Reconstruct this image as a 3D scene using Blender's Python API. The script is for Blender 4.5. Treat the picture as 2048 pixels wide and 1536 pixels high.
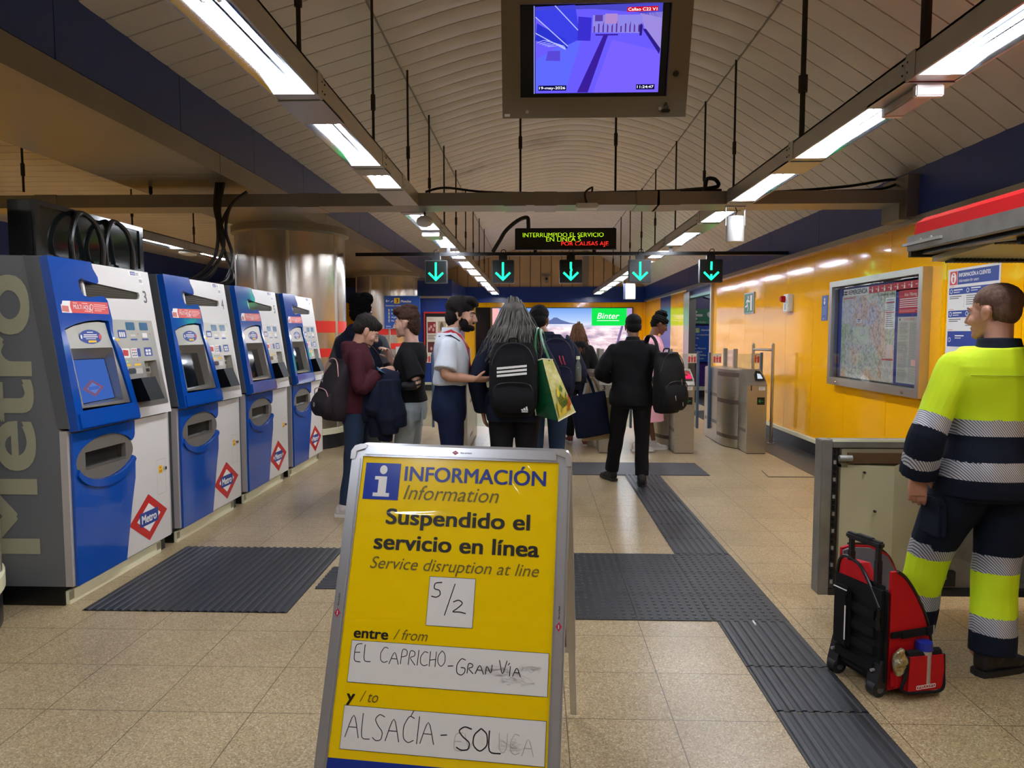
import bpy, bmesh, math, random
import numpy as np
from mathutils import Vector, Matrix, noise
from mathutils.geometry import tessellate_polygon
SC = bpy.context.scene
COL = SC.collection
for o in list(bpy.data.objects):
    bpy.data.objects.remove(o)
random.seed(7)
# ------------------------------------------------------------------ camera, world, exposure
cam_d = bpy.data.cameras.new('camera')
cam_d.lens = 24.96; cam_d.sensor_width = 36.0; cam_d.sensor_fit = 'HORIZONTAL'; cam_d.clip_start = 0.05
cam = bpy.data.objects.new('camera', cam_d); COL.objects.link(cam)
cam.location = (0, 0, 1.6)
cam.rotation_euler = (math.radians(90 - 4.028), 0, math.radians(1.851))
SC.camera = cam
w = bpy.data.worlds.new('world'); SC.world = w; w.use_nodes = True
w.node_tree.nodes['Background'].inputs[0].default_value = (0.9, 0.93, 1.0, 1)
w.node_tree.nodes['Background'].inputs[1].default_value = 0.03
vs = SC.view_settings
vs.view_transform = 'Standard'; vs.look = 'None'; vs.gamma = 1.0; vs.use_curve_mapping = False
vs.exposure = 0.5
SC.cycles.use_denoising = True
SC.cycles.max_bounces = 8
SC.cycles.sample_clamp_indirect = 6.0
TUBE = 88.0          # brightness of the fluorescent tubes
# ------------------------------------------------------------------ helpers
def lin(c):
    c = c.lstrip('#')
    v = [int(c[i:i + 2], 16) / 255 for i in (0, 2, 4)]
    return tuple(x / 12.92 if x <= .04045 else ((x + .055) / 1.055) ** 2.4 for x in v) + (1.0,)
MATS = {}
def mat(name, col='#888888', rough=.5, metal=0., emit=0., ecol=None, bump=0., bscale=60., var=0., vscale=6., vcol=None, alpha=1., trans=0., spec=.5, coat=0., stretch=None, rvar=0.):
    """procedural surface: principled with optional noise colour variation and noise bump (object space)"""
    if name in MATS: return MATS[name]
    m = bpy.data.materials.new(name); m.use_nodes = True
    nt = m.node_tree; N = nt.nodes; L = nt.links
    b = N['Principled BSDF']
    b.inputs['Base Color'].default_value = lin(col)
    b.inputs['Roughness'].default_value = rough
    b.inputs['Metallic'].default_value = metal
    b.inputs['Specular IOR Level'].default_value = spec
    b.inputs['Alpha'].default_value = alpha
    b.inputs['Transmission Weight'].default_value = trans
    b.inputs['Coat Weight'].default_value = coat
    if emit:
        b.inputs['Emission Color'].default_value = lin(ecol or col)
        b.inputs['Emission Strength'].default_value = emit
    if bump or var or rvar:
        tc = N.new('ShaderNodeTexCoord'); mp = N.new('ShaderNodeMapping')
        L.new(tc.outputs['Object'], mp.inputs['Vector'])
        if stretch: mp.inputs['Scale'].default_value = stretch
    if var:
        n = N.new('ShaderNodeTexNoise'); n.inputs['Scale'].default_value = vscale; n.inputs['Detail'].default_value = 5
        r = N.new('ShaderNodeValToRGB'); L.new(mp.outputs[0], n.inputs['Vector']); L.new(n.outputs[0], r.inputs[0])
        c = Vector(lin(col)[:3]); d = Vector(lin(vcol)[:3]) if vcol else c * (1 - var)
        r.color_ramp.elements[0].position = .35; r.color_ramp.elements[1].position = .65
        r.color_ramp.elements[0].color = (*d, 1); r.color_ramp.elements[1].color = (*c, 1)
        L.new(r.outputs[0], b.inputs['Base Color'])
    if rvar:
        n3 = N.new('ShaderNodeTexNoise'); n3.inputs['Scale'].default_value = vscale
        L.new(mp.outputs[0], n3.inputs['Vector'])
        mr = N.new('ShaderNodeMapRange'); mr.inputs[3].default_value = max(0, rough - rvar); mr.inputs[4].default_value = rough + rvar
        L.new(n3.outputs[0], mr.inputs[0]); L.new(mr.outputs[0], b.inputs['Roughness'])
    if bump:
        n2 = N.new('ShaderNodeTexNoise'); n2.inputs['Scale'].default_value = bscale; n2.inputs['Detail'].default_value = 3
        bp = N.new('ShaderNodeBump'); bp.inputs['Strength'].default_value = bump; bp.inputs['Distance'].default_value = .01
        L.new(mp.outputs[0], n2.inputs['Vector']); L.new(n2.outputs[0], bp.inputs['Height']); L.new(bp.outputs[0], b.inputs['Normal'])
    MATS[name] = m
    return m
def glow(name, col='#FFFFFF', s=1.):
    if name in MATS: return MATS[name]
    m = bpy.data.materials.new(name); m.use_nodes = True
    N = m.node_tree.nodes; N.clear()
    e = N.new('ShaderNodeEmission'); o = N.new('ShaderNodeOutputMaterial')
    e.inputs[0].default_value = lin(col); e.inputs[1].default_value = s
    m.node_tree.links.new(e.outputs[0], o.inputs[0]); MATS[name] = m
    return m
def film(name, rough=.03, tint='#FFFFFF', k=1.0, haze=0.):
    """clear sheet: see-through with a fresnel gloss"""
    if name in MATS: return MATS[name]
    m = bpy.data.materials.new(name); m.use_nodes = True; nt = m.node_tree; N = nt.nodes; L = nt.links; N.clear()
    o = N.new('ShaderNodeOutputMaterial'); mx = N.new('ShaderNodeMixShader'); t = N.new('ShaderNodeBsdfTransparent'); g = N.new('ShaderNodeBsdfGlossy'); f = N.new('ShaderNodeLayerWeight')
    g.inputs['Roughness'].default_value = rough; t.inputs[0].default_value = lin(tint); f.inputs[0].default_value = .5
    pw = N.new('ShaderNodeMath'); pw.operation = 'POWER'; pw.inputs[1].default_value = 4.0; L.new(f.outputs['Facing'], pw.inputs[0]); ad = N.new('ShaderNodeMath'); ad.operation = 'MULTIPLY_ADD'; ad.inputs[1].default_value = .9; ad.inputs[2].default_value = .045; L.new(pw.outputs[0], ad.inputs[0])
    mu = N.new('ShaderNodeMath'); mu.operation = 'MULTIPLY'; mu.inputs[1].default_value = k; L.new(ad.outputs[0], mu.inputs[0])
    L.new(mu.outputs[0], mx.inputs[0]); L.new(t.outputs[0], mx.inputs[1]); L.new(g.outputs[0], mx.inputs[2]); L.new(mx.outputs[0], o.inputs[0]); MATS[name] = m
    return m
FONT = {}
def text_mesh(s, bold=0., shear=0.):
    k = (s, bold, shear)
    if k in FONT: return FONT[k]
    cu = bpy.data.curves.new('t', 'FONT'); cu.body = s; cu.size = 1; cu.offset = bold; cu.shear = shear
    cu.resolution_u = 5; cu.fill_mode = 'FRONT'
    ob = bpy.data.objects.new('t', cu)
    me = bpy.data.meshes.new_from_object(ob)
    vs = [tuple(v.co) for v in me.vertices]; fs = [tuple(p.vertices) for p in me.polygons]
    bpy.data.objects.remove(ob); bpy.data.curves.remove(cu); bpy.data.meshes.remove(me)
    FONT[k] = (vs, fs)
    return FONT[k]
CAP = max(v[1] for v in text_mesh('H')[0])
def rotz(a): return Matrix.Rotation(a, 4, 'Z')
def T(x, y=0, z=0): return Matrix.Translation((x, y, z))
def frame(o, x, y):
    """matrix that maps local x,y axes to the given directions at origin o"""
    x = Vector(x).normalized(); y = Vector(y).normalized(); z = x.cross(y)
    return Matrix(((x.x, y.x, z.x, o[0]), (x.y, y.y, z.y, o[1]), (x.z, y.z, z.z, o[2]), (0, 0, 0, 1)))
class MB:
    def __init__(s, m=None):
        s.v = []; s.f = []; s.fm = []; s.mats = []; s.xf = Matrix(); s.dm = m
    def mi(s, m):
        m = m or s.dm
        if m not in s.mats: s.mats.append(m)
        return s.mats.index(m)
    def add(s, vs, fs, m=None):
        b = len(s.v); i = s.mi(m); X = s.xf
        s.v += [tuple(X @ Vector(p)) for p in vs]
        s.f += [tuple(b + k for k in f) for f in fs]; s.fm += [i] * len(fs)
    def bx(s, x0, x1, y0, y1, z0, z1, m=None, bev=0.):
        if bev:
            bm = bmesh.new(); bmesh.ops.create_cube(bm, size=1)
            for v in bm.verts: v.co = Vector(((x0 + x1) / 2 + v.co.x * (x1 - x0), (y0 + y1) / 2 + v.co.y * (y1 - y0), (z0 + z1) / 2 + v.co.z * (z1 - z0)))
            bmesh.ops.bevel(bm, geom=bm.edges[:], offset=bev, segments=2, affect='EDGES')
            bm.verts.index_update()
            s.add([v.co[:] for v in bm.verts], [[v.index for v in f.verts] for f in bm.faces], m); bm.free(); return
        vs = [(x, y, z) for x in (x0, x1) for y in (y0, y1) for z in (z0, z1)]
        s.add(vs, [(0, 1, 3, 2), (4, 6, 7, 5), (0, 4, 5, 1), (2, 3, 7, 6), (0, 2, 6, 4), (1, 5, 7, 3)], m)
    def rect(s, x0, y0, x1, y1, z, m=None):
        s.add([(x0, y0, z), (x1, y0, z), (x1, y1, z), (x0, y1, z)], [(0, 1, 2, 3)], m)
    def poly(s, pts, z=0, m=None):
        n = tessellate_polygon([[Vector((p[0], p[1], 0)) for p in pts]])
        a = sum(pts[i][0] * pts[(i + 1) % len(pts)][1] - pts[(i + 1) % len(pts)][0] * pts[i][1] for i in range(len(pts)))
        fs = []
        for t in n:
            p = [pts[i] for i in t]
            ar = (p[1][0] - p[0][0]) * (p[2][1] - p[0][1]) - (p[2][0] - p[0][0]) * (p[1][1] - p[0][1])
            fs.append(tuple(t) if ar > 0 else tuple(reversed(t)))
        s.add([(p[0], p[1], p[2] if len(p) > 2 else z) for p in pts], fs, m)
    def plate(s, outer, holes, z0, z1, m=None, side=None):
        """solid plate in local xy between z0 and z1 with holes"""
        loops = [list(outer)] + [list(h) for h in holes]
        flat = [p for l in loops for p in l]
        tr = tessellate_polygon([[Vector((p[0], p[1], 0)) for p in l] for l in loops])
        fs = []
        for t in tr:
            p = [flat[i] for i in t]
            ar = (p[1][0] - p[0][0]) * (p[2][1] - p[0][1]) - (p[2][0] - p[0][0]) * (p[1][1] - p[0][1])
            if abs(ar) < 1e-12: continue
            fs.append(tuple(t) if ar > 0 else tuple(reversed(t)))
        s.add([(p[0], p[1], z1) for p in flat], fs, m)
        s.add([(p[0], p[1], z0) for p in flat], [tuple(reversed(f)) for f in fs], m)
        for li, l in enumerate(loops):
            k = len(l)
            a = sum(l[i][0] * l[(i + 1) % k][1] - l[(i + 1) % k][0] * l[i][1] for i in range(k))
            ccw = (a > 0) == (li == 0)
            q = [(i, (i + 1) % k, k + (i + 1) % k, k + i) for i in range(k)]
            if not ccw: q = [tuple(reversed(f)) for f in q]
            s.add([(p[0], p[1], z0) for p in l] + [(p[0], p[1], z1) for p in l], q, side or m)
    def loft(s, rings, m=None, caps=True, closed=False):
        n = len(rings[0]); vs = [p for r in rings for p in r]; fs = []
        R = len(rings)
        for i in range(R if closed else R - 1):
            a = i * n; b = ((i + 1) % R) * n
            for k in range(n):
                fs.append((a + k, a + (k + 1) % n, b + (k + 1) % n, b + k))
        if caps and not closed:
            fs.append(tuple(range(n - 1, -1, -1))); fs.append(tuple((R - 1) * n + k for k in range(n)))
        s.add(vs, fs, m)
    def tube(s, pts, r, m=None, n=8, caps=True, flat=1.0, hint=None):
        pts = [Vector(p) for p in pts]; rr = r if isinstance(r, (list, tuple)) else [r] * len(pts)
        rings = []; h = Vector(hint) if hint else None
        up = None
        for i, p in enumerate(pts):
            t = (pts[min(i + 1, len(pts) - 1)] - pts[max(i - 1, 0)]).normalized()
            if up is None:
                up = h if h is not None else (Vector((0, 0, 1)) if abs(t.z) < .9 else Vector((0, 1, 0)))
            a = (up - t * up.dot(t))
            if a.length < 1e-5: a = t.orthogonal()
            a.normalize(); c = t.cross(a); up = a
            rings.append([tuple(p + (a * math.sin(2 * math.pi * k / n) * flat + c * math.cos(2 * math.pi * k / n)) * rr[i]) for k in range(n)])
        s.loft(rings, m, caps)
    def cyl(s, p0, p1, r0, r1=None, m=None, n=24):
        s.tube([p0, p1], [r0, r0 if r1 is None else r1], m, n)
    def ell(s, c, r, m=None, nu=14, nv=9, R=None):
        vs = []; fs = []; R = R or Matrix.Identity(3)
        for j in range(1, nv):
            th = math.pi * j / nv
            for i in range(nu):
                ph = 2 * math.pi * i / nu
                vs.append(tuple(Vector(c) + R @ Vector((r[0] * math.sin(th) * math.cos(ph), r[1] * math.sin(th) * math.sin(ph), r[2] * math.cos(th)))))
        vs.append(tuple(Vector(c) + R @ Vector((0, 0, r[2])))); vs.append(tuple(Vector(c) - R @ Vector((0, 0, r[2]))))
        t, b = len(vs) - 2, len(vs) - 1
        for j in range(nv - 2):
            for i in range(nu):
                k = (i + 1) % nu
                fs.append((j * nu + i, (j + 1) * nu + i, (j + 1) * nu + k, j * nu + k))
        for i in range(nu):
            k = (i + 1) % nu
            fs.append((t, i, k)); fs.append((b, (nv - 2) * nu + k, (nv - 2) * nu + i))
        s.add(vs, fs, m)
    def txt(s, st, x, y, h, m=None, z=0., w=None, bold=0., shear=0., al='L'):
        """writing with cap height h, baseline at y; stretched to width w when given; bold = extra stroke width in cap heights"""
        vs, fs = text_mesh(st, 0., shear)
        if not vs: return
        x0 = min(v[0] for v in vs); x1 = max(v[0] for v in vs)
        k = h / CAP; kx = w / (x1 - x0) if w else k
        W = (x1 - x0) * kx; ox = x - (W / 2 if al == 'C' else W if al == 'R' else 0)
        e = bold * 1.4 * h
        for i, (dx, dy) in enumerate(((-1, -.5), (-1, .5), (0, 0), (1, -.5), (1, .5)) if bold >= .015 else ((0, 0),)):
            s.add([(ox + (v[0] - x0) * kx + dx * e, y + v[1] * k + dy * e, z + i * .00002) for v in vs], fs, m)
    def ink(s, strokes, x, y, sx, sy, wd, m=None, z=0.):
        """hand-drawn strokes: polylines in unit coordinates drawn as ribbons"""
        for st in strokes:
            P = [Vector((x + p[0] * sx, y + p[1] * sy, 0)) for p in st]
            Q = []
            for i in range(len(P) - 1):
                for k in range(4): Q.append(P[i].lerp(P[i + 1], k / 4))
            Q.append(P[-1])
            for _ in range(2):
                Q = [Q[0]] + [(Q[i - 1] + Q[i] * 2 + Q[i + 1]) / 4 for i in range(1, len(Q) - 1)] + [Q[-1]]
            vs = []
            for i, p in enumerate(Q):
                t = (Q[min(i + 1, len(Q) - 1)] - Q[max(i - 1, 0)]); t = t.normalized() if t.length else Vector((1, 0, 0))
                nn = Vector((-t.y, t.x, 0)) * wd / 2
                vs += [(p.x + nn.x, p.y + nn.y, z), (p.x - nn.x, p.y - nn.y, z)]
            s.add(vs, [(2 * i, 2 * i + 1, 2 * i + 3, 2 * i + 2) for i in range(len(Q) - 1)], m)
    def mesh(s, name, smooth=30.):
        me = bpy.data.meshes.new(name); me.from_pydata(s.v, [], s.f)
        for m in s.mats: me.materials.append(m)
        if s.fm: me.polygons.foreach_set('material_index', s.fm)
        if smooth:
            me.polygons.foreach_set('use_smooth', [True] * len(me.polygons))
            me.set_sharp_from_angle(angle=math.radians(smooth))
        me.update()
        return me
    def build(s, name, parent=None, smooth=30., loc=None, rot=0., label=None):
        o = bpy.data.objects.new(name, s.mesh(name, smooth)); COL.objects.link(o)
        if parent: o.parent = parent
        if loc: o.location = loc
        if rot: o.rotation_euler = (0, 0, rot)
        if label: o['label'] = label
        return o
def tag(o, label, cat, group=None, kind=None):
    o['label'] = label; o['category'] = cat
    if group: o['group'] = group
    if kind: o['kind'] = kind
    return o
def thing(name, label, cat, loc=(0, 0, 0), rz=0., group=None):
    o = bpy.data.objects.new(name, None); COL.objects.link(o); o.empty_display_size = .1
    o.location = loc; o.rotation_euler = (0, 0, rz)
    return tag(o, label, cat, group)
def struct(mb, name, smooth=30.):
    o = mb.build(name, None, smooth); o['kind'] = 'structure'
    return o
def dup(root, loc, label, rz=None, group=None, skip=()):
    r = root.copy(); COL.objects.link(r); r.location = loc; r['label'] = label
    if rz is not None: r.rotation_euler = (0, 0, rz)
    if group: r['group'] = group
    def kids(a, b):
        for ch in list(a.children):
            if ch.name.split('.')[0] in skip: continue
            c = ch.copy(); COL.objects.link(c); c.parent = b; kids(ch, c)
    kids(root, r)
    return r
def rrect(x0, y0, x1, y1, r, n=5):
    out = []
    for cx, cy, a in ((x1 - r, y0 + r, -90), (x1 - r, y1 - r, 0), (x0 + r, y1 - r, 90), (x0 + r, y0 + r, 180)):
        for k in range(n + 1):
            t = math.radians(a + 90 * k / n); out.append((cx + r * math.cos(t), cy + r * math.sin(t)))
    return out
def oval(cx, cy, rx, ry, n=36): return [(cx + rx * math.cos(2 * math.pi * k / n), cy + ry * math.sin(2 * math.pi * k / n)) for k in range(n)]
# ------------------------------------------------------------------ large structure
M_ceil = mat('ceiling_slats', '#D9D4CA', rough=.34, var=.08, vscale=2.5, bump=.02, bscale=4)
nt = M_ceil.node_tree; N = nt.nodes; L = nt.links; B = N['Principled BSDF']      # brown water stains
src = B.inputs['Base Color'].links[0].from_socket
for i, (loc, sc) in enumerate((((.12, 11.2, 4.6), (2.2, 1.6, 1.5)), ((-1.0, 11.9, 4.3), (1.3, 3.2, 1.5)))):
    tc = N.new('ShaderNodeTexCoord'); mp = N.new('ShaderNodeMapping'); mp.vector_type = 'POINT'; mp.inputs['Location'].default_value = tuple(-a * b for a, b in zip(loc, sc)); mp.inputs['Scale'].default_value = sc
    g = N.new('ShaderNodeTexGradient'); g.gradient_type = 'SPHERICAL'; L.new(tc.outputs['Object'], mp.inputs[0]); L.new(mp.outputs[0], g.inputs[0])
    n = N.new('ShaderNodeTexNoise'); n.inputs['Scale'].default_value = 6; L.new(tc.outputs['Object'], n.inputs['Vector'])
    mu = N.new('ShaderNodeMath'); mu.operation = 'MULTIPLY'; L.new(g.outputs[1], mu.inputs[0]); L.new(n.outputs[0], mu.inputs[1])
    mx = N.new('ShaderNodeMix'); mx.data_type = 'RGBA'; L.new(mu.outputs[0], mx.inputs[0]); L.new(src, mx.inputs[6]); mx.inputs[7].default_value = lin('#6B5020'); src = mx.outputs[2]
L.new(src, B.inputs['Base Color'])
M_yel = mat('yellow_panels', '#FFB600', rough=.1, bump=.012, bscale=1.2, coat=.3)
M_blue = mat('blue_fascia', '#24408C', rough=.3, bump=.01, bscale=2)
M_bluew = mat('blue_wall', '#123A93', rough=.25)
M_steel = mat('brushed_steel', '#B9B2A5', rough=.28, metal=.95, bump=.02, bscale=30, stretch=(8, 8, .6), var=.12, vscale=3)
M_steelm = mat('steel_satin', '#C4C0B8', rough=.32, metal=.9, bump=.02, bscale=40, stretch=(1, 1, 12))
M_tan = mat('metal_soffit', '#97928A', rough=.38, metal=.7, var=.15, vscale=1.2)
M_dark = mat('dark_skirting', '#2B2C30', rough=.35, var=.3, vscale=40)
M_cream = mat('cream_strip', '#E4E0BC', rough=.5)
M_purple = mat('purple_wall', '#4A2A7A', rough=.35)
M_black = mat('black_plastic', '#0B0B0C', rough=.35)
M_wood = mat('cream_boards', '#C9AE86', rough=.5, var=.12, vscale=3)
M_grey = mat('grey_paint', '#8C8A84', rough=.45)
# terrazzo floor
fm = mat('terrazzo', '#B7A17B', rough=.3); nt = fm.node_tree; N = nt.nodes; L = nt.links; B = N['Principled BSDF']
tc = N.new('ShaderNodeTexCoord'); mp = N.new('ShaderNodeMapping'); L.new(tc.outputs['Object'], mp.inputs[0])
vo = N.new('ShaderNodeTexVoronoi'); vo.inputs['Scale'].default_value = 185; L.new(mp.outputs[0], vo.inputs['Vector'])
bw = N.new('ShaderNodeSeparateColor'); L.new(vo.outputs['Color'], bw.inputs[0])
cr = N.new('ShaderNodeValToRGB'); L.new(bw.outputs[0], cr.inputs[0]); cr.color_ramp.interpolation = 'CONSTANT'
cr.color_ramp.elements[0].position = 0; cr.color_ramp.elements[0].color = lin('#93805F')
cr.color_ramp.elements[1].position = .22; cr.color_ramp.elements[1].color = lin('#AE9770')
for p, c in ((.5, '#BBA67F'), (.72, '#B29D78'), (.9, '#CDBE9E')):
    e = cr.color_ramp.elements.new(p); e.color = lin(c)
br = N.new('ShaderNodeTexBrick'); br.offset = 0; br.squash = 1
for k, v in (('Scale', 1.0), ('Mortar Size', .0022), ('Mortar Smooth', .1), ('Brick Width', .4435), ('Row Height', .411)): br.inputs[k].default_value = v
mp2 = N.new('ShaderNodeMapping'); mp2.inputs['Location'].default_value = (-.578 + .4435 * 40, -3.275 + .411 * 40, 0)
L.new(tc.outputs['Object'], mp2.inputs[0]); L.new(mp2.outputs[0], br.inputs['Vector'])
br.inputs['Color1'].default_value = (1, 1, 1, 1); br.inputs['Color2'].default_value = (.93, .93, .93, 1); br.inputs['Mortar'].default_value = (.25, .22, .17, 1)
ns = N.new('ShaderNodeTexNoise'); ns.inputs['Scale'].default_value = 1.3; ns.inputs['Detail'].default_value = 6; L.new(mp.outputs[0], ns.inputs['Vector'])
rr = N.new('ShaderNodeValToRGB'); L.new(ns.outputs[0], rr.inputs[0]); rr.color_ramp.elements[0].color = (.78, .76, .72, 1); rr.color_ramp.elements[0].position = .3; rr.color_ramp.elements[1].position = .62
m1 = N.new('ShaderNodeMix'); m1.data_type = 'RGBA'; m1.blend_type = 'MULTIPLY'; m1.inputs[0].default_value = 1
m2 = N.new('ShaderNodeMix'); m2.data_type = 'RGBA'; m2.blend_type = 'MULTIPLY'; m2.inputs[0].default_value = 1
L.new(cr.outputs[0], m1.inputs[6]); L.new(br.outputs[0], m1.inputs[7]); L.new(m1.outputs[2], m2.inputs[6]); L.new(rr.outputs[0], m2.inputs[7])
L.new(m2.outputs[2], B.inputs['Base Color']); B.inputs['Roughness'].default_value = .33
m = MB(fm); m.bx(-9, 9, -6, 26, -.1, 0); struct(m, 'floor', 0)
m = MB(mat('dark_granite', '#3A3A3B', rough=.4, var=.25, vscale=120)); m.bx(3.15, 3.78, -6, 14.9, .0, .004); m.bx(3.75, 9, 14.95, 18.1, 0, .003)
m.bx(-9, -4.6, 19, 24, 0, .003); struct(m, 'floor_border', 0)
m = MB(mat('cable_hatch', '#4A4438', rough=.6))
for a, b in (((2.66, 8.32), (2.62, 7.95)), ((2.62, 7.95), (3.14, 7.95))):
    m.tube([(*a, .002), (*b, .002)], .006, None, 4)
struct(m, 'floor_joint', 0)
# main vault
KX = [(-2.96, 3.74), (-2.2, 3.97), (-1.33, 4.22), (-.5, 4.46), (.5, 4.62), (1.3, 4.52), (1.98, 4.29), (2.7, 3.87), (3.2, 3.53), (3.68, 3.17)]
def cat(P, n):
    out = []
    for i in range(len(P) - 1):
        p0 = P[max(i - 1, 0)]; p1 = P[i]; p2 = P[i + 1]; p3 = P[min(i + 2, len(P) - 1)]
        for k in range(n):
            t = k / n
            out.append(tuple(.5 * (2 * p1[j] + (p2[j] - p0[j]) * t + (2 * p0[j] - 5 * p1[j] + 4 * p2[j] - p3[j]) * t * t + (-p0[j] + 3 * p1[j] - 3 * p2[j] + p3[j]) * t ** 3) for j in range(len(p1))))
    out.append(tuple(P[-1])); return out
arch = cat(KX, 5)
def slats(y0, y1, pitch, prof, bulge, mid=0.):
    n = len(prof); vs = []; fs = []; ys = []
    y = y0
    while y < y1:
        for t, o in ((0, .03), (.045, .03), (.05, 0), (.25, -.75 * bulge), (.5, -bulge), (.75, -.75 * bulge), (.995, 0)):
            ys.append((y + t * pitch, o))
        y += pitch
    for yy, o in ys: vs += [(p[0], yy, p[1] + o * (1 if o > 0 else 1 + mid * max(0., min(1., (1.75 - abs(p[0] - .35)) * 5)))) for p in prof]
    for i in range(len(ys) - 1):
        for k in range(n - 1):
            a = i * n + k; fs.append((a, a + n, a + n + 1, a + 1))
    return vs, fs
m = MB(M_ceil); m.add(*slats(-6, 24, .28, arch, .004, 4.)); m.bx(-3.2, 4, -6, 24, 4.75, 4.8, M_grey); struct(m, 'ceiling', 25)
# white joint strips that run along the vault above the rods, and a brown water stain
m = MB(M_grey)
for x in (-1.33, 1.98): 
    z = 4.22 if x < 0 else 4.29
    m.bx(x - .006, x + .006, -6, 24, z - .02, z - .004)
struct(m, 'trim_1', 0)
# left aisle ceiling, beam and fascia
m = MB(M_ceil); m.add(*slats(-6, 24, .28, [(-9, 3.5), (-4.1, 3.5)], .006)); m.bx(-9, -4.1, -6, 24, 3.56, 3.6, M_grey); struct(m, 'ceiling_left', 25)
m = MB(M_blue)
ys = [-6, -3, 0, 2.05, 4.4, 5.95, 7.5, 9.1, 12, 15, 18, 21, 24]
for a, b in zip(ys, ys[1:]): m.bx(-2.99, -2.95, a + .004, b - .004, 3.285, 3.76)
m.bx(-3.1, -2.99, -6, 24, 3.1, 4.0, M_dark); m.bx(-4.12, -4.1, -6, 24, 3.1, 3.55, M_tan); struct(m, 'trim_left')
m = MB(M_tan)
ys = [-6, -2, 2.9, 6.66, 10, 13.5, 17.5, 21, 24]
for a, b in zip(ys, ys[1:]):
    m.bx(-2.972, -2.94, a + .005, b - .005, 3.1, 3.275); m.bx(-4.12, -2.94, a + .005, b - .005, 3.088, 3.1)
struct(m, 'beam_left')
# right wall
m = MB(M_yel)
y = 8.6 - 1.02 * 15
while y < 14.9:
    m.bx(3.7, 3.74, y + .003, min(y + 1.02, 14.93) - .003, .225, 2.665); y += 1.02
for a, b in ((17.62, 18.6), (18.6, 19.6), (21.2, 22.6), (22.6, 24)): m.bx(3.7, 3.74, a + .003, b - .003, .225, 2.665)
m.bx(3.7, 3.74, 19.6, 21.2, .225, 2.665, M_bluew)
m.bx(3.74, 3.8, -6, 14.95, 0, 3.3, M_dark); m.bx(3.74, 3.8, 17.6, 24, 0, 3.3, M_dark); struct(m, 'wall_right')
m = MB(M_blue)
y = -6.2
while y < 24:
    m.bx(3.66, 3.72, y + .004, min(y + 1.95, 24) - .004, 2.73, 3.2); y += 1.95
m.bx(3.72, 3.8, 14.95, 17.6, 2.46, 3.3, M_blue); m.bx(3.63, 3.74, -6, 24, 2.665, 2.728, M_steelm); struct(m, 'trim_right')
m = MB(M_dark); m.bx(3.68, 3.74, -6, 14.93, 0, .17); m.bx(3.68, 3.74, 17.62, 24, 0, .17)
m.bx(3.66, 3.74, -6, 14.93, .17, .22, M_cream); m.bx(3.66, 3.74, 17.62, 24, .17, .22, M_cream); struct(m, 'baseboard_right')
# portal in the right wall and the purple passage behind it
m = MB(M_steelm); m.bx(3.64, 3.8, 14.9, 15.0, 0, 2.665); m.bx(3.64, 3.8, 17.0, 17.62, 0, 2.6, M_steel); m.bx(3.66, 3.8, 15, 17.0, 2.44, 2.5, mat('teal_strip', '#6FA8A0', rough=.3, metal=.5)); struct(m, 'door_1')
m = MB(M_purple); m.bx(3.8, 8.6, 18.2, 18.3, .22, 3.3); m.bx(3.8, 8.6, 18.15, 18.3, 0, .17, M_dark); m.bx(3.8, 8.6, 18.14, 18.3, .17, .27, M_cream); m.bx(8.5, 8.6, 12, 18.3, 0, 3.3)
m.bx(3.8, 8.6, 12, 12.1, 0, 3.3); struct(m, 'wall_passage')
m = MB(M_ceil); m.bx(3.8, 8.6, 12, 18.3, 3.0, 3.1); struct(m, 'ceiling_passage', 0)
m = MB(mat('glass_edge', '#9FB4C0', rough=.1, metal=.3)); m.add([(4.0, 18.1, 2.62), (5.2, 18.1, 2.2), (5.2, 18.14, 2.2), (4.0, 18.14, 2.62), (5.2, 18.1, 2.62), (5.2, 18.14, 2.62)], [(0, 1, 4), (3, 5, 2), (0, 3, 2, 1), (0, 4, 5, 3), (1, 2, 5, 4)]); struct(m, 'trim_passage')
# end wall
m = MB(M_yel)
x = -9
while x < 3.7:
    m.bx(x + .003, min(x + 1.05, 3.7) - .003, 24, 24.05, .22, 2.655); x += 1.05
m.bx(-9, 3.8, 24.05, 24.1, 0, 5, M_dark); m.bx(-9, 3.75, 23.98, 24.05, 0, .17, M_dark); m.bx(-9, 3.75, 23.97, 24.05, .17, .22, M_cream)
m.bx(-9, 3.75, 23.9, 24.05, 2.655, 3.17, M_bluew)
x = -2.96
while x < 3.7:
    m.bx(x + .01, x + .34, 23.96, 24.05, 3.17, 4.7, M_wood); x += .35
m.bx(1.58, 1.78, 23.9, 24.0, 3.17, 4.7, M_tan); struct(m, 'wall_end')
# left wall, back part and rear wall behind the camera
m = MB(M_bluew); m.bx(-9.1, -9, -6, 24, 2.62, 3.6, M_blue); m.bx(-9.1, -9, -6, 24, .2, 2.62, M_yel); m.bx(-9.1, -8.98, -6, 24, 0, .2, M_dark); struct(m, 'wall_left')
m = MB(M_grey); m.bx(-9.1, 3.8, -6.1, -6, 0, 5, mat('rear_wall', '#BBB3A2', rough=.6)); struct(m, 'wall_rear')
# blue return wall beside the second column
m = MB(M_bluew); m.bx(-3.32, -2.37, 20, 24, 0, 2.66); m.bx(-3.4, -2.33, 19.95, 24, 2.66, 3.12, M_blue); m.bx(-3.42, -3.32, 19.98, 24, 0, 2.66, M_yel)
m.bx(-2.45, -2.35, 19.97, 20.1, 0, 2.66, M_steelm); m.bx(-3.32, -2.37, 19.96, 20, 0.17, .24, M_cream); m.bx(-3.32, -2.37, 19.97, 20, 0, .17, M_dark); m.bx(-3.34, -2.36, 19.93, 20, 2.6, 2.66, M_steelm); struct(m, 'wall_return')
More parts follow.
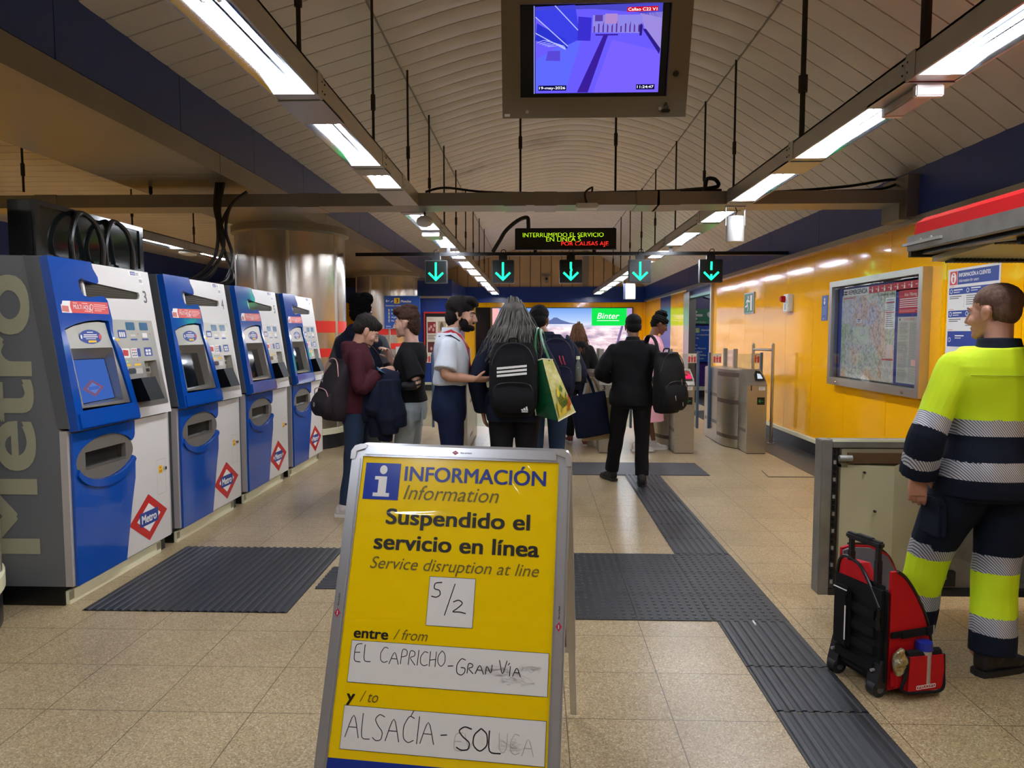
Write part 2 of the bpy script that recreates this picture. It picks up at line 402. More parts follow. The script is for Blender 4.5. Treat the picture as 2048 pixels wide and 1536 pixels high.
# steel clad columns
M_col = mat('column_steel', '#CEC7BA', rough=.24, metal=.95, bump=.015, bscale=3, var=.1, vscale=1.5)
M_red = mat('red_band', '#D8281C', rough=.35)
def column(name, x, y, r, bands):
    m = MB(M_col)
    R = lambda rr, z: [(x + rr * math.cos(2 * math.pi * k / 64), y + rr * math.sin(2 * math.pi * k / 64), z) for k in range(64)]
    m.loft([R(r, .28), R(r, 2.98)]); m.loft([R(r + .012, .0), R(r + .012, .2)], M_dark); m.loft([R(r + .03, .2), R(r + .03, .28)], M_cream)
    m.loft([R(r + .01, 2.98), R(r + .06, 3.0), R(r + .06, 3.088)], M_tan)
    for a in (-75, -20, 35, 90, 145, 200, 250):
        c, s = math.cos(math.radians(a)), math.sin(math.radians(a))
        m.cyl((x + (r - .012) * c, y + (r - .012) * s, .28), (x + (r - .012) * c, y + (r - .012) * s, 2.98), .03, None, M_steelm, 8)
    for z0, z1 in bands: m.loft([R(r + .004, z0), R(r + .004, z1)], M_red)
    struct(m, name)
column('column_1', -3.6, 3.35, .75, [])
column('column_2', -3.5, 10.2, .75, [(1.62, 1.78), (1.28, 1.4)])
column('column_3', -3.66, 17.6, .75, [(1.58, 1.72), (1.24, 1.38)])
# ------------------------------------------------------------------ lamps and things overhead
M_tube = glow('lamp_tube', '#EEF3FF', TUBE)
M_alu = mat('aluminium', '#B7B6B2', rough=.35, metal=.6)
M_refl = mat('lamp_reflector', '#767C84', rough=.10, metal=1.)
M_white = mat('white_plastic', '#D9D8D2', rough=.4)
M_rod = mat('dark_rod', '#2A2722', rough=.5, metal=.3)
def light_unit(x0, y0, y1, a, b, label, group, wd=.25, z=2.86):
    """one fluorescent trough between y0 and y1, open from a to b"""
    t = thing('ceiling_light', label, 'light', (x0, y0, z), 0, group)
    L_ = y1 - y0; a -= y0; b -= y0; m = MB(M_alu); g = .012
    m.bx(0, g, 0, L_, 0, .125); m.bx(wd - g, wd, 0, L_, 0, .125); m.bx(0, wd, 0, L_, .113, .125)
    if a > .01: m.bx(0, wd, 0, a, -.002, .012)
    if b < L_ - .01: m.bx(0, wd, b, L_, -.002, .012)
    m.bx(-.004, wd + .004, L_ - .09, L_ + .0, .004, .129)
    for yy in (.02, L_ - .02):
        for zz in (.04, .09): m.ell((wd + .004, yy, zz), (.004, .006, .006), M_rod, 6, 4); m.ell((-.004, yy, zz), (.004, .006, .006), M_rod, 6, 4)
    m.build('housing', t)
    m = MB(M_refl)
    m.add([(g, a, .0), (g, b, .0), (.07, b - .05, .108), (.07, a + .05, .108), (wd - g, a, 0), (wd - g, b, 0), (wd - .05, b - .05, .108), (wd - .05, a + .05, .108)],
          [(0, 1, 2, 3), (5, 4, 7, 6), (3, 2, 6, 7), (1, 5, 6, 2), (4, 0, 3, 7)]); m.build('reflector', t, 0)
    for k in (.118, .178):
        m = MB(M_tube); m.cyl((k, a + .07, .03), (k, b - .07, .03), .013, None, M_tube, 10)
        for yy in (a + .045, b - .07): m.cyl((k, yy, .03), (k, yy + .025, .03), .015, None, M_white, 8)
        m.build('tube', t)
    return t
OPL = [(-.45, .5), (.85, 2.05), (2.73, 3.9), (4.33, 5.5), (5.72, 6.32), (7.6, 8.8), (9.3, 10.6), (10.95, 12.1), (12.5, 13.8), (14.05, 15.45), (15.8, 17.2), (17.5, 19.0), (19.2, 20.8), (21.4, 22.9)]
OPR = [(-3.9, -2.7), (-2.2, -1.0), (.55, 1.75), (2.5, 3.72), (4.14, 5.37), (5.77, 7.02), (7.5, 8.3), (9.04, 10.4), (10.98, 12.1), (12.5, 13.8), (14.05, 15.45), (15.8, 17.2), (17.5, 19.0), (19.2, 20.8), (21.4, 22.9)]
OPC = [(1.6, 2.9), (3.4, 4.7), (5.2, 6.5), (7.7, 9.0), (9.4, 10.6), (11.1, 12.2), (12.8, 14.1), (14.6, 15.9)]
ORD = ['first', 'second', 'third', 'fourth', 'fifth', 'sixth', 'seventh', 'eighth', 'ninth', 'tenth', 'eleventh', 'twelfth']
def strip(ops, x0, side, grp):
    vis = [o for o in ops if o[1] > 2.4]
    for i, (a, b) in enumerate(ops):
        y0 = ops[i - 1][1] + .01 if i else a - .3
        y1 = b
        if y0 < 7.43 and y1 > 7.43: y0 = 7.45
        if i and ops[i - 1][1] < 0 < a: y0 = a - .4
        if b < 2.4: lab = 'twin-tube fluorescent trough on the %s, behind the camera at %.0f metres' % (side, -b if b < 0 else b)
        else:
            k = vis.index((a, b))
            lab = 'twin-tube fluorescent trough, %s of the row over the %s counting from the camera' % (ORD[k], side)
        light_unit(x0, y0, y1, a, b, lab, grp)
strip(OPL, -1.4, 'ticket machine side', 'fluorescent troughs over the ticket machine side')
strip(OPR, 1.855, 'yellow wall side', 'fluorescent troughs over the yellow wall side')
strip(OPC, -5.45, 'left aisle', 'fluorescent troughs over the left aisle')
light_unit(4.9, 14.6, 16.4, 14.75, 16.25, 'unseen fluorescent trough added to brighten the purple side passage beyond the gates', 'added passage lamps', z=2.85)  # added lamp, out of view, so the purple passage does not stay dark
# end pieces of the two rows between the last trough and the cross beam
m = MB(M_alu); m.bx(-1.4, -1.15, 6.33, 7.06, 2.86, 2.985); m.bx(1.855, 2.105, 7.03, 7.06, 2.86, 2.985)
m.bx(-9, 3.62, 7.07, 7.42, 2.86, 2.985, M_tan)
for x in (-4.9, -2.25, -.2, .1, 1.1, 1.3): m.bx(x - .11, x + .11, 7.062, 7.43, 2.853, 2.99, M_tan)
m.bx(3.55, 3.7, 7.0, 7.5, 2.72, 3.12, M_tan); m.bx(3.5, 3.62, 7.05, 7.4, 2.7, 2.86, M_tan); struct(m, 'beam_cross')
# suspension rods
def rod(x, y, z0, z1, lab, grp, r=.011):
    m = MB(M_rod); m.cyl((x, y, z0), (x, y, z1), r, None, None, 8); k = z0 + (z1 - z0) * .3
    m.cyl((x, y, k), (x, y, k + .12), r * 1.7, None, None, 8); tag(m.build('suspension_rod'), lab, 'rod', grp)
def zarch(x):
    for (a, za), (b, zb) in zip(arch, arch[1:]):
        if a <= x <= b: return za + (zb - za) * (x - a) / (b - a)
for i, y in enumerate((3.92, 5.7, 7.25, 8.7, 10.1, 11.6, 13.2, 14.8, 16.4, 18)):
    rod(-1.28, y, 2.985, zarch(-1.28), 'thin dark rod, %s of those hanging the machine-side light row, counting from the camera' % ORD[i], 'rods of the machine-side light row', .011 if y > 4 else .013)
for i, y in enumerate((3.77, 5.44, 7.25, 8.5, 10.2, 11.9, 13.4, 15, 16.6, 18.2)):
    rod(1.97, y, 2.985, zarch(1.97), '%s rod, %s of those hanging the wall-side light row, counting from the camera' % ('thick dark' if y < 6 else 'thin dark', ORD[i]), 'rods of the wall-side light row', .011 if y > 6 else (.02 if y > 5 else .026))
for x in (-.15, .8): rod(x, 7.25, 2.985, zarch(x), 'thin dark rod holding the cross beam, on the %s side of the white box' % ('machine' if x < 0 else 'yellow wall'), 'rods of the cross beam')
for x, y in ((-5.0, 6.9), (-5.3, 9.3), (-5.3, 11), (-3.9, 7.2)): rod(x, y, 2.985 if x < -4 else 2.99, 3.5 if x < -4 else 3.09, 'short dark rod hanging from the left aisle ceiling', 'rods of the left aisle')
# cables lying on the cross beam
def cable(pts, r, lab, grp=None, n=8, m=None):
    mb = MB(m or M_black); mb.tube(cat(pts, 6), r, None, n); return tag(mb.build('cable'), lab, 'cable', grp)
cable([(-1.1, 7.2, 3.02), (-.9, 7.2, 3.06), (-.5, 7.22, 3.02), (.2, 7.2, 3.0), (.9, 7.2, 3.01), (1.5, 7.2, 3.02), (1.85, 7.25, 3.03)], .012, 'thin black cable lying along the cross beam between the light rows')
cable([(1.2, 7.25, 3.0), (1.5, 7.25, 3.03), (1.8, 7.25, 3.06), (1.78, 7.2, 3.12), (1.7, 7.2, 3.13), (1.68, 7.2, 3.06), (1.66, 7.2, 3.0)], .02, 'thick black cable looped on the cross beam beside the wall-side lights')
cable([(2.2, 7.25, 3.0), (2.6, 7.25, 3.02), (3.1, 7.25, 3.06), (3.5, 7.25, 3.12), (3.6, 7.25, 3.1), (3.4, 7.25, 3.03), (2.9, 7.25, 3.01)], .014, 'black cable bundle on the cross beam at the blue fascia end')
for k in range(5):
    d = k * .035; q = (-1) ** k * .03
    cable([(-3.12 + d, 6.98, 3.08), (-3.13 + d * .6, 6.95, 2.8), (-3.06 + q, 6.9, 2.5), (-3.1 + q, 6.85, 2.3), (-3.22 + q * 2, 6.75 - d, 2.12), (-3.45, 6.6 - d, 2.06)] if k < 3 else
          [(-2.82, 6.98, 2.99), (-2.98, 6.96, 2.85), (-3.05 + q, 6.93, 2.6), (-2.98 + q, 6.9, 2.35), (-2.97 - q, 6.85, 2.12), (-3.15, 6.7, 2.06)], .017,
          'black power cable dropping from the steel soffit to the third ticket machine', 'cables dropping to the ticket machines')
# loudspeakers, sensors and the small box under the cross beam
def speaker(x, y, z, r, h, lab):
    t = thing('loudspeaker', lab, 'loudspeaker', (x, y, z)); m = MB(M_white)
    m.loft([[(rr * math.cos(2 * math.pi * k / 32), rr * math.sin(2 * math.pi * k / 32), zz) for k in range(32)] for rr, zz in ((r * .94, -h), (r, -h + .01), (r, -.01), (r * .94, 0))]); m.build('case', t)
    m = MB(M_alu)
    for s in (-1, 1): m.bx(s * (r + .006) - .003, s * (r + .006) + .003, -.012, .012, -h * .35, .1)
    m.bx(-r - .009, r + .009, -.012, .012, .09, .1); m.build('bracket', t)
    m = MB(M_rod); m.tube([(0, 0, 0), (.01, -.02, .05), (0, 0, .09)], .006); m.build('lead', t)
speaker(1.98, 7.2, 2.76, .088, .25, 'white cylindrical loudspeaker hanging below the wall-side end of the cross beam')
speaker(-5.12, 7.15, 2.75, .088, .25, 'white cylindrical loudspeaker hanging above the first ticket machine')
t = thing('access_point', 'small white box fixed under the middle of the cross beam', 'box', (.5, 7.05, 2.86)); m = MB(M_white); m.bx(-.11, .11, -.1, .06, -.05, .0, None, .012); m.build('case', t)
m = MB(M_black); m.tube(cat([(0, -.03, 0), (-.02, -.05, .1), (.05, -.02, .16), (.06, .1, .15)], 5), .01); m.build('lead', t)
t = thing('motion_sensor', 'white dome sensor hanging under the machine-side lights past the beam', 'sensor', (-1.15, 7.46, 2.86)); m = MB(M_white); m.ell((0, 0, -.09), (.09, .09, .06), None, 20, 10); m.build('dome', t)
m = MB(M_rod); m.cyl((0, 0, -.05), (0, 0, 0), .012); m.build('stem', t)
t = thing('emergency_light', 'slim white emergency lamp under the wall-side lights', 'light', (1.99, 3.74, 2.858)); m = MB(M_white); m.bx(-.07, .07, 0, .04, -.06, 0, None, .006); m.build('end_cap', t); m = MB(M_white); m.bx(-.055, .055, .36, .4, -.055, 0, None, .005); m.build('end_cap', t)
m = MB(mat('smoky_diffuser', '#B9AEA0', rough=.2, metal=.2)); m.bx(-.055, .055, .03, .37, -.05, 0, None, .008); m.build('diffuser', t)
t = thing('emergency_light', 'slim white emergency lamp under the machine-side lights past the beam', 'light', (-1.3, 8.83, 2.858)); m = MB(M_white); m.bx(-.1, .12, 0, .38, -.055, 0, None, .008); m.build('case', t)
t = thing('ceiling_lamp', 'oval ceiling lamp on the left aisle trunking', 'light', (-5.32, 10.62, 2.858)); m = MB(M_white); m.ell((0, .2, -.03), (.1, .22, .03), None, 20, 8); m.build('diffuser', t)
t = thing('projecting_sign', 'small white double-sided sign hanging near the far end of the wall-side lights', 'sign', (2.15, 17.0, 2.84)); m = MB(M_white); m.bx(-.02, .22, -.05, .03, -.42, -.05, None, .01); m.build('case', t)
m = MB(mat('dull_blue', '#33415F')); m.bx(-.06, -.02, -.05, .03, -.42, -.05); m.build('panel', t); m = MB(M_rod); m.cyl((-.07, 0, -.06), (-.07, 0, .02), .01); m.bx(-.09, .12, -.01, .01, -.06, -.05); m.build('hanger', t)
t = thing('security_camera', 'small grey camera on the boards above the far blue band', 'camera', (.38, 23.9, 3.42)); m = MB(M_grey); m.bx(-.16, .16, -.06, .06, .12, .18); m.bx(-.05, .05, -.25, .0, -.12, .1, None, .02); m.build('body', t); m = MB(M_black); m.cyl((0, -.27, 0), (0, -.24, 0), .04); m.build('lens', t)
# ------------------------------------------------------------------ monitor
t = thing('cctv_monitor', 'grey steel cased monitor with a purple-tinted hall view hanging from the vault', 'monitor', (-.154, 3.4, 2.606))
tl = math.radians(17.5); FX = frame((0, 0, 0), (1, 0, 0), (0, -math.sin(tl), math.cos(tl)))
mc = mat('monitor_case', '#7D776A', rough=.5, metal=.2)
m = MB(mc); m.xf = FX; m.plate([(0, 0), (.85, 0), (.85, .58), (0, .58)], [[(.084, .09), (.757, .09), (.757, .475), (.084, .475)]], -.03, 0)
m.bx(0, .85, 0, .58, -.4, -.35); m.bx(0, .01, 0, .58, -.38, -.02); m.bx(.84, .85, 0, .58, -.38, -.02); m.bx(0, .85, 0, .01, -.38, -.02); m.bx(0, .85, .57, .58, -.38, -.02)
for x, y in ((.115, .028), (.73, .037)): m.cyl((x, y, 0), (x, y, .004), .008, None, M_alu, 12)
m.rect(.01, .008, .035, .02, .001, M_white)
m.build('case', t)
m = MB(M_black); m.xf = FX; m.cyl((.792, .184, 0), (.792, .184, .01), .012, None, None, 16); m.bx(.735, .775, .02, .036, 0, .02, None, .004); m.tube([(.745, .05, .012), (.76, .055, .012), (.765, .036, .012)], .003); m.cyl((.755, .06, 0), (.755, .06, .006), .004); m.build('lock', t)
m = MB(mat('screen_glass', '#05050A', rough=.12)); m.xf = FX; m.bx(.07, .77, .08, .485, -.06, -.03)
def E(n, c, s=.72): return glow('screen_' + n, c, s)
q = lambda n, c, pts, z: m.poly([(x, y, z) for x, y in pts], z, E(n, c))
z = -.0295
q('line', '#9FA4FF', [(.146, .106), (.150, .106), (.149, .47), (.145, .47)], z)
q('floor', '#6A5CFF', [(.154, .108), (.721, .108), (.72, .476), (.152, .466)], z)
z += .0004
q('floor2', '#5F6BFF', [(.154, .12), (.30, .14), (.36, .33), (.25, .3), (.154, .25)], z)
q('floor3', '#7A62FF', [(.42, .108), (.721, .108), (.721, .28), (.5, .33)], z)
z += .0004
q('stair', '#3B40E6', [(.153, .425), (.153, .466), (.33, .472), (.345, .39), (.343, .33), (.3, .31), (.27, .32)], z)
q('stair2', '#2B33D0', [(.153, .33), (.30, .295), (.295, .33), (.16, .40)], z)
q('kiosk', '#3A2FD0', [(.343, .328), (.402, .326), (.405, .42), (.345, .425)], z)
q('gates', '#8F86E8', [(.41, .36), (.63, .355), (.635, .43), (.41, .43)], z)
q('wallr', '#9C8BE0', [(.62, .435), (.72, .44), (.721, .28), (.645, .37)], z)
q('ceil', '#4B49C8', [(.153, .452), (.405, .455), (.6, .44), (.72, .415), (.72, .476), (.152, .466)], z)
z += .0004
q('strip', '#3A1E9A', [(.346, .11), (.396, .11), (.48, .347), (.459, .347)], z)
q('strip', '#3A1E9A', [(.424, .347), (.526, .347), (.526, .353), (.424, .353)], z)
q('skirt', '#2E1C86', [(.635, .372), (.65, .372), (.72, .29), (.715, .268)], z)
q('mat', '#5A48D8', [(.21, .286), (.266, .287), (.266, .244), (.2, .246)], z)
for k in range(11): q('post', '#5A2E8E', [(.415 + k * .02, .36), (.421 + k * .02, .36), (.421 + k * .02, .385 + .01 * (k % 3)), (.415 + k * .02, .385 + .01 * (k % 2))], z)
q('board', '#B08AD0', [(.465, .395), (.52, .395), (.52, .435), (.465, .435)], z); q('board2', '#5B3FA8', [(.42, .405), (.455, .405), (.455, .43), (.42, .43)], z)
q('person', '#2E1E7C', [(.622, .345), (.632, .345), (.635, .385), (.628, .395), (.62, .385)], z)
for k, (a, b) in enumerate((((.153, .425), (.30, .305)), ((.153, .36), (.29, .292)), ((.24, .47), (.345, .37)))):
    m.ink([[a, b]], 0, 0, 1, 1, .004, E('rail', '#B9C0FF'), z + .0002)
for k in range(5): m.ink([[(.16 + k * .012, .32 - k * .004), (.2 + k * .02, .335 - k * .006), (.29, .295)]], 0, 0, 1, 1, .0022, E('rail', '#B9C0FF'), z + .0002)
z += .0006
q('red', '#D0102A', [(.562, .441), (.70, .444), (.70, .463), (.562, .46)], z); m.txt('Callao C22 V1', .567, .4455, .0115, E('white', '#FFFFFF', 1.1), z + .0003, .128)
q('navy', '#0A0A40', [(.167, .119), (.296, .119), (.296, .141), (.167, .141)], z); m.txt('19-may-2026', .171, .125, .011, E('white', '#FFFFFF'), z + .0003, .12)
q('navy', '#0A0A40', [(.618, .12), (.703, .12), (.703, .142), (.618, .142)], z); m.txt('11:24:47', .623, .126, .011, E('white', '#FFFFFF'), z + .0003, .075)
m.build('screen', t, 0)
m = MB(M_rod); m.cyl((.2, .0, .5), (.2, 0, 1.95), .02); m.cyl((.65, .0, .5), (.65, 0, 1.95), .02); m.build('hanger', t)
# ------------------------------------------------------------------ arrow signs, message board and their bar
m = MB(M_black); m.bx(-2.65, 3.7, 10.5, 10.56, 2.745, 2.795); 
m.bx(-1.3, -1.25, 10.52, 10.56, 2.79, 2.86); m.bx(1.95, 2.0, 10.52, 10.56, 2.79, 2.86); tag(m.build('sign_bar'), 'long black bar carrying the green arrow signs', 'bar')
M_led = glow('led_green', '#12F57C', 3.6)
M_dimbox = mat('sign_case', '#2E3231', rough=.35); M_face = mat('sign_face', '#0C110F', rough=.25)
AX = [(-1.455, 'green down arrow sign on the black bar, the end one toward the columns', 0), (-.47, 'green down arrow sign just past the message board toward the columns', 0), (.52, 'green down arrow sign under the message board with a notched stem', 1), (1.525, 'green down arrow sign on the black bar beside the message board toward the yellow wall', 0), (2.55, 'green down arrow sign with a broken stem, next to the yellow wall', 2)]
for x, lab, kind in AX:
    t = thing('arrow_sign', lab, 'sign', (x, 10.46, 2.345), 0, 'green lane arrow signs')
    m = MB(M_black if kind else M_dimbox); m.bx(-.165, .165, 0, .1, 0, .335, None, .008); m.build('case', t)
    m = MB(M_face); m.xf = frame((0, -.002, 0), (1, 0, 0), (0, 0, 1)); m.rect(-.15, .015, .15, .32, 0); m.build('face', t)
    m = MB(M_led); m.xf = frame((0, -.004, 0), (1, 0, 0), (0, 0, 1)); k = .014
    def seg(a, b):
        a = Vector(a); b = Vector(b); d = (b - a).normalized(); nn = Vector((-d.y, d.x)) * k
        m.add([(*(a + nn), 0), (*(a - nn), 0), (*(b - nn), 0), (*(b + nn), 0)], [(0, 1, 2, 3)])
    if kind == 0: seg((0, .30), (0, .06))
    elif kind == 1: seg((0, .30), (0, .2)); seg((.008, .2), (.008, .17)); seg((0, .17), (0, .06))
    else: seg((0, .30), (0, .18)); seg((0, .12), (0, .06))
    seg((-.105, .15), (.008, .04)); seg((.105, .15), (-.008, .04)); m.build('arrow', t, 0)
    m = MB(M_black); m.bx(-.06, .06, .03, .08, .335, .4); m.tube(cat([(-.03, .05, .4), (-.02, .0, .47), (.03, 0, .475), (.05, .05, .42)], 5), .006); m.build('bracket', t)
t = thing('message_board', 'black LED message board with yellow-green and red text above the bar', 'sign', (.44, 10.45, 2.83))
m = MB(M_black); m.bx(-.735, .735, 0, .16, 0, .305, None, .01); m.bx(-.735, .735, -.03, .0, -.012, .004, M_dimbox); m.build('case', t)
m = MB(mat('led_matrix', '#14150C', rough=.3)); m.xf = frame((0, -.003, 0), (1, 0, 0), (0, 0, 1)); m.rect(-.7, .03, .7, .275, 0); m.build('face', t)
m = MB(); m.xf = frame((0, -.005, 0), (1, 0, 0), (0, 0, 1)); GY = glow('led_yellow_green', '#B4E61A', 1.3); GR = glow('led_red', '#FF2A20', 1.6)
m.txt('INTERRUMPIDO EL SERVICIO', -.62, .175, .06, GY, 0, 1.17); m.txt('EN LINEA 5', -.28, .112, .06, GY, 0, .5); m.txt('POR CAUSAS AJE', -.06, .05, .058, GR, 0, .68)
for k in range(9): m.rect(-.66, .05 + k * .022, .66, .056 + k * .022, .001, mat('led_matrix', ''))
m.build('lettering', t, 0)
for x in (-.44, .42):
    m = MB(M_black); m.bx(x - .025, x + .025, .05, .1, -.04, .02); m.build('post', t)
cable([(-.62, 10.5, 2.8), (-.52, 10.45, 2.95), (-.42, 10.42, 3.1), (-.25, 10.42, 3.24), (-.12, 10.42, 3.28), (-.1, 10.42, 3.2), (-.1, 10.46, 3.13)], .03, 'thick black cable conduit rising from the bar to the message board')
# ------------------------------------------------------------------ floor mats and tactile strips
M_rub = mat('rubber_dark', '#262729', rough=.5, var=.2, vscale=9)
M_rub2 = mat('rubber_rib', '#333437', rough=.45, var=.15, vscale=12)
def ribbed(name, lab, x0, x1, y0, y1, along, pitch, wd, h=.006, cat_='strip', group=None):
    m = MB(M_rub); m.bx(x0, x1, y0, y1, .001, .004)
    k = (x0 if along == 'y' else y0) + pitch * .5
    while k + wd / 2 < (x1 if along == 'y' else y1):
        a, b = k - wd / 2, k + wd / 2; q = wd * .2
        if along == 'y': m.add([(a, y0, .004), (a + q, y0, .004 + h), (b - q, y0, .004 + h), (b, y0, .004), (a, y1, .004), (a + q, y1, .004 + h), (b - q, y1, .004 + h), (b, y1, .004)], [(0, 1, 5, 4), (1, 2, 6, 5), (2, 3, 7, 6)], M_rub2)
        else: m.add([(x0, a, .004), (x0, a + q, .004 + h), (x0, b - q, .004 + h), (x0, b, .004), (x1, a, .004), (x1, a + q, .004 + h), (x1, b - q, .004 + h), (x1, b, .004)], [(1, 0, 4, 5), (2, 1, 5, 6), (3, 2, 6, 7)], M_rub2)
        k += pitch
    o = m.build(name, None, 0); o['kind'] = 'structure'; return o
ribbed('floor_mat', '', -2.62, -1.42, 3.93, 5.16, 'y', .05, .03)
ribbed('floor_strip', '', -1.38, .3, 4.32, 4.74, 'x', .05, .03)
for i, (a, b) in enumerate(((.9, 1.29), (1.3, 1.7), (1.71, 2.11), (2.12, 2.52), (2.53, 2.93), (2.94, 3.34), (3.35, 3.885), (5.1, 5.5), (5.51, 5.92), (5.93, 6.33), (6.34, 6.74), (6.75, 7.15), (7.16, 7.56), (7.57, 7.99))):
    ribbed('floor_strip', '', 1.02, 1.415, a, b, 'y', .05, .032)
m = MB(M_rub); m.bx(-.9, 1.98, 8.0, 8.78, .001, .007, mat('rubber_smooth', '#3B3C40', rough=.5, var=.1)); o = m.build('floor_band', None, 0); o['kind'] = 'structure'
m = MB(M_rub)
for i in range(-2, 3):
    for j in range(3): m.bx(.578 + i * .4185 - .0 + .002, min(.578 + (i + 1) * .4185, 1.415) - .002, 3.89 + j * .404 + .002, 3.89 + (j + 1) * .404 - .002, .001, .005)
x = -.24
while x < 1.4:
    y = 3.92
    while y < 5.09:
        n = 8; r = .0125
        m.loft([[(x + rr * math.cos(6.283 * k / n), y + rr * math.sin(6.283 * k / n), z) for k in range(n)] for rr, z in ((r, .005), (r * .7, .010))], M_rub2)
        y += .05
    x += .05
o = m.build('floor_studs', None, 40); o['kind'] = 'structure'
# ------------------------------------------------------------------ ticket machines
M_mblue = mat('machine_blue', '#0A48A0', rough=.12, coat=.4)
M_mwhite = mat('machine_white', '#D4CFC8', rough=.35)
M_mgrey = mat('machine_grey', '#626567', rough=.5, bump=.02, bscale=200)
M_mside = mat('machine_edge', '#A9A39D', rough=.45)
M_msteel = mat('machine_steel', '#B4B0A6', rough=.3, metal=.85, bump=.01, bscale=60, stretch=(10, 10, .5))
M_tray = mat('tray_grey', '#6E685F', rough=.45, metal=.2)
M_scr = mat('screen_off', '#10151A', rough=.06)
M_navy = mat('label_navy', '#1C3C8C', rough=.4)
M_teal = mat('lens_teal', '#1C5A80', rough=.2)
M_ylab = mat('label_yellow', '#EDC021', rough=.5)
M_rlab = mat('label_red', '#D2403A', rough=.4)
M_wlab = mat('label_white', '#E9E6E0', rough=.5)
M_mred = mat('logo_red', '#C4201E', rough=.35)
M_glyph = mat('side_lettering', '#9A9A80', rough=.5)
M_dgrey = mat('digit_grey', '#55565A', rough=.5)
def slope(z): return .04 - .14 * (z - 1.05)          # how far the upper front stands out
def machine(first):
    t = thing('ticket_machine', first, 'ticket machine', (-2.71, 4.0, 0), 0, 'blue and white ticket machines')
    W = 1.14
    # cabinet: profile in x,z extruded along y
    m = MB(M_mgrey)
    def side(y0, y1, prof, mm=None):
        n = len(prof); m.loft([[(p[0], y, p[1]) for p in prof] for y in (y0, y1)], mm)
    side(0.0, .035, [(-.72, .115), (-.03, .115), (-.03, 1.04), (-.05, 1.05), (.018, 1.05), (slope(2.045) - .022, 2.045), (-.72, 2.06)])
    side(W - .035, W, [(-.72, .115), (-.03, .115), (-.03, 1.04), (.018, 1.05), (slope(2.045) - .022, 2.045), (-.72, 2.06)])
    side(.035, W - .035, [(-.72, .115), (-.16, .115), (-.16, 1.6), (-.26, 2.045), (-.72, 2.06)])
    side(.035, W - .035, [(-.30, 2.02), (slope(2.045) - .03, 2.02), (slope(2.045) - .03, 2.05), (-.30, 2.052)])
    side(-.004, .0, [(-.05, 1.05), (.016, 1.052), (slope(2.045) - .024, 2.04), (-.21, 2.05)], mat('machine_grey_dark', '#515356', rough=.5))
    m.build('cabinet', t)
    m = MB(M_mside); m.bx(-.045, -.002, -.002, .034, .115, 1.036); m.build('door_edge', t); m = MB(M_mside); m.bx(-.03, -.002, W - .034, W, .115, 1.03); m.build('door_edge', t)
    m = MB(M_black); m.bx(-.7, -.06, .0, W - .0, .0, .115); m.build('plinth', t)
    m = MB(M_cream); m.bx(-.06, -.035, .01, W - .1, .0, .085, None, .003); m.bx(-.036, -.033, .01, .05, .03, .08, mat('tape_clear', '#8E8A70', rough=.2)); m.bx(-.036, -.033, W - .16, W - .11, .03, .08, mat('tape_clear', '')); m.build('kick_strip', t)
    # sloped upper front: local x = along the machine, y = height, z = outward
    th = math.atan(.14); FU = frame((slope(1.05), 0, 1.05), (0, 1, 0), (-math.sin(th), 0, math.cos(th)))
    k = 1 / math.cos(th)
    U = lambda L, dx=.02: [(x + dx, (y - 1.05) * k) for x, y in L]
    slot = [(.222, 1.88), (.226, 1.92), (.258, 1.938), (.87, 1.90), (.918, 1.89), (.925, 1.868), (.905, 1.845), (.863, 1.84), (.30, 1.826), (.25, 1.832)]
    bez = [(.06, 1.16), (.045, 1.54), (.03, 1.618), (.12, 1.645), (.24, 1.665), (.36, 1.673), (.433, 1.668), (.45, 1.58), (.468, 1.53), (.52, 1.33), (.558, 1.15)]
    rec = [(.08, 1.172), (.485, 1.172), (.468, 1.512), (.055, 1.512)]
    scr = [(.12, 1.18), (.486, 1.19), (.46, 1.452), (.10, 1.455)]
    tray = [(.838, 1.2), (.99, 1.2), (.985, 1.412), (.83, 1.412)]
    m = MB(M_mwhite); m.xf = FU
    m.plate(U([(.3, 1.035), (1.085, 1.035), (1.085, 2.045), (.3, 2.045), (.3, 1.70), (.49, 1.69), (.49, 1.56), (.545, 1.48), (.58, 1.3), (.59, 1.14), (.3, 1.14)]), [U(slot[4:8] + [(.32, 1.826), (.32, 1.93)]), U(tray)], -.03, 0)
    m.build('upper_panel', t)
    edge = [(.383, 2.045), (.39, 2.005), (.425, 1.955), (.425, 1.925), (.409, 1.912)]
    edge2 = [(.44, 1.838), (.47, 1.828), (.487, 1.81), (.503, 1.69), (.488, 1.615), (.496, 1.56), (.553, 1.49), (.572, 1.40), (.591, 1.303), (.625, 1.12), (.625, 1.035)]
    outer = [(-.018, 1.035), (-.018, 2.045)] + edge + [(.30, 1.925), (.258, 1.938), (.226, 1.92), (.222, 1.88), (.25, 1.832), (.30, 1.822)] + edge2
    outer = list(reversed(outer))
    hole = [(.05, 1.145), (.57, 1.145), (.53, 1.33), (.482, 1.53), (.462, 1.60), (.46, 1.678), (.36, 1.684), (.24, 1.676), (.12, 1.655), (.02, 1.625), (.036, 1.54)]
    m = MB(M_mblue); m.xf = FU; m.plate(U(outer), [U(hole)], -.03, .028); 
    m.xf = FU @ T(0, 0, .028); m.plate(U([(.0, 1.045), (.612, 1.045), (.61, 1.125), (.3, 1.13), (.0, 1.128)]), [], 0, .012)
    m.build('upper_shell', t, 35)
    m = MB(mat('display_dark', '#3A352F', rough=.12)); m.xf = FU; m.poly(U(slot), -.012)
    for j in range(5): m.rect(.28, (1.84 - 1.05) * k + j * .016, .9, (1.84 - 1.05) * k + j * .016 + .003, -.0115, mat('display_lines', '#4A443C', rough=.2))
    m.build('display', t)
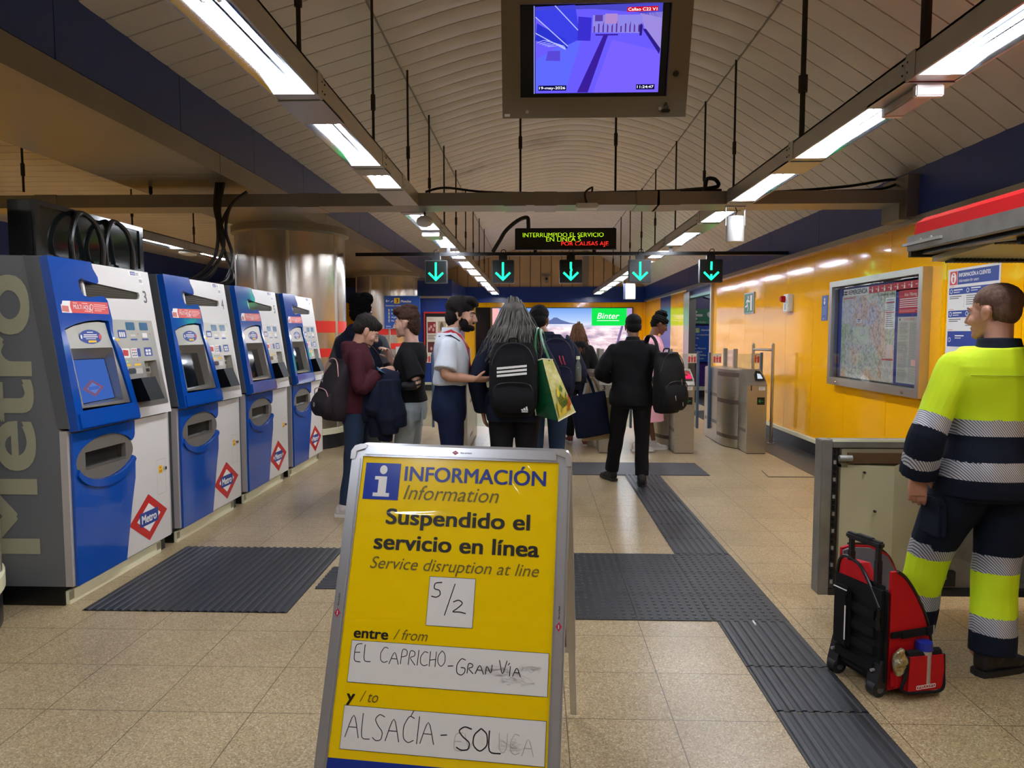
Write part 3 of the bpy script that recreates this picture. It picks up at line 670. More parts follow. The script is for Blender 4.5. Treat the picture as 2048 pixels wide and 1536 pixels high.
    m = MB(M_msteel); m.xf = FU; m.plate(U(bez), [U(rec)], -.01, .018)
    R = [(*p, .018) for p in U(rec)]; S = [(*p, d) for p, d in zip(U(scr), (-.03, -.035, -.045, -.045))]
    m.add(R + S, [(0, 1, 5, 4), (1, 2, 6, 5), (2, 3, 7, 6), (3, 0, 4, 7)]); m.build('screen_bezel', t, 20)
    m = MB(M_scr); m.xf = FU; m.add([(p[0], p[1], p[2] + .0) for p in S], [(0, 1, 2, 3)]); m.build('screen', t, 0)
    # oval label on the bezel
    m = MB(M_navy); m.xf = FU; m.poly(oval(.28, (1.58 - 1.05) * k, .11, .044, 32), .0195)
    for yy, ww, hh in ((.028, .06, .005), (.012, .13, .006), (.0, .14, .006), (-.012, .1, .004)): m.rect(.28 - ww / 2, (1.58 - 1.05) * k + yy - hh / 2, .28 + ww / 2, (1.58 - 1.05) * k + yy + hh / 2, .02, M_wlab)
    m.rect(.25, (1.545 - 1.05) * k, .33, (1.558 - 1.05) * k, .0202, M_ylab); m.poly(oval(.373, (1.58 - 1.05) * k, .012, .018, 14), .0203, M_rlab); m.poly(oval(.19, (1.58 - 1.05) * k, .008, .014, 12), .0203, M_wlab)
    m.build('oval_label', t, 0)
    # red promotion sticker
    P = FU @ T(.02, (1.72 - 1.05) * k, .0295)
    m = MB(M_rlab); m.xf = P; m.poly([(.02, .0), (.478, .003), (.478, .078), (.04, .07), (.03, .05), (.02, .048)], 0, M_rlab); m.poly([(.02, 0), (.11, 0), (.10, .04), (.11, .072), (.04, .07), (.03, .05), (.02, .048)], .0004, M_wlab)
    m.poly([(.02, .008), (.085, .004), (.085, .04), (.03, .042)], .0008, mat('card_red', '#C96A5A', rough=.4)); m.txt('MULTI AQUÍ', .13, .026, .026, M_wlab, .0008, .165, .012)
    for a, b, y in ((.13, .17, .058), (.215, .27, .059), (.33, .45, .055), (.33, .47, .043), (.33, .44, .03), (.33, .40, .018), (.23, .29, .012)): m.rect(a, y, b, y + .006, .0008, mat('label_pink', '#EBA8A0', rough=.5))
    m.ink([[(.285, .03), (.30, .062), (.325, .05), (.305, .02), (.285, .03)], [(.28, .01), (.285, .028), (.30, .022), (.305, .006)]], 0, 0, 1, 1, .004, M_wlab, .0009); m.build('promotion_sticker', t, 0)
    # payment panel
    m = MB(M_msteel); m.xf = FU; m.plate(U([(.595, 1.102), (1.055, 1.102), (1.012, 1.694), (.49, 1.694), (.49, 1.56), (.545, 1.48), (.58, 1.3)]), [U(tray)], .0, .006)
    m.build('payment_panel', t, 20)
    m = MB(M_navy); m.xf = FU @ T(.02, -1.05 * k, .007)
    H = lambda z: z * k
    for x in (.676, .84): m.poly(rrect(x, H(1.625), x + .105, H(1.678), .008, 3), 0, M_teal)
    m.poly(rrect(.572, H(1.572), .665, H(1.626), .008, 3), 0, M_navy)
    for i in range(3): m.rect(.585 + i * .024, H(1.58), .602 + i * .024, H(1.612), .0006, M_wlab)
    m.rect(.715, H(1.583), .775, H(1.596), 0, mat('steel_light', '#CFCBC2', rough=.3, metal=.5)); m.rect(.71, H(1.556), .79, H(1.567), 0, M_navy); m.rect(.86, H(1.575), .92, H(1.605), .0, M_wlab); m.rect(.85, H(1.556), .93, H(1.567), 0, M_navy)
    m.poly([(.54, H(1.556)), (.57, H(1.556)), (.585, H(1.563)), (.57, H(1.57)), (.54, H(1.57))], 0, M_ylab)
    m.poly(rrect(.57, H(1.44), .672, H(1.503), .006, 2), 0, M_wlab); m.poly([(.59, H(1.455)), (.65, H(1.452)), (.655, H(1.49)), (.595, H(1.495))], .0006, M_mred)
    m.poly(rrect(.69, H(1.44), .765, H(1.503), .006, 2), 0, M_wlab); m.poly(rrect(.76, H(1.445), .8, H(1.5), .006, 2), .0003, M_navy)
    for i in range(3):
        for j in range(3): m.rect(.698 + i * .02, H(1.448) + j * .019, .71 + i * .02, H(1.448) + j * .019 + .011, .0006, M_mred if j == 2 else M_dgrey)
    m.poly(rrect(.85, H(1.445), .95, H(1.505), .006, 2), 0, M_navy)
    for i in range(2):
        for j in range(2): m.rect(.866 + i * .036, H(1.453) + j * .022, .895 + i * .036, H(1.453) + j * .022 + .017, .0006, M_wlab)
    for x, z in ((.585, 1.384), (.705, 1.384), (.885, 1.16)): m.rect(x, H(z), x + .075, H(z + .014), 0, M_ylab)
    for x, y in ((.655, 1.6), (.80, 1.6), (.95, 1.6), (.74, 1.42)): m.poly([(x, H(y)), (x + .012, H(y) + .006), (x + .012, H(y) - .006)], 0, M_rlab if x > .7 else M_dgrey)
    m.poly([(.62, H(1.41)), (.632, H(1.41)), (.626, H(1.425))], 0, mat('led_small', '#9BE03A', emit=.6)); m.rect(.71, H(1.33), .79, H(1.365), 0, mat('steel_light', ''))
    m.build('pictograms', t, 0)
    m = MB(M_msteel); m.xf = FU @ T(.02, -1.05 * k, .006); m.poly(rrect(.6, H(1.333), .69, H(1.368), .017, 4), .012, mat('coin_chrome', '#D8D8D8', rough=.1, metal=1)); m.plate(rrect(.6, H(1.333), .69, H(1.368), .017, 4), [], 0, .011, mat('coin_chrome', '')); m.rect(.63, H(1.345), .665, H(1.35), .0125, M_black); m.build('coin_slot', t)
    m = MB(mat('hood_black', '#050506', rough=.5, spec=.15)); m.xf = FU @ T(.02, -1.05 * k, .006)
    m.add([(.62, H(1.297), 0), (.8, H(1.297), 0), (.8, H(1.297), .075), (.62, H(1.297), .075), (.63, H(1.14), 0), (.81, H(1.14), 0), (.81, H(1.14), .11), (.63, H(1.14), .11)], [(0, 1, 2, 3), (3, 2, 6, 7), (0, 3, 7, 4), (1, 5, 6, 2), (4, 7, 6, 5)]); m.build('keypad_hood', t, 0)
    # recessed cash tray
    m = MB(M_tray); m.xf = FU; R = [(*p, .006) for p in U(tray)]; S = [(p[0] + (.015 if i in (0, 3) else -.015), p[1] + (.012 if i < 2 else -.012), -.05) for i, p in enumerate(U(tray))]
    m.add(R + S, [(0, 1, 5, 4), (1, 2, 6, 5), (2, 3, 7, 6), (3, 0, 4, 7), (4, 5, 6, 7)], M_msteel); m.xf = FU @ T(.02, -1.05 * k, -.049)
    for z0, z1 in ((1.325, 1.375), (1.255, 1.285)):
        m.plate([(.85, H(z0)), (.955, H(z0)), (.955, H(z1)), (.85, H(z1))], [], 0, .02, M_msteel); m.rect(.865, H(z0) + .014, .94, H(z1) - .014, .021, M_black)
    m.build('cash_tray', t, 20)
    m = MB(M_wlab); m.xf = FU @ T(.02, -1.05 * k, .0008); m.rect(.83, H(2.005), .985, H(2.035), 0, M_wlab); m.rect(.85, H(2.008), .91, H(2.033), .0004, M_navy); m.txt('3020', .855, H(2.013), .013, M_wlab, .0008, .048, .02)
    for i in range(3): m.rect(.915, H(2.012) + i * .007, .955, H(2.012) + i * .007 + .003, .0004, M_dgrey)
    m.rect(.94, H(1.95), .995, H(2.0), 0, M_wlab)
    for i in range(4): m.rect(.95 + i * .01, H(1.962), .955 + i * .01, H(1.985), .0004, M_dgrey)
    m.build('inventory_label', t, 0)
    # lower door
    FL = frame((.0, 0, 0), (0, 1, 0), (0, 0, 1))
    ov = oval(.35, .835, .30, .132)
    m = MB(M_mwhite); m.xf = FL; m.plate([(.03, .11), (1.12, .11), (1.12, 1.022), (.03, 1.022)], [oval(.35, .835, .29, .125)], -.025, 0); 
    for a, b in (((.955, .445), (1.07, .445)), ((.955, .445), (.955, .695)), ((.955, .695), (1.07, .695)), ((1.07, .445), (1.07, .695))): m.add([(a[0] - .0012, a[1] - .0012, .0006), (b[0] + .0012, a[1] - .0012, .0006), (b[0] + .0012, b[1] + .0012, .0006), (a[0] - .0012, b[1] + .0012, .0006)], [(0, 1, 2, 3)], M_mside)
    door = m.build('lower_door', t, 20)
    ed = [(.668, 1.02), (.665, .93), (.655, .908), (.62, .897)]
    ed2 = [(.64, .79), (.658, .768), (.662, .75), (.655, .632), (.61, .482), (.52, .112)]
    arc = [(.35 + .305 * math.cos(a), .835 + .137 * math.sin(a)) for a in (math.radians(d) for d in range(24, 343, 12))]
    out = [(.02, .112)] + list(reversed(ed2)) + list(reversed([p for p in arc])) [:0] + []
    m = MB(M_mblue); m.xf = FL
    pts = [(.02, 1.02), (.02, .112)] + list(reversed(ed2)) + list(reversed(arc)) + list(reversed(ed))
    m.plate(pts, [], 0, .016)
    # raised lip under the oval tray
    L1 = [(.35 + .305 * math.cos(a), .835 + .137 * math.sin(a)) for a in (math.radians(d) for d in range(195, 346, 8))]
    L2 = [(.35 + .318 * math.cos(a), .815 + .165 * math.sin(a)) for a in (math.radians(d) for d in range(342, 194, -8))]
    m.plate(L1 + L2, [], .014, .03); m.build('lower_shell', t, 35)
    m = MB(M_tray); m.xf = FL; m.plate(ov, [[(.145, .79), (.565, .79), (.565, .888), (.145, .888)]], -.03, .008); m.build('ticket_tray', t, 25)
    m = MB(mat('tray_window', '#1E1C1A', rough=.15)); m.xf = FL; m.rect(.14, .78, .57, .895, -.02); m.plate([(.145, .787), (.565, .787), (.565, .793), (.145, .793)], [], -.02, .012, M_msteel); m.build('tray_window', t, 0)
    m = MB(M_ylab); m.xf = FL; m.poly(rrect(.975, .595, 1.03, .65, .004, 2), .001); m.poly(oval(1.0, .637, .007, .007, 10), .0015, M_rlab); m.rect(.985, .60, 1.02, .618, .0015, mat('label_orange', '#C9861C', rough=.5)); m.cyl((1.055, .623, 0), (1.055, .623, .014), .016, .013, mat('coin_chrome', ''), 16); m.rect(1.051, .616, 1.059, .63, .0145, M_black); m.build('lock', t)
    # diamond logo
    m = MB(M_mred); m.xf = FL; cx, cy = .83, .315
    m.poly([(cx + .245, cy), (cx, cy + .165), (cx - .245, cy), (cx, cy - .165)], .0008); m.poly([(cx + .15, cy), (cx, cy + .101), (cx - .15, cy), (cx, cy - .101)], .0014, M_wlab)
    m.poly(rrect(cx - .118, cy - .048, cx + .118, cy + .048, .008, 2), .002, M_navy); m.txt('Metro', cx, cy - .028, .056, M_wlab, .0026, .185, .035, 0, 'C'); m.build('logo', t, 0)
    return t
m1 = machine('blue and white ticket machine numbered 3, grey side lettered Metro facing the camera')
def digit(t, s):
    m = MB(M_dgrey); th = math.atan(.14); m.xf = frame((slope(1.05), 0, 1.05), (0, 1, 0), (-math.sin(th), 0, math.cos(th))) @ T(.02, -1.05 / math.cos(th), .001)
    m.txt(s, .99, 1.84, .083, None, 0, .04, .02, 0, 'C'); m.build('number', t, 0)
ms = [m1] + [dup(m1, (-2.71, 4.0 + 1.262 * i, 0), l) for i, l in ((1, 'blue and white ticket machine numbered 4, second from the camera'), (2, 'blue and white ticket machine numbered 5, third from the camera'), (3, 'blue and white ticket machine farthest from the camera, beside the woman in maroon'))]
for t, s in zip(ms, '345'): digit(t, s)
# side lettering of the first machine, read from the bottom up
m = MB(M_glyph); m.xf = frame((-.72, -.0045, 0), (0, 0, 1), (-1, 0, 0))
m.txt('Metro', .325, -.525, .325, None, 0, 1.60, .03); m.build('side_lettering', ms[0], 0)
# glowing start screen of the first machine
th = math.atan(.14); FU = frame((slope(1.05), 0, 1.05), (0, 1, 0), (-math.sin(th), 0, math.cos(th)))
m = MB(); k = 1 / math.cos(th); U = lambda L: [(x + .02, (y - 1.05) * k) for x, y in L]
def on_screen(u, v):
    c = [Vector((*U([p])[0], z)) for p, z in (((.12, 1.18), -.03), ((.486, 1.19), -.035), ((.46, 1.452), -.045), ((.10, 1.455), -.045))]
    p = c[0].lerp(c[1], u).lerp(c[3].lerp(c[2], u), v); return p + Vector((0, 0, .0015))
m.xf = FU
def sq(pts, c, s, dz=0):
    m.add([tuple(on_screen(*p) + Vector((0, 0, dz))) for p in pts], [tuple(range(len(pts)))], glow('start_' + c.strip('#'), c, s))
sq([(.02, .02), (.98, .02), (.98, .98), (.02, .98)], '#3F63B4', .7, .001)
sq([(.45, .12), (.75, .32), (.45, .52), (.15, .32)], '#7A5676', .7, .004); sq([(.45, .19), (.64, .32), (.45, .45), (.26, .32)], '#5C7CC4', .7, .006); sq([(.3, .28), (.6, .28), (.6, .36), (.3, .36)], '#4766B8', .7, .008)
m.build('start_picture', ms[0], 0)
# black light box standing on the first two machines
t = thing('display_box', 'glossy black advertising display lying along the tops of the first two machines', 'display', (-3.0, 4.22, 2.062))
M_gloss = mat('gloss_black', '#08090A', rough=.12)
m = MB(M_gloss); m.bx(-.17, -.012, 0, 1.18, 0, .345, None, .006); m.build('case', t)
m = MB(M_gloss); m.xf = frame((-.012, 0, 0), (0, 1, 0), (0, 0, 1)); m.plate([(0, 0), (1.18, 0), (1.18, .345), (0, .345)], [[(.05, .03), (1.13, .03), (1.13, .315), (.05, .315)]], 0, .014); m.build('frame', t)
m = MB(mat('dark_glass', '#101312', rough=.08)); m.bx(-.0115, -.008, .05, 1.13, .03, .315); m.build('panel', t)
for i, y in enumerate((4.62, 4.98)):
    cable([(-2.95, y - .14, 2.07), (-2.94, y - .16, 2.2), (-2.95, y - .1, 2.33), (-2.97, y + .0, 2.39), (-2.94, y + .1, 2.33), (-2.93, y + .15, 2.2), (-2.94, y + .16, 2.07)], .017, 'thick black cable loop over the glossy black display, the %s one' % ('nearer to the camera' if i == 0 else 'one over the second machine'))
# ------------------------------------------------------------------ advertising screen on the end wall
def ad_material():
    m = bpy.data.materials.new('ad_picture'); m.use_nodes = True; nt = m.node_tree; N = nt.nodes; L = nt.links; N.clear()
    tc = N.new('ShaderNodeTexCoord'); sp = N.new('ShaderNodeSeparateXYZ'); L.new(tc.outputs['Object'], sp.inputs[0])
    mp = N.new('ShaderNodeMapping'); mp.inputs['Scale'].default_value = (1.0, 1, 3.4); L.new(tc.outputs['Object'], mp.inputs[0])
    n = N.new('ShaderNodeTexNoise'); n.inputs['Scale'].default_value = 1.7; n.inputs['Detail'].default_value = 9; n.inputs['Roughness'].default_value = .6; L.new(mp.outputs[0], n.inputs['Vector'])
    sky = N.new('ShaderNodeValToRGB'); mr = N.new('ShaderNodeMapRange'); mr.inputs[1].default_value = 0; mr.inputs[2].default_value = 2.2; L.new(sp.outputs[2], mr.inputs[0]); L.new(mr.outputs[0], sky.inputs[0])
    cl = N.new('ShaderNodeValToRGB'); L.new(n.outputs[0], cl.inputs[0])
    e = sky.color_ramp.elements; e[0].position = 0; e[0].color = lin('#E8B7B0'); e[1].position = 1; e[1].color = lin('#6E9BE0')
    for p, c in ((.45, '#D9B6C4'), (.62, '#E9DBE6'), (.72, '#E4E6F4'), (.82, '#A9C3EE')): x = e.new(p); x.color = lin(c)
    e = cl.color_ramp.elements; e[0].position = .36; e[0].color = lin('#7F7199'); e[1].position = .62; e[1].color = lin('#FFF0F2')
    e.new(.5).color = lin('#DDBFCB')
    fac = N.new('ShaderNodeMapRange'); fac.inputs[1].default_value = 1.5; fac.inputs[2].default_value = 1.72; fac.inputs[3].default_value = .85; fac.inputs[4].default_value = 0; L.new(sp.outputs[2], fac.inputs[0])
    mx = N.new('ShaderNodeMix'); mx.data_type = 'RGBA'; L.new(fac.outputs[0], mx.inputs[0]); L.new(sky.outputs[0], mx.inputs[6]); L.new(cl.outputs[0], mx.inputs[7])
    em = N.new('ShaderNodeEmission'); em.inputs[1].default_value = AD; L.new(mx.outputs[2], em.inputs[0])
    o = N.new('ShaderNodeOutputMaterial'); L.new(em.outputs[0], o.inputs[0]); return m
AD = .85
t = thing('advertising_screen', 'huge lit advertising screen with clouds, a mountain and a green corner on the end wall', 'screen', (.85, 23.9, .25))
m = MB(M_black); m.bx(-2.32, 2.42, -.02, .1, -.03, 2.24, None, .01); m.build('frame', t)
m = MB(ad_material()); m.xf = frame((0, -.025, 0), (1, 0, 0), (0, 0, 1)); m.rect(-2.28, 0, 2.38, 2.21, 0); m.build('picture', t, 0)
m = MB(); m.xf = frame((0, -.029, 0), (1, 0, 0), (0, 0, 1))
m.poly([(-.75, 1.68), (-.45, 1.76), (-.3, 1.84), (-.22, 1.9), (-.12, 1.9), (.02, 1.82), (.3, 1.73), (.6, 1.68)], 0, glow('ad_mountain', '#6C7FB8', .6))
m.build('advert', t, 0); m = MB(); m.xf = frame((0, -.029, 0), (1, 0, 0), (0, 0, 1))
m.rect(1.04, 1.63, 2.2, 2.21, 0, glow('ad_green', '#12D94A', .85)); m.txt('Binter', 1.22, 1.86, .19, glow('ad_white', '#FFFFFF', 1.0), .001, .74, .008, .25); m.rect(1.22, 1.79, 1.95, 1.805, .001, glow('ad_white', '')); m.build('logo_panel', t, 0); m = MB(); m.xf = frame((0, -.029, 0), (1, 0, 0), (0, 0, 1))
m.rect(2.2, 0, 2.38, 2.21, .0005, glow('ad_violet', '#B9A2D8', .7)); m.add([(2.02, 1.62, .001), (1.85, 1.0, .001), (1.9, .9, .001), (2.1, 1.62, .001)], [(0, 1, 2, 3)], glow('ad_violet2', '#8E7BB0', .55))
m.rect(-2.28, 0, -2.05, 2.21, .0005, glow('ad_pink', '#E8A8A8', .9))
m.txt('volar,', .85, .95, .16, glow('ad_blue', '#62B4FF', 1.0), .001, None, .01, .25, 'R'); m.txt('nubes.', 1.1, .62, .16, glow('ad_blue', ''), .001, None, .01, .25, 'R')
m.build('slogan', t, 0)
t = thing('dark_panel', 'tall black panel on the end wall beside the lit advertising screen', 'panel', (-1.73, 23.9, .25)); m = MB(M_gloss); m.bx(-.26, .24, 0, .1, -.03, 2.24, None, .008); m.build('panel', t)
# ------------------------------------------------------------------ signs on columns and far walls
def sheet(m, w_, h_, th=.004): m.bx(0, w_, 0, h_, -th, 0, None)
def lines(m, x0, x1, y0, n, dy, hh, mm, z, ragged=.3, seed=1):
    rng = random.Random(seed)
    for i in range(n): m.rect(x0, y0 - i * dy, x1 - (x1 - x0) * ragged * rng.random(), y0 - i * dy + hh, z, mm)
M_sblue = mat('sign_blue', '#1D4FA6', rough=.35); M_sgreen = mat('sign_green', '#14794A', rough=.35)
t = thing('direction_sign', 'blue metro direction sign for line 3 on the second steel column', 'sign', (-3.5, 16.79, 1.72))
m = MB(M_sblue); m.xf = frame((0, 0, 0), (1, 0, 0), (0, 0, 1)); m.bx(-.07, .78, 0, .78, -.03, 0); m.build('panel', t)
m = MB(M_wlab); m.xf = frame((0, -.004, 0), (1, 0, 0), (0, 0, 1)); m.poly(rrect(.17, .60, .30, .73, .01, 2), 0, M_ylab); m.txt('3', .205, .62, .09, M_black, .001, .06, .02); m.txt('Moncloa', .33, .625, .055, M_wlab, 0, .24, .02)
m.ink([[(-.03, .66), (.06, .66)], [(0, .69), (-.03, .66), (0, .63)], [(.09, .63), (.12, .66), (.15, .66)]], 0, 0, 1, 1, .012, M_wlab); m.txt('Estaciones y correspondencias', -.03, .535, .035, M_wlab, 0, .55)
m.rect(.035, .15, .05, .47, 0, M_ylab)
for i, s in enumerate(('Plaza de España', 'Ventura Rodríguez', 'Argüelles', 'Moncloa')):
    y = .44 - i * .085; m.rect(.03, y, .055, y + .02, .001, M_wlab); m.txt(s, .1, y - .012, .038, M_wlab, 0, None, .01)
m.txt('Salida', -.03, .045, .035, M_wlab); m.txt('Para más información', -.03, .0, .02, M_wlab); m.build('lettering', t, 0)
t = thing('poster_case', 'red framed poster case on the blue return wall near the second column', 'poster', (-3.12, 19.93, .94))
m = MB(M_red); m.xf = frame((0, 0, 0), (1, 0, 0), (0, 0, 1)); m.plate([(0, 0), (.74, 0), (.74, 1.28), (0, 1.28)], [[(.03, .04), (.71, .04), (.71, 1.24), (.03, 1.24)]], -.05, 0); m.build('frame', t)
m = MB(M_black); m.xf = frame((0, 0, 0), (1, 0, 0), (0, 0, 1)); m.rect(.03, .04, .71, 1.24, -.02); m.rect(.07, .08, .67, 1.14, -.018, mat('paper', '#E4DDCB', rough=.6))
m.rect(.1, .68, .33, 1.0, -.016, mat('poster_red', '#8E2B30', rough=.6)); m.rect(.4, .7, .62, 1.02, -.016, mat('poster_sand', '#B8A78A', rough=.6)); m.rect(.1, .14, .4, .44, -.016, mat('poster_wine', '#5E2A2A', rough=.6)); m.poly(oval(.5, .86, .05, .14, 14), -.015, mat('poster_brown', '#6B5A44', rough=.6))
for x, y in ((.15, .8), (.2, .86), (.26, .78), (.29, .9), (.2, .25), (.3, .3)): m.poly(oval(x, y, .03, .05, 10), -.0145, mat('poster_pink', '#D9A7A0', rough=.6))
m.txt('teatro', .14, 1.07, .03, M_red, -.015); lines(m, .1, .34, .62, 4, .035, .014, M_dgrey, -.015); lines(m, .42, .64, .62, 5, .035, .01, M_dgrey, -.015, .3, 3); lines(m, .43, .64, .4, 6, .04, .012, M_dgrey, -.015, .4, 5); m.build('poster', t, 0)
t = thing('defibrillator_sign', 'green sign with a white arrow and a heart on the purple passage wall', 'sign', (3.86, 18.12, 1.85))
m = MB(M_sgreen); m.xf = frame((0, 0, 0), (1, 0, 0), (0, 0, 1)); m.bx(0, .98, 0, .38, -.02, 0); m.build('panel', t)
m = MB(M_wlab); m.xf = frame((0, -.003, 0), (1, 0, 0), (0, 0, 1)); m.poly([(.06, .22), (.19, .34), (.24, .31), (.18, .25), (.36, .25), (.36, .19), (.18, .19), (.24, .13), (.19, .1)])
h = [(.58 + .11 * (16 * math.sin(a) ** 3) / 16, .22 + .1 * (13 * math.cos(a) - 5 * math.cos(2 * a) - 2 * math.cos(3 * a) - math.cos(4 * a)) / 14) for a in (2 * math.pi * k / 30 for k in range(30))]
m.poly(h); m.ink([[(.6, .31), (.55, .23), (.61, .23), (.56, .14)]], 0, 0, 1, 1, .02, M_sgreen, .001); m.txt('Desfibrilador / Defibrillator', .04, .03, .045, M_wlab, 0, .9); m.build('lettering', t, 0)
t = thing('direction_sign', 'blue metro direction sign for line 5 on the purple passage wall', 'sign', (3.78, 18.12, .9))
m = MB(M_sblue); m.xf = frame((0, 0, 0), (1, 0, 0), (0, 0, 1)); m.bx(0, 1.0, 0, .9, -.02, 0); m.build('panel', t)
m = MB(M_wlab); m.xf = frame((0, -.003, 0), (1, 0, 0), (0, 0, 1)); m.poly(rrect(.24, .73, .37, .85, .01, 2), 0, mat('line_green', '#B7C83B', rough=.4)); m.txt('5', .28, .745, .09, M_wlab, .001, .055, .02); m.txt('Alameda de Osuna', .41, .78, .045, M_wlab, 0, .5, .02); m.txt('Estaciones y correspondencias', .04, .665, .035, M_wlab, 0, .62)
m.rect(.09, .08, .105, .62, 0, mat('line_green', ''))
for i, s in enumerate(('Gran Vía', '', 'Chueca', 'Alonso Martínez', 'Rubén Darío', 'Núñez de Balboa', 'Diego de León')):
    if s: m.rect(.08, .59 - i * .085, .115, .605 - i * .085, .001, M_wlab); m.txt(s, .15, .575 - i * .085, .04, M_wlab, 0, None, .015)
m.build('lettering', t, 0)
# ------------------------------------------------------------------ things on the yellow wall (local x runs away from the camera's left to right)
def onwall(y, z, dx=0.): return frame((3.7 - dx, y, z), (0, -1, 0), (0, 0, 1))
t = thing('exit_sign', 'small green running man exit sign on the yellow wall', 'sign', (3.7, 12.7, 1.95)); X0 = frame((0, 0, 0), (0, -1, 0), (0, 0, 1))
m = MB(mat('exit_green', '#1D6B45', rough=.4)); m.xf = X0; m.bx(0, .55, 0, .36, 0, .02, M_alu); m.rect(.02, .02, .53, .34, .021, mat('exit_green', '')); m.build('panel', t, 0)
m = MB(M_wlab); m.xf = X0; m.rect(.36, .05, .46, .31, .022); m.poly(oval(.24, .28, .025, .03, 12), .022); m.ink([[(.23, .25), (.2, .16), (.25, .1), (.22, .05)], [(.2, .16), (.14, .12), (.08, .13)], [(.23, .23), (.3, .2), (.33, .22)], [(.23, .23), (.16, .22), (.13, .18)]], 0, 0, 1, 1, .03, M_wlab, .022); m.build('pictogram', t, 0)
t = thing('fire_alarm', 'white alarm box with a red beacon on the yellow wall', 'alarm', (3.7, 10.55, 1.915)); m = MB(M_white); m.xf = X0; m.bx(0, .2, 0, .26, 0, .08, None, .01); m.build('case', t)
m = MB(mat('beacon_red', '#B3131B', rough=.2)); m.xf = X0; m.cyl((.06, .19, .08), (.06, .19, .14), .05, .04, None, 20); m.build('beacon', t); m = MB(M_dgrey); m.xf = X0; 
for i in range(4): m.rect(.05, .04 + i * .02, .12, .05 + i * .02, .081)
m.build('grille', t, 0)
t = thing('notice', 'narrow blue notice on the yellow wall beside the map case', 'notice', (3.7, 9.33, 1.77)); m = MB(mat('notice_blue', '#2A4F96', rough=.4)); m.xf = X0; m.bx(0, .19, 0, .32, 0, .004); m.build('panel', t, 0)
m = MB(M_wlab); m.xf = X0; m.poly(oval(.09, .27, .02, .02, 12), .005); m.poly([(.07, .25), (.12, .24), (.1, .2), (.06, .22)], .005); lines(m, .03, .16, .17, 6, .018, .005, mat('notice_line', '#8FA3CC', rough=.5), .005); m.rect(.06, .015, .075, .035, .005); m.rect(.11, .015, .13, .035, .005, M_rlab); m.build('lettering', t, 0)
# map case
t = thing('map_case', 'large steel framed glazed case with a city map and notices on the yellow wall', 'display case', (3.7, 8.89, .99))
m = MB(M_steelm); m.xf = X0; m.plate([(0, 0), (2.1, 0), (2.1, 1.24), (0, 1.24)], [[(.075, .085), (2.03, .085), (2.03, 1.175), (.075, 1.175)]], 0, .09)
for x in (.25, 1.81): m.cyl((x, .035, .09), (x, .035, .1), .016, .012, mat('coin_chrome', ''), 12)
m.build('frame', t)
m = MB(mat('case_black', '#141210', rough=.5)); m.xf = X0; m.rect(.07, .08, 2.04, 1.18, .012); m.build('backing', t, 0)
def map_material():
    m = bpy.data.materials.new('city_map'); m.use_nodes = True; nt = m.node_tree; N = nt.nodes; L = nt.links; B = N['Principled BSDF']
    tc = N.new('ShaderNodeTexCoord')
    n = N.new('ShaderNodeTexNoise'); n.inputs['Scale'].default_value = 2.0; n.inputs['Detail'].default_value = 3; L.new(tc.outputs['Object'], n.inputs['Vector'])
    r = N.new('ShaderNodeValToRGB'); L.new(n.outputs[0], r.inputs[0]); e = r.color_ramp.elements; e[0].position = .3; e[0].color = lin('#A3B07E'); e[1].position = .75; e[1].color = lin('#CFC9C4')
    e.new(.42).color = lin('#B7BBA2'); e.new(.5).color = lin('#C6C2BC'); e.new(.58).color = lin('#D2AE90'); e.new(.64).color = lin('#BFBCC4')
    v = N.new('ShaderNodeTexVoronoi'); v.feature = 'DISTANCE_TO_EDGE'; v.inputs['Scale'].default_value = 9; L.new(tc.outputs['Object'], v.inputs['Vector'])
    mr = N.new('ShaderNodeMapRange'); mr.inputs[1].default_value = 0; mr.inputs[2].default_value = .05; mr.inputs[3].default_value = .8; mr.inputs[4].default_value = 1; L.new(v.outputs[0], mr.inputs[0])
    n2 = N.new('ShaderNodeTexNoise'); n2.inputs['Scale'].default_value = 34; n2.inputs['Detail'].default_value = 4; L.new(tc.outputs['Object'], n2.inputs['Vector'])
    mr2 = N.new('ShaderNodeMapRange'); mr2.inputs[1].default_value = .35; mr2.inputs[2].default_value = .55; mr2.inputs[3].default_value = .55; mr2.inputs[4].default_value = 1; L.new(n2.outputs[0], mr2.inputs[0])
    mu = N.new('ShaderNodeMath'); mu.operation = 'MULTIPLY'; L.new(mr.outputs[0], mu.inputs[0]); L.new(mr2.outputs[0], mu.inputs[1])
    mx = N.new('ShaderNodeMix'); mx.data_type = 'RGBA'; mx.blend_type = 'MULTIPLY'; mx.inputs[0].default_value = 1; L.new(r.outputs[0], mx.inputs[6]); L.new(mu.outputs[0], mx.inputs[7])
    L.new(mx.outputs[2], B.inputs['Base Color']); B.inputs['Roughness'].default_value = .5; return m
M_map = map_material(); M_paper = mat('paper', ''); M_warn = mat('warn_red', '#B81E2C', rough=.5); M_indigo = mat('indigo', '#20307E', rough=.5); M_text = mat('print_black', '#2A2A2C', rough=.6); M_doc = mat('document', '#BDB6AD', rough=.6, var=.25, vscale=60, stretch=(1, 1, 8))
m = MB(M_indigo); m.xf = X0; m.rect(.12, .1, .25, 1.16, .013); m.rect(1.44, .1, 2.02, 1.16, .013); m.rect(.2, 1.04, 2.02, 1.16, .013)
m.rect(.2, .104, 1.47, 1.06, .016, M_map); m.rect(.235, 1.05, .875, 1.133, .0165, mat('map_title', '#D8D8D8', rough=.5)); m.txt('EMERGENCIA', .42, 1.066, .052, M_text, .0175, .42, .03); m.rect(.37, 1.066, .4, 1.118, .0175, M_warn)
m.rect(.25, 1.067, .34, 1.085, .0175, M_text); m.rect(.25, 1.095, .34, 1.112, .0175, M_text)
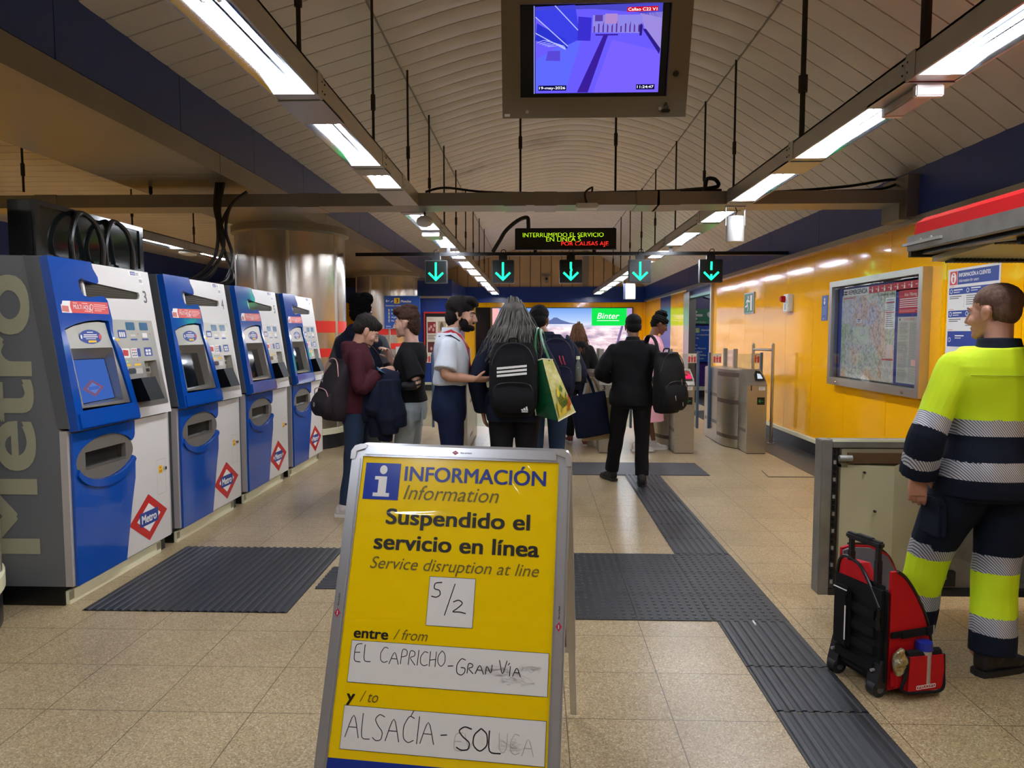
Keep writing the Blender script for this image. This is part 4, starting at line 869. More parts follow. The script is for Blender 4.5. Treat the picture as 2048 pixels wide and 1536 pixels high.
m.rect(.875, 1.056, 1.97, 1.133, .0165, M_warn)
for i in range(8):
    x = .93 + i * .135; m.poly(oval(x + .03, 1.113, .009, .009, 8), .0175, M_wlab); m.poly([(x + .018, 1.1), (x + .042, 1.1), (x + .045, 1.066), (x + .015, 1.066)], .0175, M_wlab); m.rect(x - .035, 1.09, x + .005, 1.1, .0175, mat('label_pink', ''))
m.rect(1.535, .816, 1.965, 1.045, .0165, M_warn); m.txt('Aviso / Warning', 1.64, .985, .034, M_wlab, .0175, .23, .01); lines(m, 1.555, 1.95, .955, 5, .02, .008, M_wlab, .0175, .12, 2); lines(m, 1.555, 1.95, .845, 2, .014, .004, mat('label_pink', ''), .0175)
m.rect(1.53, .118, 1.968, .78, .0165, M_doc); m.txt('CONDICIONES', 1.65, .745, .02, M_warn, .0175, .2); m.poly(oval(1.57, .755, .014, .014, 12), .0175, M_text); m.rect(1.92, .745, 1.95, .77, .0175, M_warn)
for c in range(2): lines(m, 1.55 + c * .21, 1.745 + c * .21, .715, 48, .0122, .0035, mat('print_grey', '#7D7770', rough=.6), .0175, .25, 11 + c)
m.rect(1.81, .3, 1.92, .36, .0178, mat('label_pink', ''))
m.rect(.24, .735, .515, 1.03, .0165, mat('map_inset', '#C9C2BE', rough=.5, var=.3, vscale=30)); m.rect(.24, 1.022, .515, 1.032, .017, M_warn)
m.rect(.52, .497, .91, .69, .0165, mat('map_inset2', '#C4C9AE', rough=.5, var=.2, vscale=14)); m.rect(.72, .6, .83, .66, .017, mat('map_inset', ''))
m.rect(.6, .735, .72, .78, .0165, mat('map_title', '')); m.rect(.62, .765, .7, .776, .017, M_text); m.rect(.62, .745, .69, .752, .017, M_text)
m.rect(1.26, .665, 1.47, .99, .0165, mat('map_title', '')); lines(m, 1.28, 1.45, .96, 14, .021, .006, M_dgrey, .017, .4, 4); m.rect(1.27, .93, 1.45, .94, .0172, M_warn); m.rect(1.27, .83, 1.45, .838, .0172, M_warn)
m.txt('Callejero zona', 1.1, 1.015, .026, M_text, .0172, .35, .02); m.rect(1.22, .12, 1.46, .335, .0165, mat('map_inset', '')); m.rect(1.22, .335, 1.46, .35, .017, M_warn); m.rect(1.3, .36, 1.45, .5, .0165, mat('map_pink', '#D3B9B6', rough=.5))
for k in range(26):
    rng = random.Random(k); x, y = .3 + rng.random() * 1.0, .15 + rng.random() * .8; P = [(x, y)]
    for _ in range(4): P.append((min(1.44, max(.22, P[-1][0] + rng.uniform(-.1, .1))), min(1.02, max(.12, P[-1][1] + rng.uniform(-.1, .1)))))
    m.ink([P], 0, 0, 1, 1, .003, [M_text, mat('metro_red', '#B44B45', rough=.5), mat('metro_violet', '#6C5C86', rough=.5), mat('road_yel', '#D69E55', rough=.5)][k % 4], .0172)
m.build('map', t, 0)
M_glass = film('clear_glass', .02, '#EEF4F2')
m = MB(M_glass); m.xf = X0; m.rect(.075, .085, 2.03, 1.175, .07); m.build('glass', t, 0)
# information poster
t = thing('information_poster', 'white and blue passenger information poster on the yellow wall behind the hi-vis worker', 'poster', (3.7, 6.53, 1.2)); m = MB(M_paper); m.xf = X0; m.bx(0, .72, 0, .97, 0, .003, mat('poster_white', '#DEDCD6', rough=.5)); m.build('sheet', t, 0)
m = MB(M_navy); m.xf = X0; b = .15; m.rect(.145, b + .68, .7, b + .8, .004); m.rect(.03, b + .68, .14, b + .8, .004, M_rlab); m.poly(oval(.085, b + .74, .04, .05, 20), .005, M_wlab); m.rect(.075, b + .705, .095, b + .75, .006, M_rlab); m.poly(oval(.085, b + .77, .011, .011, 12), .006, M_rlab)
m.txt('INFORMACIÓN A CLIENTES', .165, b + .745, .032, M_wlab, .005, .43, .02); m.txt('Information for users', .165, b + .70, .026, M_wlab, .005, .28, 0, .25)
for y0, y1 in ((.595, .655), (.395, .455), (.14, .275)): m.rect(.025, b + y0, .7, b + y1, .004)
for x, y in ((.06, .625), (.06, .425), (.06, .2), (.3, .625), (.3, .425)): m.poly(oval(x, b + y, .02, .02, 14), .005, M_wlab); m.poly(oval(x, b + y, .014, .014, 14), .0055, M_navy)
for x, y in ((.095, .63), (.095, .43), (.14, .23), (.345, .635), (.345, .43)): m.rect(x, b + y, x + .13, b + y + .01, .005, M_wlab); m.rect(x, b + y - .018, x + .09, b + y - .012, .005, M_wlab)
m.rect(.25, b + .48, .252, b + .58, .004, M_dgrey); lines(m, .035, .22, b + .575, 2, .016, .006, M_text, .004); lines(m, .28, .66, b + .575, 5, .018, .006, M_dgrey, .004); lines(m, .28, .66, b + .375, 4, .018, .006, M_dgrey, .004); lines(m, .035, .22, b + .375, 2, .016, .006, M_text, .004)
for y in (.665, .465, .285): m.rect(.03, b + y, .1, b + y + .004, .004, M_rlab)
m.build('print', t, 0)
# ------------------------------------------------------------------ ticket gates
M_gst = mat('gate_steel', '#BDB8AC', rough=.3, metal=.85, bump=.01, bscale=50, stretch=(1, 1, 12), var=.08, vscale=4)
M_gband = mat('gate_band', '#5B4A42', rough=.4); M_gband2 = mat('gate_band_grey', '#77746C', rough=.4)
M_wing = mat('wing_post', '#5E7893', rough=.3, metal=.5)
def gate():
    t = thing('ticket_gate', 'x', 'ticket gate', (0, 0, 0), 0, 'steel ticket gates')
    m = MB(M_gst)
    pr = [(0, .01), (0, .92), (.07, 1.0), (.30, 1.12), (.42, 1.12), (.42, .01)]
    m.loft([[(x, p[0], p[1]) for p in pr] for x in (-.128, -.12, .12, .128)]); m.bx(-.12, .12, .005, .4, .0, .012, M_black)
    m.bx(-.1295, -.128, .05, .4, .28, .33, M_gband2); m.bx(-.1295, -.128, .05, .4, .66, .71, M_gband2); m.bx(-.13, .13, -.002, .3, .915, .918, M_gband2); m.build('pedestal', t, 25)
    m = MB(M_gst); pl = [(.12, .42), (.12, .95), (-.28, .95)] + [(-.28 + .16 * (1 - math.cos(a)), .95 - .53 * math.sin(a)) for a in (math.radians(d) for d in (10, 25, 40, 55, 70, 85))] + [(-.12, .42)]
    def vloft(z0, z1, grow, mm): m.loft([[(p[0] * (1 + grow), p[1] - grow * .1, z) for p in reversed(pl)] for z in (z0, z1)], mm)
    vloft(.01, 1.1, 0, M_gst)
    for z0, z1 in ((1.0, 1.06), (.62, .68), (.13, .18)): vloft(z0, z1, .006, M_gband)
    m.build('curved_housing', t, 40)
    m = MB(M_gst); m.bx(-.28, .12, .95, 1.75, .01, 1.1, None, .01); 
    for z in (.28, .68): m.bx(-.2815, -.28, 1.0, 1.7, z, z + .05, M_gband2)
    m.bx(-.27, .11, .97, 1.7, 0, .01, M_black); m.build('rear_housing', t, 25)
    # reader on the slope, arrow display, label
    FS = frame((0, .07, 1.0), (1, 0, 0), (0, .23, .12))
    m = MB(M_black); m.xf = FS; m.poly([(-.02, -.03), (.11, -.03), (.105, .2), (.05, .22), (-.0, .1)], .003); m.poly([(.02, .0), (.09, .0), (.09, .12), (.05, .14)], .005, glow('reader_white', '#C9D6E4', .8)); m.build('reader', t, 0)
    m = MB(M_black); m.xf = frame((0, -.002, 0), (1, 0, 0), (0, 0, 1)); m.rect(.0, .66, .1, .76, 0); m.ink([[(.08, .71), (.025, .71)], [(.045, .735), (.02, .71), (.045, .685)]], 0, 0, 1, 1, .006, mat('arrow_dim', '#1E8A45', emit=.35), .0005); m.build('arrow_display', t, 0)
    m = MB(M_wlab); m.xf = frame((0, -.002, 0), (1, 0, 0), (0, 0, 1)); m.rect(.02, .855, .1, .9, 0); lines(m, .03, .09, .885, 2, .015, .004, M_dgrey, .0005); m.build('label', t, 0)
    # screens standing on the gate
    m = MB(M_gst)
    for y, h_ in ((1.05, 1.38), (1.6, 1.38)): m.bx(-.03, .03, y, y + .05, 1.1, h_, None, .004)
    m.build('screen_post', t); m = MB(M_glass); m.bx(-.005, .005, 1.1, 1.6, 1.12, 1.36); m.build('glass_screen', t, 0)
    for s, w_ in ((-1, .3), (1, .36)):
        x0 = -.28 if s < 0 else .12; x1 = x0 + s * (w_ - (.28 if s < 0 else .0)) if s < 0 else x0 + w_
        if s < 0: x1 = -.3
        m = MB(M_glass); a, b_ = sorted((x0, x1)); m.bx(a, b_, 1.38, 1.39, .18, 1.3); wing = m.build('glass_wing', t, 0)
        m = MB(M_wing); m.bx(x1 - .018, x1 + .018, 1.36, 1.41, .16, 1.32, None, .004); m.build('wing_edge', wing)
        if s > 0: gate_sticker(wing, x1 - .16, 1.365, 1.16)
        else: gate_sticker(wing, x0 + .02, 1.34, 1.16)
    return t
def gate_sticker(p, x, y, z):
    m = MB(M_wlab); m.xf = frame((x, y, z), (1, 0, 0), (0, 0, 1)); m.bx(0, .13, 0, .145, -.003, 0, mat('sticker_cream', '#D9D2B8', rough=.5))
    for a in (.008, .092): m.rect(a, .01, a + .03, .1, .001, M_rlab)
    m.poly(oval(.065, .105, .01, .012, 10), .001, M_rlab); m.poly([(.05, .09), (.08, .09), (.075, .01), (.055, .01)], .001, M_rlab); m.rect(.04, .07, .09, .08, .001, M_rlab); m.build('sticker', p, 0)
g1 = gate(); g1['label'] = 'steel ticket gate numbered 1, next to the yellow wall'; g1.location = (2.953, 9.5, 0)
gs = [g1] + [dup(g1, (x, 9.5, 0), l) for x, l in ((2.0, 'steel ticket gate whose lit reader the man with the black backpack touches'), (.99, 'steel ticket gate numbered 3, half hidden behind the navy tote bag'), (-.02, 'steel ticket gate hidden behind the person with long grey hair'), (-1.04, 'steel ticket gate in front of the station employee in the white shirt'), (-2.05, 'steel ticket gate beside the first steel column, end of the row'))]
def gate_no(g, s):
    m = MB(M_text); m.xf = frame((0, -.003, 0), (1, 0, 0), (0, 0, 1)); m.txt(s, -.085, .85, .065, None, 0, None, .03); m.build('number', g, 0)
gate_no(gs[0], '1'); gate_no(gs[2], '3')
m = MB(); m.xf = frame((0, .068, 1.004), (1, 0, 0), (0, .23, .12)); m.poly([(-.0, -.01), (.1, -.01), (.1, .1), (.05, .13)], .006, glow('reader_red', '#F0204A', 1.6)); m.rect(.0, .11, .1, .19, .006, mat('reader_top', '#7A1620', rough=.3, emit=.5)); m.build('reader_light', gs[1], 0)
t = thing('handrail', 'tall tubular steel barrier between gate 1 and the yellow wall', 'barrier', (3.36, 10.6, 0)); m = MB(M_steelm); a = Vector((-.085, .17, 0)); b = Vector((.085, -.2, 0))
for p in (a, b): m.cyl(p, p + Vector((0, 0, 1.44)), .022, None, None, 16); m.ell(tuple(p + Vector((0, 0, 1.445))), (.024, .024, .02), None, 12, 6); m.cyl(p, p + Vector((0, 0, .012)), .055, None, None, 20)
m.build('upright', t); m = MB(M_steelm); m.cyl(a + Vector((0, 0, 1.37)), b + Vector((0, 0, 1.37)), .018, None, None, 12); m.build('crossbar', t)
# ------------------------------------------------------------------ folding information board in front of the camera
R0 = Vector((0.99543, -0.09463, -0.0126)); D0 = Vector((-0.04551, -0.35438, -0.934))
SB = frame((0, 0, 0), R0, -D0)                      # local x along the board, y up the board, z towards the camera
t = thing('folding_sign', 'yellow folding information board in an aluminium frame standing in front of the camera', 'sign', (-.2222, 2.0982, 1.2589))
M_frame = mat('frame_aluminium', '#C9CACC', rough=.28, metal=.75, bump=.01, bscale=80, stretch=(2, 2, 20)); M_yel2 = mat('sign_yellow', '#F2CC00', rough=.16, bump=.02, bscale=5, coat=.5)
m = MB(M_frame); m.xf = SB
fw = .034
m.plate(rrect(-.33, -1.0, .33, 0, .03, 6), [[(-.33 + fw, -1.0 + fw), (.33 - fw, -1.0 + fw), (.33 - fw, -fw), (-.33 + fw, -fw)]], -.022, .004)
for a, b, c, d in ((-.326, -.30, -.96, -.04), (.30, .326, -.96, -.04)): m.bx(a, b, c, d, .004, .009, None, .002)
m.bx(-.29, .29, -.03, -.004, .004, .009, None, .002); m.build('front_frame', t)
for s in (-1, 1):
    m = MB(mat('corner_chrome', '#DADADA', rough=.22, metal=.7)); m.xf = SB; m.plate([(s * .332, -.045), (s * .332, -.02), (s * .322, -.004), (s * .305, .002), (s * .285, .002), (s * .285, -.01), (s * .315, -.02), (s * .318, -.045)][::s], [], -.024, .012); m.build('corner_trim', t, 40)
m = MB(mat('board_back', '#8B8880', rough=.6)); m.xf = SB; m.bx(-.31, .31, -.98, -.02, -.02, -.006); m.build('backing', t)
for s in (-1, 1):
    m = MB(M_frame); m.xf = SB; m.bx(s * .315 - .013, s * .315 + .013, -1.335, -.985, -.02, .002); m.build('leg', t)
# rear half, hinged at the top
top = Vector((0, 0, 0)) - R0.cross(-D0) * .03; foot = Vector((.165 + .2222 - .315 * R0.x, 2.871 - 2.0982 + .315 * .0946, -1.2589))
up = (top - foot).normalized(); RB = frame(tuple(top), R0, up)
m = MB(M_frame); m.xf = RB; m.plate(rrect(-.33, -1.0, .33, 0, .03, 6), [[(-.33 + fw, -1.0 + fw), (.33 - fw, -1.0 + fw), (.33 - fw, -fw), (-.33 + fw, -fw)]], -.022, .004); m.bx(-.31, .31, -.98, -.02, -.012, -.004, mat('board_back', '')); m.build('rear_frame', t)
for s in (-1, 1):
    m = MB(M_frame); m.xf = RB; m.bx(s * .315 - .013, s * .315 + .013, -1.44, -.985, -.02, .002); m.build('leg', t)
m = MB(M_yel2); m.xf = SB; m.bx(-.302, .302, -.975, -.024, -.008, -.001); m.rect(-.302, -.975, .302, -.858, -.0004, mat('sign_blue_band', '#14308C', rough=.2)); sheet_ = m.build('poster', t, 20)
M_ink = mat('print_ink', '#15120E', rough=.4); M_ink2 = mat('print_olive', '#6A5A18', rough=.4); M_inb = mat('print_blue', '#152C86', rough=.3); M_wb = mat('whiteboard', '#E2E0DA', rough=.25); M_pen = mat('marker_black', '#1C1C20', rough=.5); M_pen2 = mat('marker_worn', '#45454A', rough=.5); M_smear = mat('marker_smear', '#BFBDB8', rough=.35, var=.15, vscale=25)
m = MB(M_inb); m.xf = SB; z = .0003
m.rect(-.284, -.162, -.176, -.053, z, mat('print_blue2', '#17389A', rough=.2)); cx = -.228
m.poly(oval(cx - .0, -.073, .0115, .0135, 20), z + .0004, M_wb); m.poly([(cx - .024, -.093), (cx + .013, -.093), (cx + .013, -.142), (cx + .024, -.142), (cx + .024, -.153), (cx - .026, -.153), (cx - .026, -.142), (cx - .012, -.142), (cx - .012, -.103), (cx - .024, -.103)], z + .0004, M_wb)
m.txt('INFORMACIÓN', -.161, -.103, .042, M_inb, z, .42, .022); m.txt('Information', -.16, -.158, .042, M_ink2, z, .285, .004, .28)
m.txt('Suspendido el', -.204, -.231, .043, M_ink, z, .422, .03); m.txt('servicio en línea', -.232, -.304, .043, M_ink, z, .48, .03); m.txt('Service disruption at line', -.238, -.359, .033, M_ink2, z, .49, .002, .28)
m.txt('entre', -.262, -.55, .027, M_ink, z, .098, .03); m.txt('/ from', -.148, -.548, .027, M_ink2, z, .098, 0, .28); m.txt('y', -.262, -.715, .028, M_ink, z, .022, .03); m.txt('/ to', -.225, -.714, .028, M_ink2, z, .052, 0, .28)
for x0, y0, x1, y1 in ((-.058, -.505, .073, -.374), (-.2655, -.666, .2885, -.558), (-.2655, -.834, .2885, -.7265)):
    m.rect(x0 - .0012, y0 - .0012, x1 + .0012, y1 + .0012, z, M_ink); m.rect(x0, y0, x1, y1, z + .0004, M_wb)
m.build('print', t, 0)
# red diamond marks on the frame
m = MB(M_mred); m.xf = SB
def mark(x, y, s, rot=0, txt=True):
    m.xf = SB @ T(x, y, .0095) @ Matrix.Rotation(rot, 4, 'Z'); m.poly([(s * 1.4, 0), (0, s), (-s * 1.4, 0), (0, -s)], 0, M_mred); m.rect(-s * .8, -s * .28, s * .8, s * .28, .0003, M_navy); m.rect(-s * .6, -s * .1, s * .6, s * .12, .0005, M_wlab)
    if txt: m.txt('Metro de Madrid', s * 2.2, -.002, .0045, M_ink, 0, .034, .02)
mark(-.012, -.016, .007); mark(-.315, -.487, .009, math.pi / 2); mark(.313, -.487, .009, math.pi / 2); m.build('frame_logo', t, 0)
# handwriting
G = {'A': [[(0, 0), (.45, 1), (.9, 0)], [(.15, .38), (.75, .38)]], 'L': [[(0, 1), (0, 0), (.6, .02)]], 'S': [[(.7, .9), (.35, 1), (.05, .8), (.3, .55), (.65, .35), (.6, .05), (.25, 0), (0, .12)]], 'C': [[(.75, .9), (.4, 1), (.05, .6), (.1, .15), (.45, 0), (.8, .12)]], 'I': [[(.1, 1), (.05, 0)]], 'P': [[(.05, 0), (.1, 1), (.6, .9), (.6, .55), (.1, .45)]], 'R': [[(.05, 0), (.1, 1), (.6, .9), (.6, .6), (.1, .5), (.7, 0)]], 'H': [[(.02, 1), (0, 0)], [(0, .42), (.55, .5)], [(.57, 1), (.55, 0)]], 'O': [[(.4, 1), (.05, .7), (.05, .25), (.4, 0), (.75, .3), (.7, .8), (.4, 1)]],
     'E': [[(.6, 1), (.05, .95), (0, .02), (.6, 0)], [(.02, .5), (.5, .52)]], 'G': [[(.75, .9), (.4, 1), (.05, .6), (.1, .1), (.5, 0), (.75, .2), (.75, .45), (.4, .45)]], 'N': [[(0, 0), (.05, 1), (.6, 0), (.65, 1)]], 'V': [[(0, 1), (.35, 0), (.7, 1)]], '-': [[(0, .45), (.5, .5)]], '´': [[(.1, 1.1), (.3, 1.35)]], 'U': [[(0, 1), (.05, .2), (.35, 0), (.65, .25), (.65, 1)]],
     '5': [[(.75, 1), (.2, .95), (.15, .55), (.6, .5), (.7, .2), (.4, 0), (0, .08)]], '/': [[(.7, 1.1), (.1, -.3)]], '2': [[(.05, .8), (.4, 1), (.7, .75), (.3, .3), (0, .05), (.5, .1), (.9, 0)]]}
def write(m, s, x, y, h, w_, wd, mm, z, seed=0, gap=.25):
    rng = random.Random(seed)
    for c in s:
        if c == ' ': x += w_ * .9; continue
        if c == '´': m.ink(G[c], x - w_ * .8, y, w_, h, wd, mm, z); continue
        m.ink(G[c], x, y + rng.uniform(-.03, .03) * h, w_, h * rng.uniform(.94, 1.06), wd, mm, z); x += w_ * (max(p[0] for st in G[c] for p in st) + gap)
    return x
m = MB(M_pen); m.xf = SB; z = .0011
m.ink(G['5'], -.050, -.430, .038, .042, .0032, M_pen, z); m.ink(G['/'], -.012, -.458, .04, .062, .0028, M_pen, z); m.ink(G['2'], .012, -.468, .045, .036, .0032, M_pen, z)
x = write(m, 'EL', -.255, -.612, .046, .034, .0024, M_pen, z, 1); x = write(m, 'CAPRICHO', x + .016, -.612, .04, .03, .0024, M_pen2, z, 2, .14); x = write(m, '-', x + .004, -.622, .03, .03, .0026, M_pen, z)
x = write(m, 'G', x, -.628, .044, .035, .0026, M_pen, z, 3); x = write(m, 'RAN', x - .004, -.622, .027, .026, .0026, M_pen, z, 3, .2); x = write(m, 'V', x + .014, -.624, .044, .03, .0026, M_pen, z, 4); x = write(m, 'IA', x, -.622, .025, .024, .0026, M_pen, z, 5, .3); m.ink(G['´'], x - .045, -.622, .024, .025, .0026, M_pen, z)
x = write(m, 'ALSACIA', -.255, -.806, .066, .042, .0026, M_pen2, z, 6, .16); x = write(m, '-', x + .01, -.80, .04, .035, .003, M_pen, z); m.ink(G['´'], x - .115, -.80, .035, .055, .0026, M_pen2, z)
x = write(m, 'SOL', x + .018, -.812, .056, .056, .0036, M_pen, z, 8, .05); write(m, 'UCA', x - .01, -.812, .05, .034, .0024, M_smear, z, 9, .2); write(m, 'EV', x - .13, -.815, .045, .04, .0024, M_smear, z - .0001, 10, .1)
m.build('handwriting', t, 0)
m = MB(M_smear); m.xf = SB; z = .0009
for (x, y, rx, ry) in ((.21, -.625, .055, .02), (.14, -.61, .05, .015), (.24, -.60, .03, .012), (.2, -.79, .04, .018)):
    for k in range(7):
        rng = random.Random(k + int(x * 999)); m.ink([[(x + rng.uniform(-rx, rx), y + rng.uniform(-ry, ry)) for _ in range(4)]], 0, 0, 1, 1, .003, mat('smear_light', '#D2D0CB', rough=.3), z)
m.build('smears', t, 0)
m = MB(film('clear_film', .05, '#FFFFFF', .8)); m.xf = SB; 
nx, ny = 80, 120; vs = []
for j in range(ny + 1):
    for i in range(nx + 1):
        u, v = i / nx, j / ny; x = -.302 + .604 * u; y = -.975 + .951 * v
        w0 = .0035 + .0016 * math.sin(u * 5 + v * 3) + .010 * math.exp(-((u - .86) / .10) ** 2 - ((v - .88) / .10) ** 2) * math.sin(u * 20 + v * 26) ** 2 + .0028 * math.exp(-((u - .87 - .25 * (v - .88)) / .06) ** 2 - ((v - .88) / .10) ** 2) * math.sin(u * 62 + v * 24) * math.sin(v * 75 - u * 17) + .0025 * math.exp(-((v - .5 - .02 * u) / .006) ** 2) + .0025 * math.exp(-((v - .80 - .03 * u) / .006) ** 2)
        vs.append((x, y, w0))
m.add(vs, [(j * (nx + 1) + i, j * (nx + 1) + i + 1, (j + 1) * (nx + 1) + i + 1, (j + 1) * (nx + 1) + i) for j in range(ny) for i in range(nx)]); m.build('protective_film', t, 60)
# ------------------------------------------------------------------ opened machine at the right: lifted hood and swung-out door
M_galv = mat('galvanised', '#9B9890', rough=.42, metal=.6, var=.2, vscale=9); M_inner = mat('inner_panel', '#A9A397', rough=.4, metal=.5, var=.12, vscale=5); M_cr = mat('cover_cream', '#C6BC98', rough=.4, var=.06, vscale=4)
M_dk = mat('dark_steel', '#3A3936', rough=.5, metal=.4)
t = thing('service_cabinet', 'open ticket machine with its hood lifted and steel door swung out beside the hi-vis worker', 'ticket machine', (2.72, 3.15, 0))
m = MB(M_mgrey); m.bx(.2, .9, .0, 1.0, .1, 1.98); m.bx(.22, .88, .02, .98, 0, .1, M_black); m.build('cabinet', t)
# door at y = .95 (world 4.1), from x=-1.08 to .2
def dd(m): m.xf = T(0, .95, 0)
m = MB(M_galv); dd(m)
m.bx(-1.08, .2, .0, .02, .13, .97, M_inner); m.bx(-1.09, -1.03, -.05, .05, .1, 1.0, M_galv, .004); m.bx(-1.03, .2, -.05, .04, .955, 1.0, M_galv, .004); m.bx(-1.03, .2, -.05, .04, .1, .135, M_dk); m.bx(-1.03, .2, -.052, -.046, .99, 1.004, M_cream); door = m.build('door', t)
m = MB(M_dk); dd(m)
m.bx(-1.03, -1.0, -.045, .0, .14, .95); 
for k in range(24): m.cyl((-1.015, -.05, .17 + k * .033), (-1.015, -.05, .19 + k * .033), .008, None, M_black if k % 3 else M_alu, 8)
m.build('cable_rail', door)
m = MB(M_cr); dd(m); m.add([(-.98, -.05, .14), (-.70, -.09, .14), (-.70, -.09, .86), (-.98, -.05, .86), (-.70, -.09, .86), (-.52, -.06, .93), (-.52, -.06, .14), (-.70, -.09, .14), (-.52, 0, .93), (-.52, 0, .14), (-.98, 0, .14), (-.98, 0, .86), (-.70, -.06, .93), (-.7, 0, .93)], [(0, 1, 2, 3), (7, 6, 5, 4), (6, 9, 8, 5), (10, 0, 3, 11)])
m.bx(-.98, -.52, -.055, 0, .845, .95, mat('cover_cream_dark', '#8D8368', rough=.45)); m.bx(-.95, -.62, -.07, -.05, .87, .93, mat('rust', '#6E5236', rough=.6, metal=.3)); m.bx(-.62, -.515, -.075, -.02, .86, .955, M_cr); m.build('inner_cover', door)
m = MB(M_alu); dd(m); m.cyl((-1.0, -.07, .9), (-.93, -.07, .9), .018, None, None, 14); m.build('latch_bolt', door)
for a, b, c in ((-.86, -.07, .82), (-.95, -.06, .18), (-.80, -.08, .6)): m = MB(M_dk); dd(m); m.cyl((a, b, c), (a, b - .012, c), .007); m.build('screw', door)
#m.cyl((-.86, -.07, .82), (-.86, -.082, .82), .006, None, M_dk); m.cyl((-.95, -.06, .18), (-.95, -.07, .18), .008, None, M_dk); m.cyl((-.80, -.08, .6), (-.80, -.092, .6), .006, None, M_dk); m.build('latch_bolt', door)
m = MB(M_dk); dd(m); m.bx(-.42, -.1, -.03, 0, .72, .93, mat('lock_plate', '#57544D', rough=.45, metal=.5)); m.bx(-.33, -.3, -.06, -.03, .76, .9, M_galv); m.cyl((-.35, -.05, .88), (-.28, -.05, .88), .012, None, M_galv); m.cyl((-.35, -.05, .78), (-.28, -.05, .78), .02, None, M_galv); m.build('lock_plate', door)
m = MB(M_galv); dd(m); m.add([(-.52, -.004, .55), (-.40, -.03, .66), (.12, -.03, .3), (.12, -.004, .16), (-.52, -.004, .4)], [(0, 4, 3, 2, 1)]); m.tube([(-.5, -.02, .56), (-.42, -.03, .64)], .008, M_dk); m.build('chute', door)
m = MB(M_black); dd(m); m.tube(cat([(-.52, -.03, .28), (-.47, -.05, .35), (-.4, -.06, .4), (-.4, -.05, .36), (-.48, -.04, .3)], 5), .006); m.build('loose_lead', door)
m = MB(M_dk); dd(m); m.bx(-.5, -.3, -.03, 0, .15, .24, None, .004); m.cyl((-.44, -.035, .2), (-.44, -.03, .2), .008, None, M_galv); m.cyl((-.36, -.035, .2), (-.36, -.03, .2), .008, None, M_galv); m.build('hinge_plate', door)
# hood: flat lid lifted above head height, long rim along y on its left side
m = MB(M_galv)
zl = 2.06
m.bx(-.635, -.60, -1.15, .95, zl, zl + .085, M_galv, .004); m.bx(-.62, .6, .93, .96, zl - .03, zl + .06, M_dk); m.bx(-.62, .6, -1.15, .95, zl + .045, zl + .06, M_dk); m.bx(-.65, -.63, .6, .97, zl + .03, zl + .045, M_alu)
for y in (.8, .7, -.2, -.6): m.cyl((-.636, y, zl + .05), (-.642, y, zl + .05), .008, None, M_alu, 10)
m.bx(.3, .6, .0, .95, 1.98, zl + .06, M_dk); hood = m.build('hood', t)
m = MB(mat('hood_red', '#C8161E', rough=.2)); pr = [(-.625, zl + .06), (-.615, zl + .15), (-.57, zl + .18), (.5, zl + .18), (.55, zl + .06)]
m.loft([[(p[0], y, p[1]) for p in pr] for y in (.9, -.25)]); m.loft([[(p[0] + .01, y, zl + .06 + (p[1] - zl - .06) * s) for p in pr] for y, s in ((-.25, 1), (-.4, .9), (-.5, .5))], mat('hood_red2', '#FF2A1E', rough=.2, emit=.15)); m.build('red_cap', hood)
m = MB(M_cr); q8 = [(-.52, .9, zl - .06), (.12, .9, zl - .07), (.12, .35, zl - .005), (-.42, .35, zl + .005)]; m.loft([q8, [(a, b, c + .03) for a, b, c in q8]])
for k in range(24):
    x = -.46 + k * .022
    for y, dz in ((.84, -.058), (.42, -.008)): m.bx(x, x + .01, y - .04, y + .04, zl + dz - .012, zl + dz + .008, M_dk)
m.build('vent_panel', hood, 0)
m = MB(M_black); m.bx(-.58, -.52, -1.0, .9, zl - .02, zl + .045); m.bx(-.5, .3, .0, .2, zl + .01, zl + .04, M_dk); m.cyl((-.5, .22, zl - .03), (.2, .22, zl - .05), .02, None, M_black); m.tube([(-.55, .6, zl), (-.4, -.2, zl - .03), (-.3, -.9, zl - .01)], .012, M_alu); m.bx(-.45, -.35, -.3, 0, zl - .04, zl + .04, M_dk); m.build('mechanism', hood)
m = MB(M_alu); m.bx(-.62, -.3, -.9, -.62, zl + .086, zl + .1, None, .004); m.tube([(-.55, -.5, zl + .09), (-.5, -.55, zl + .13), (-.4, -.55, zl + .13), (-.35, -.5, zl + .09)], .01); m.build('hinge', hood)
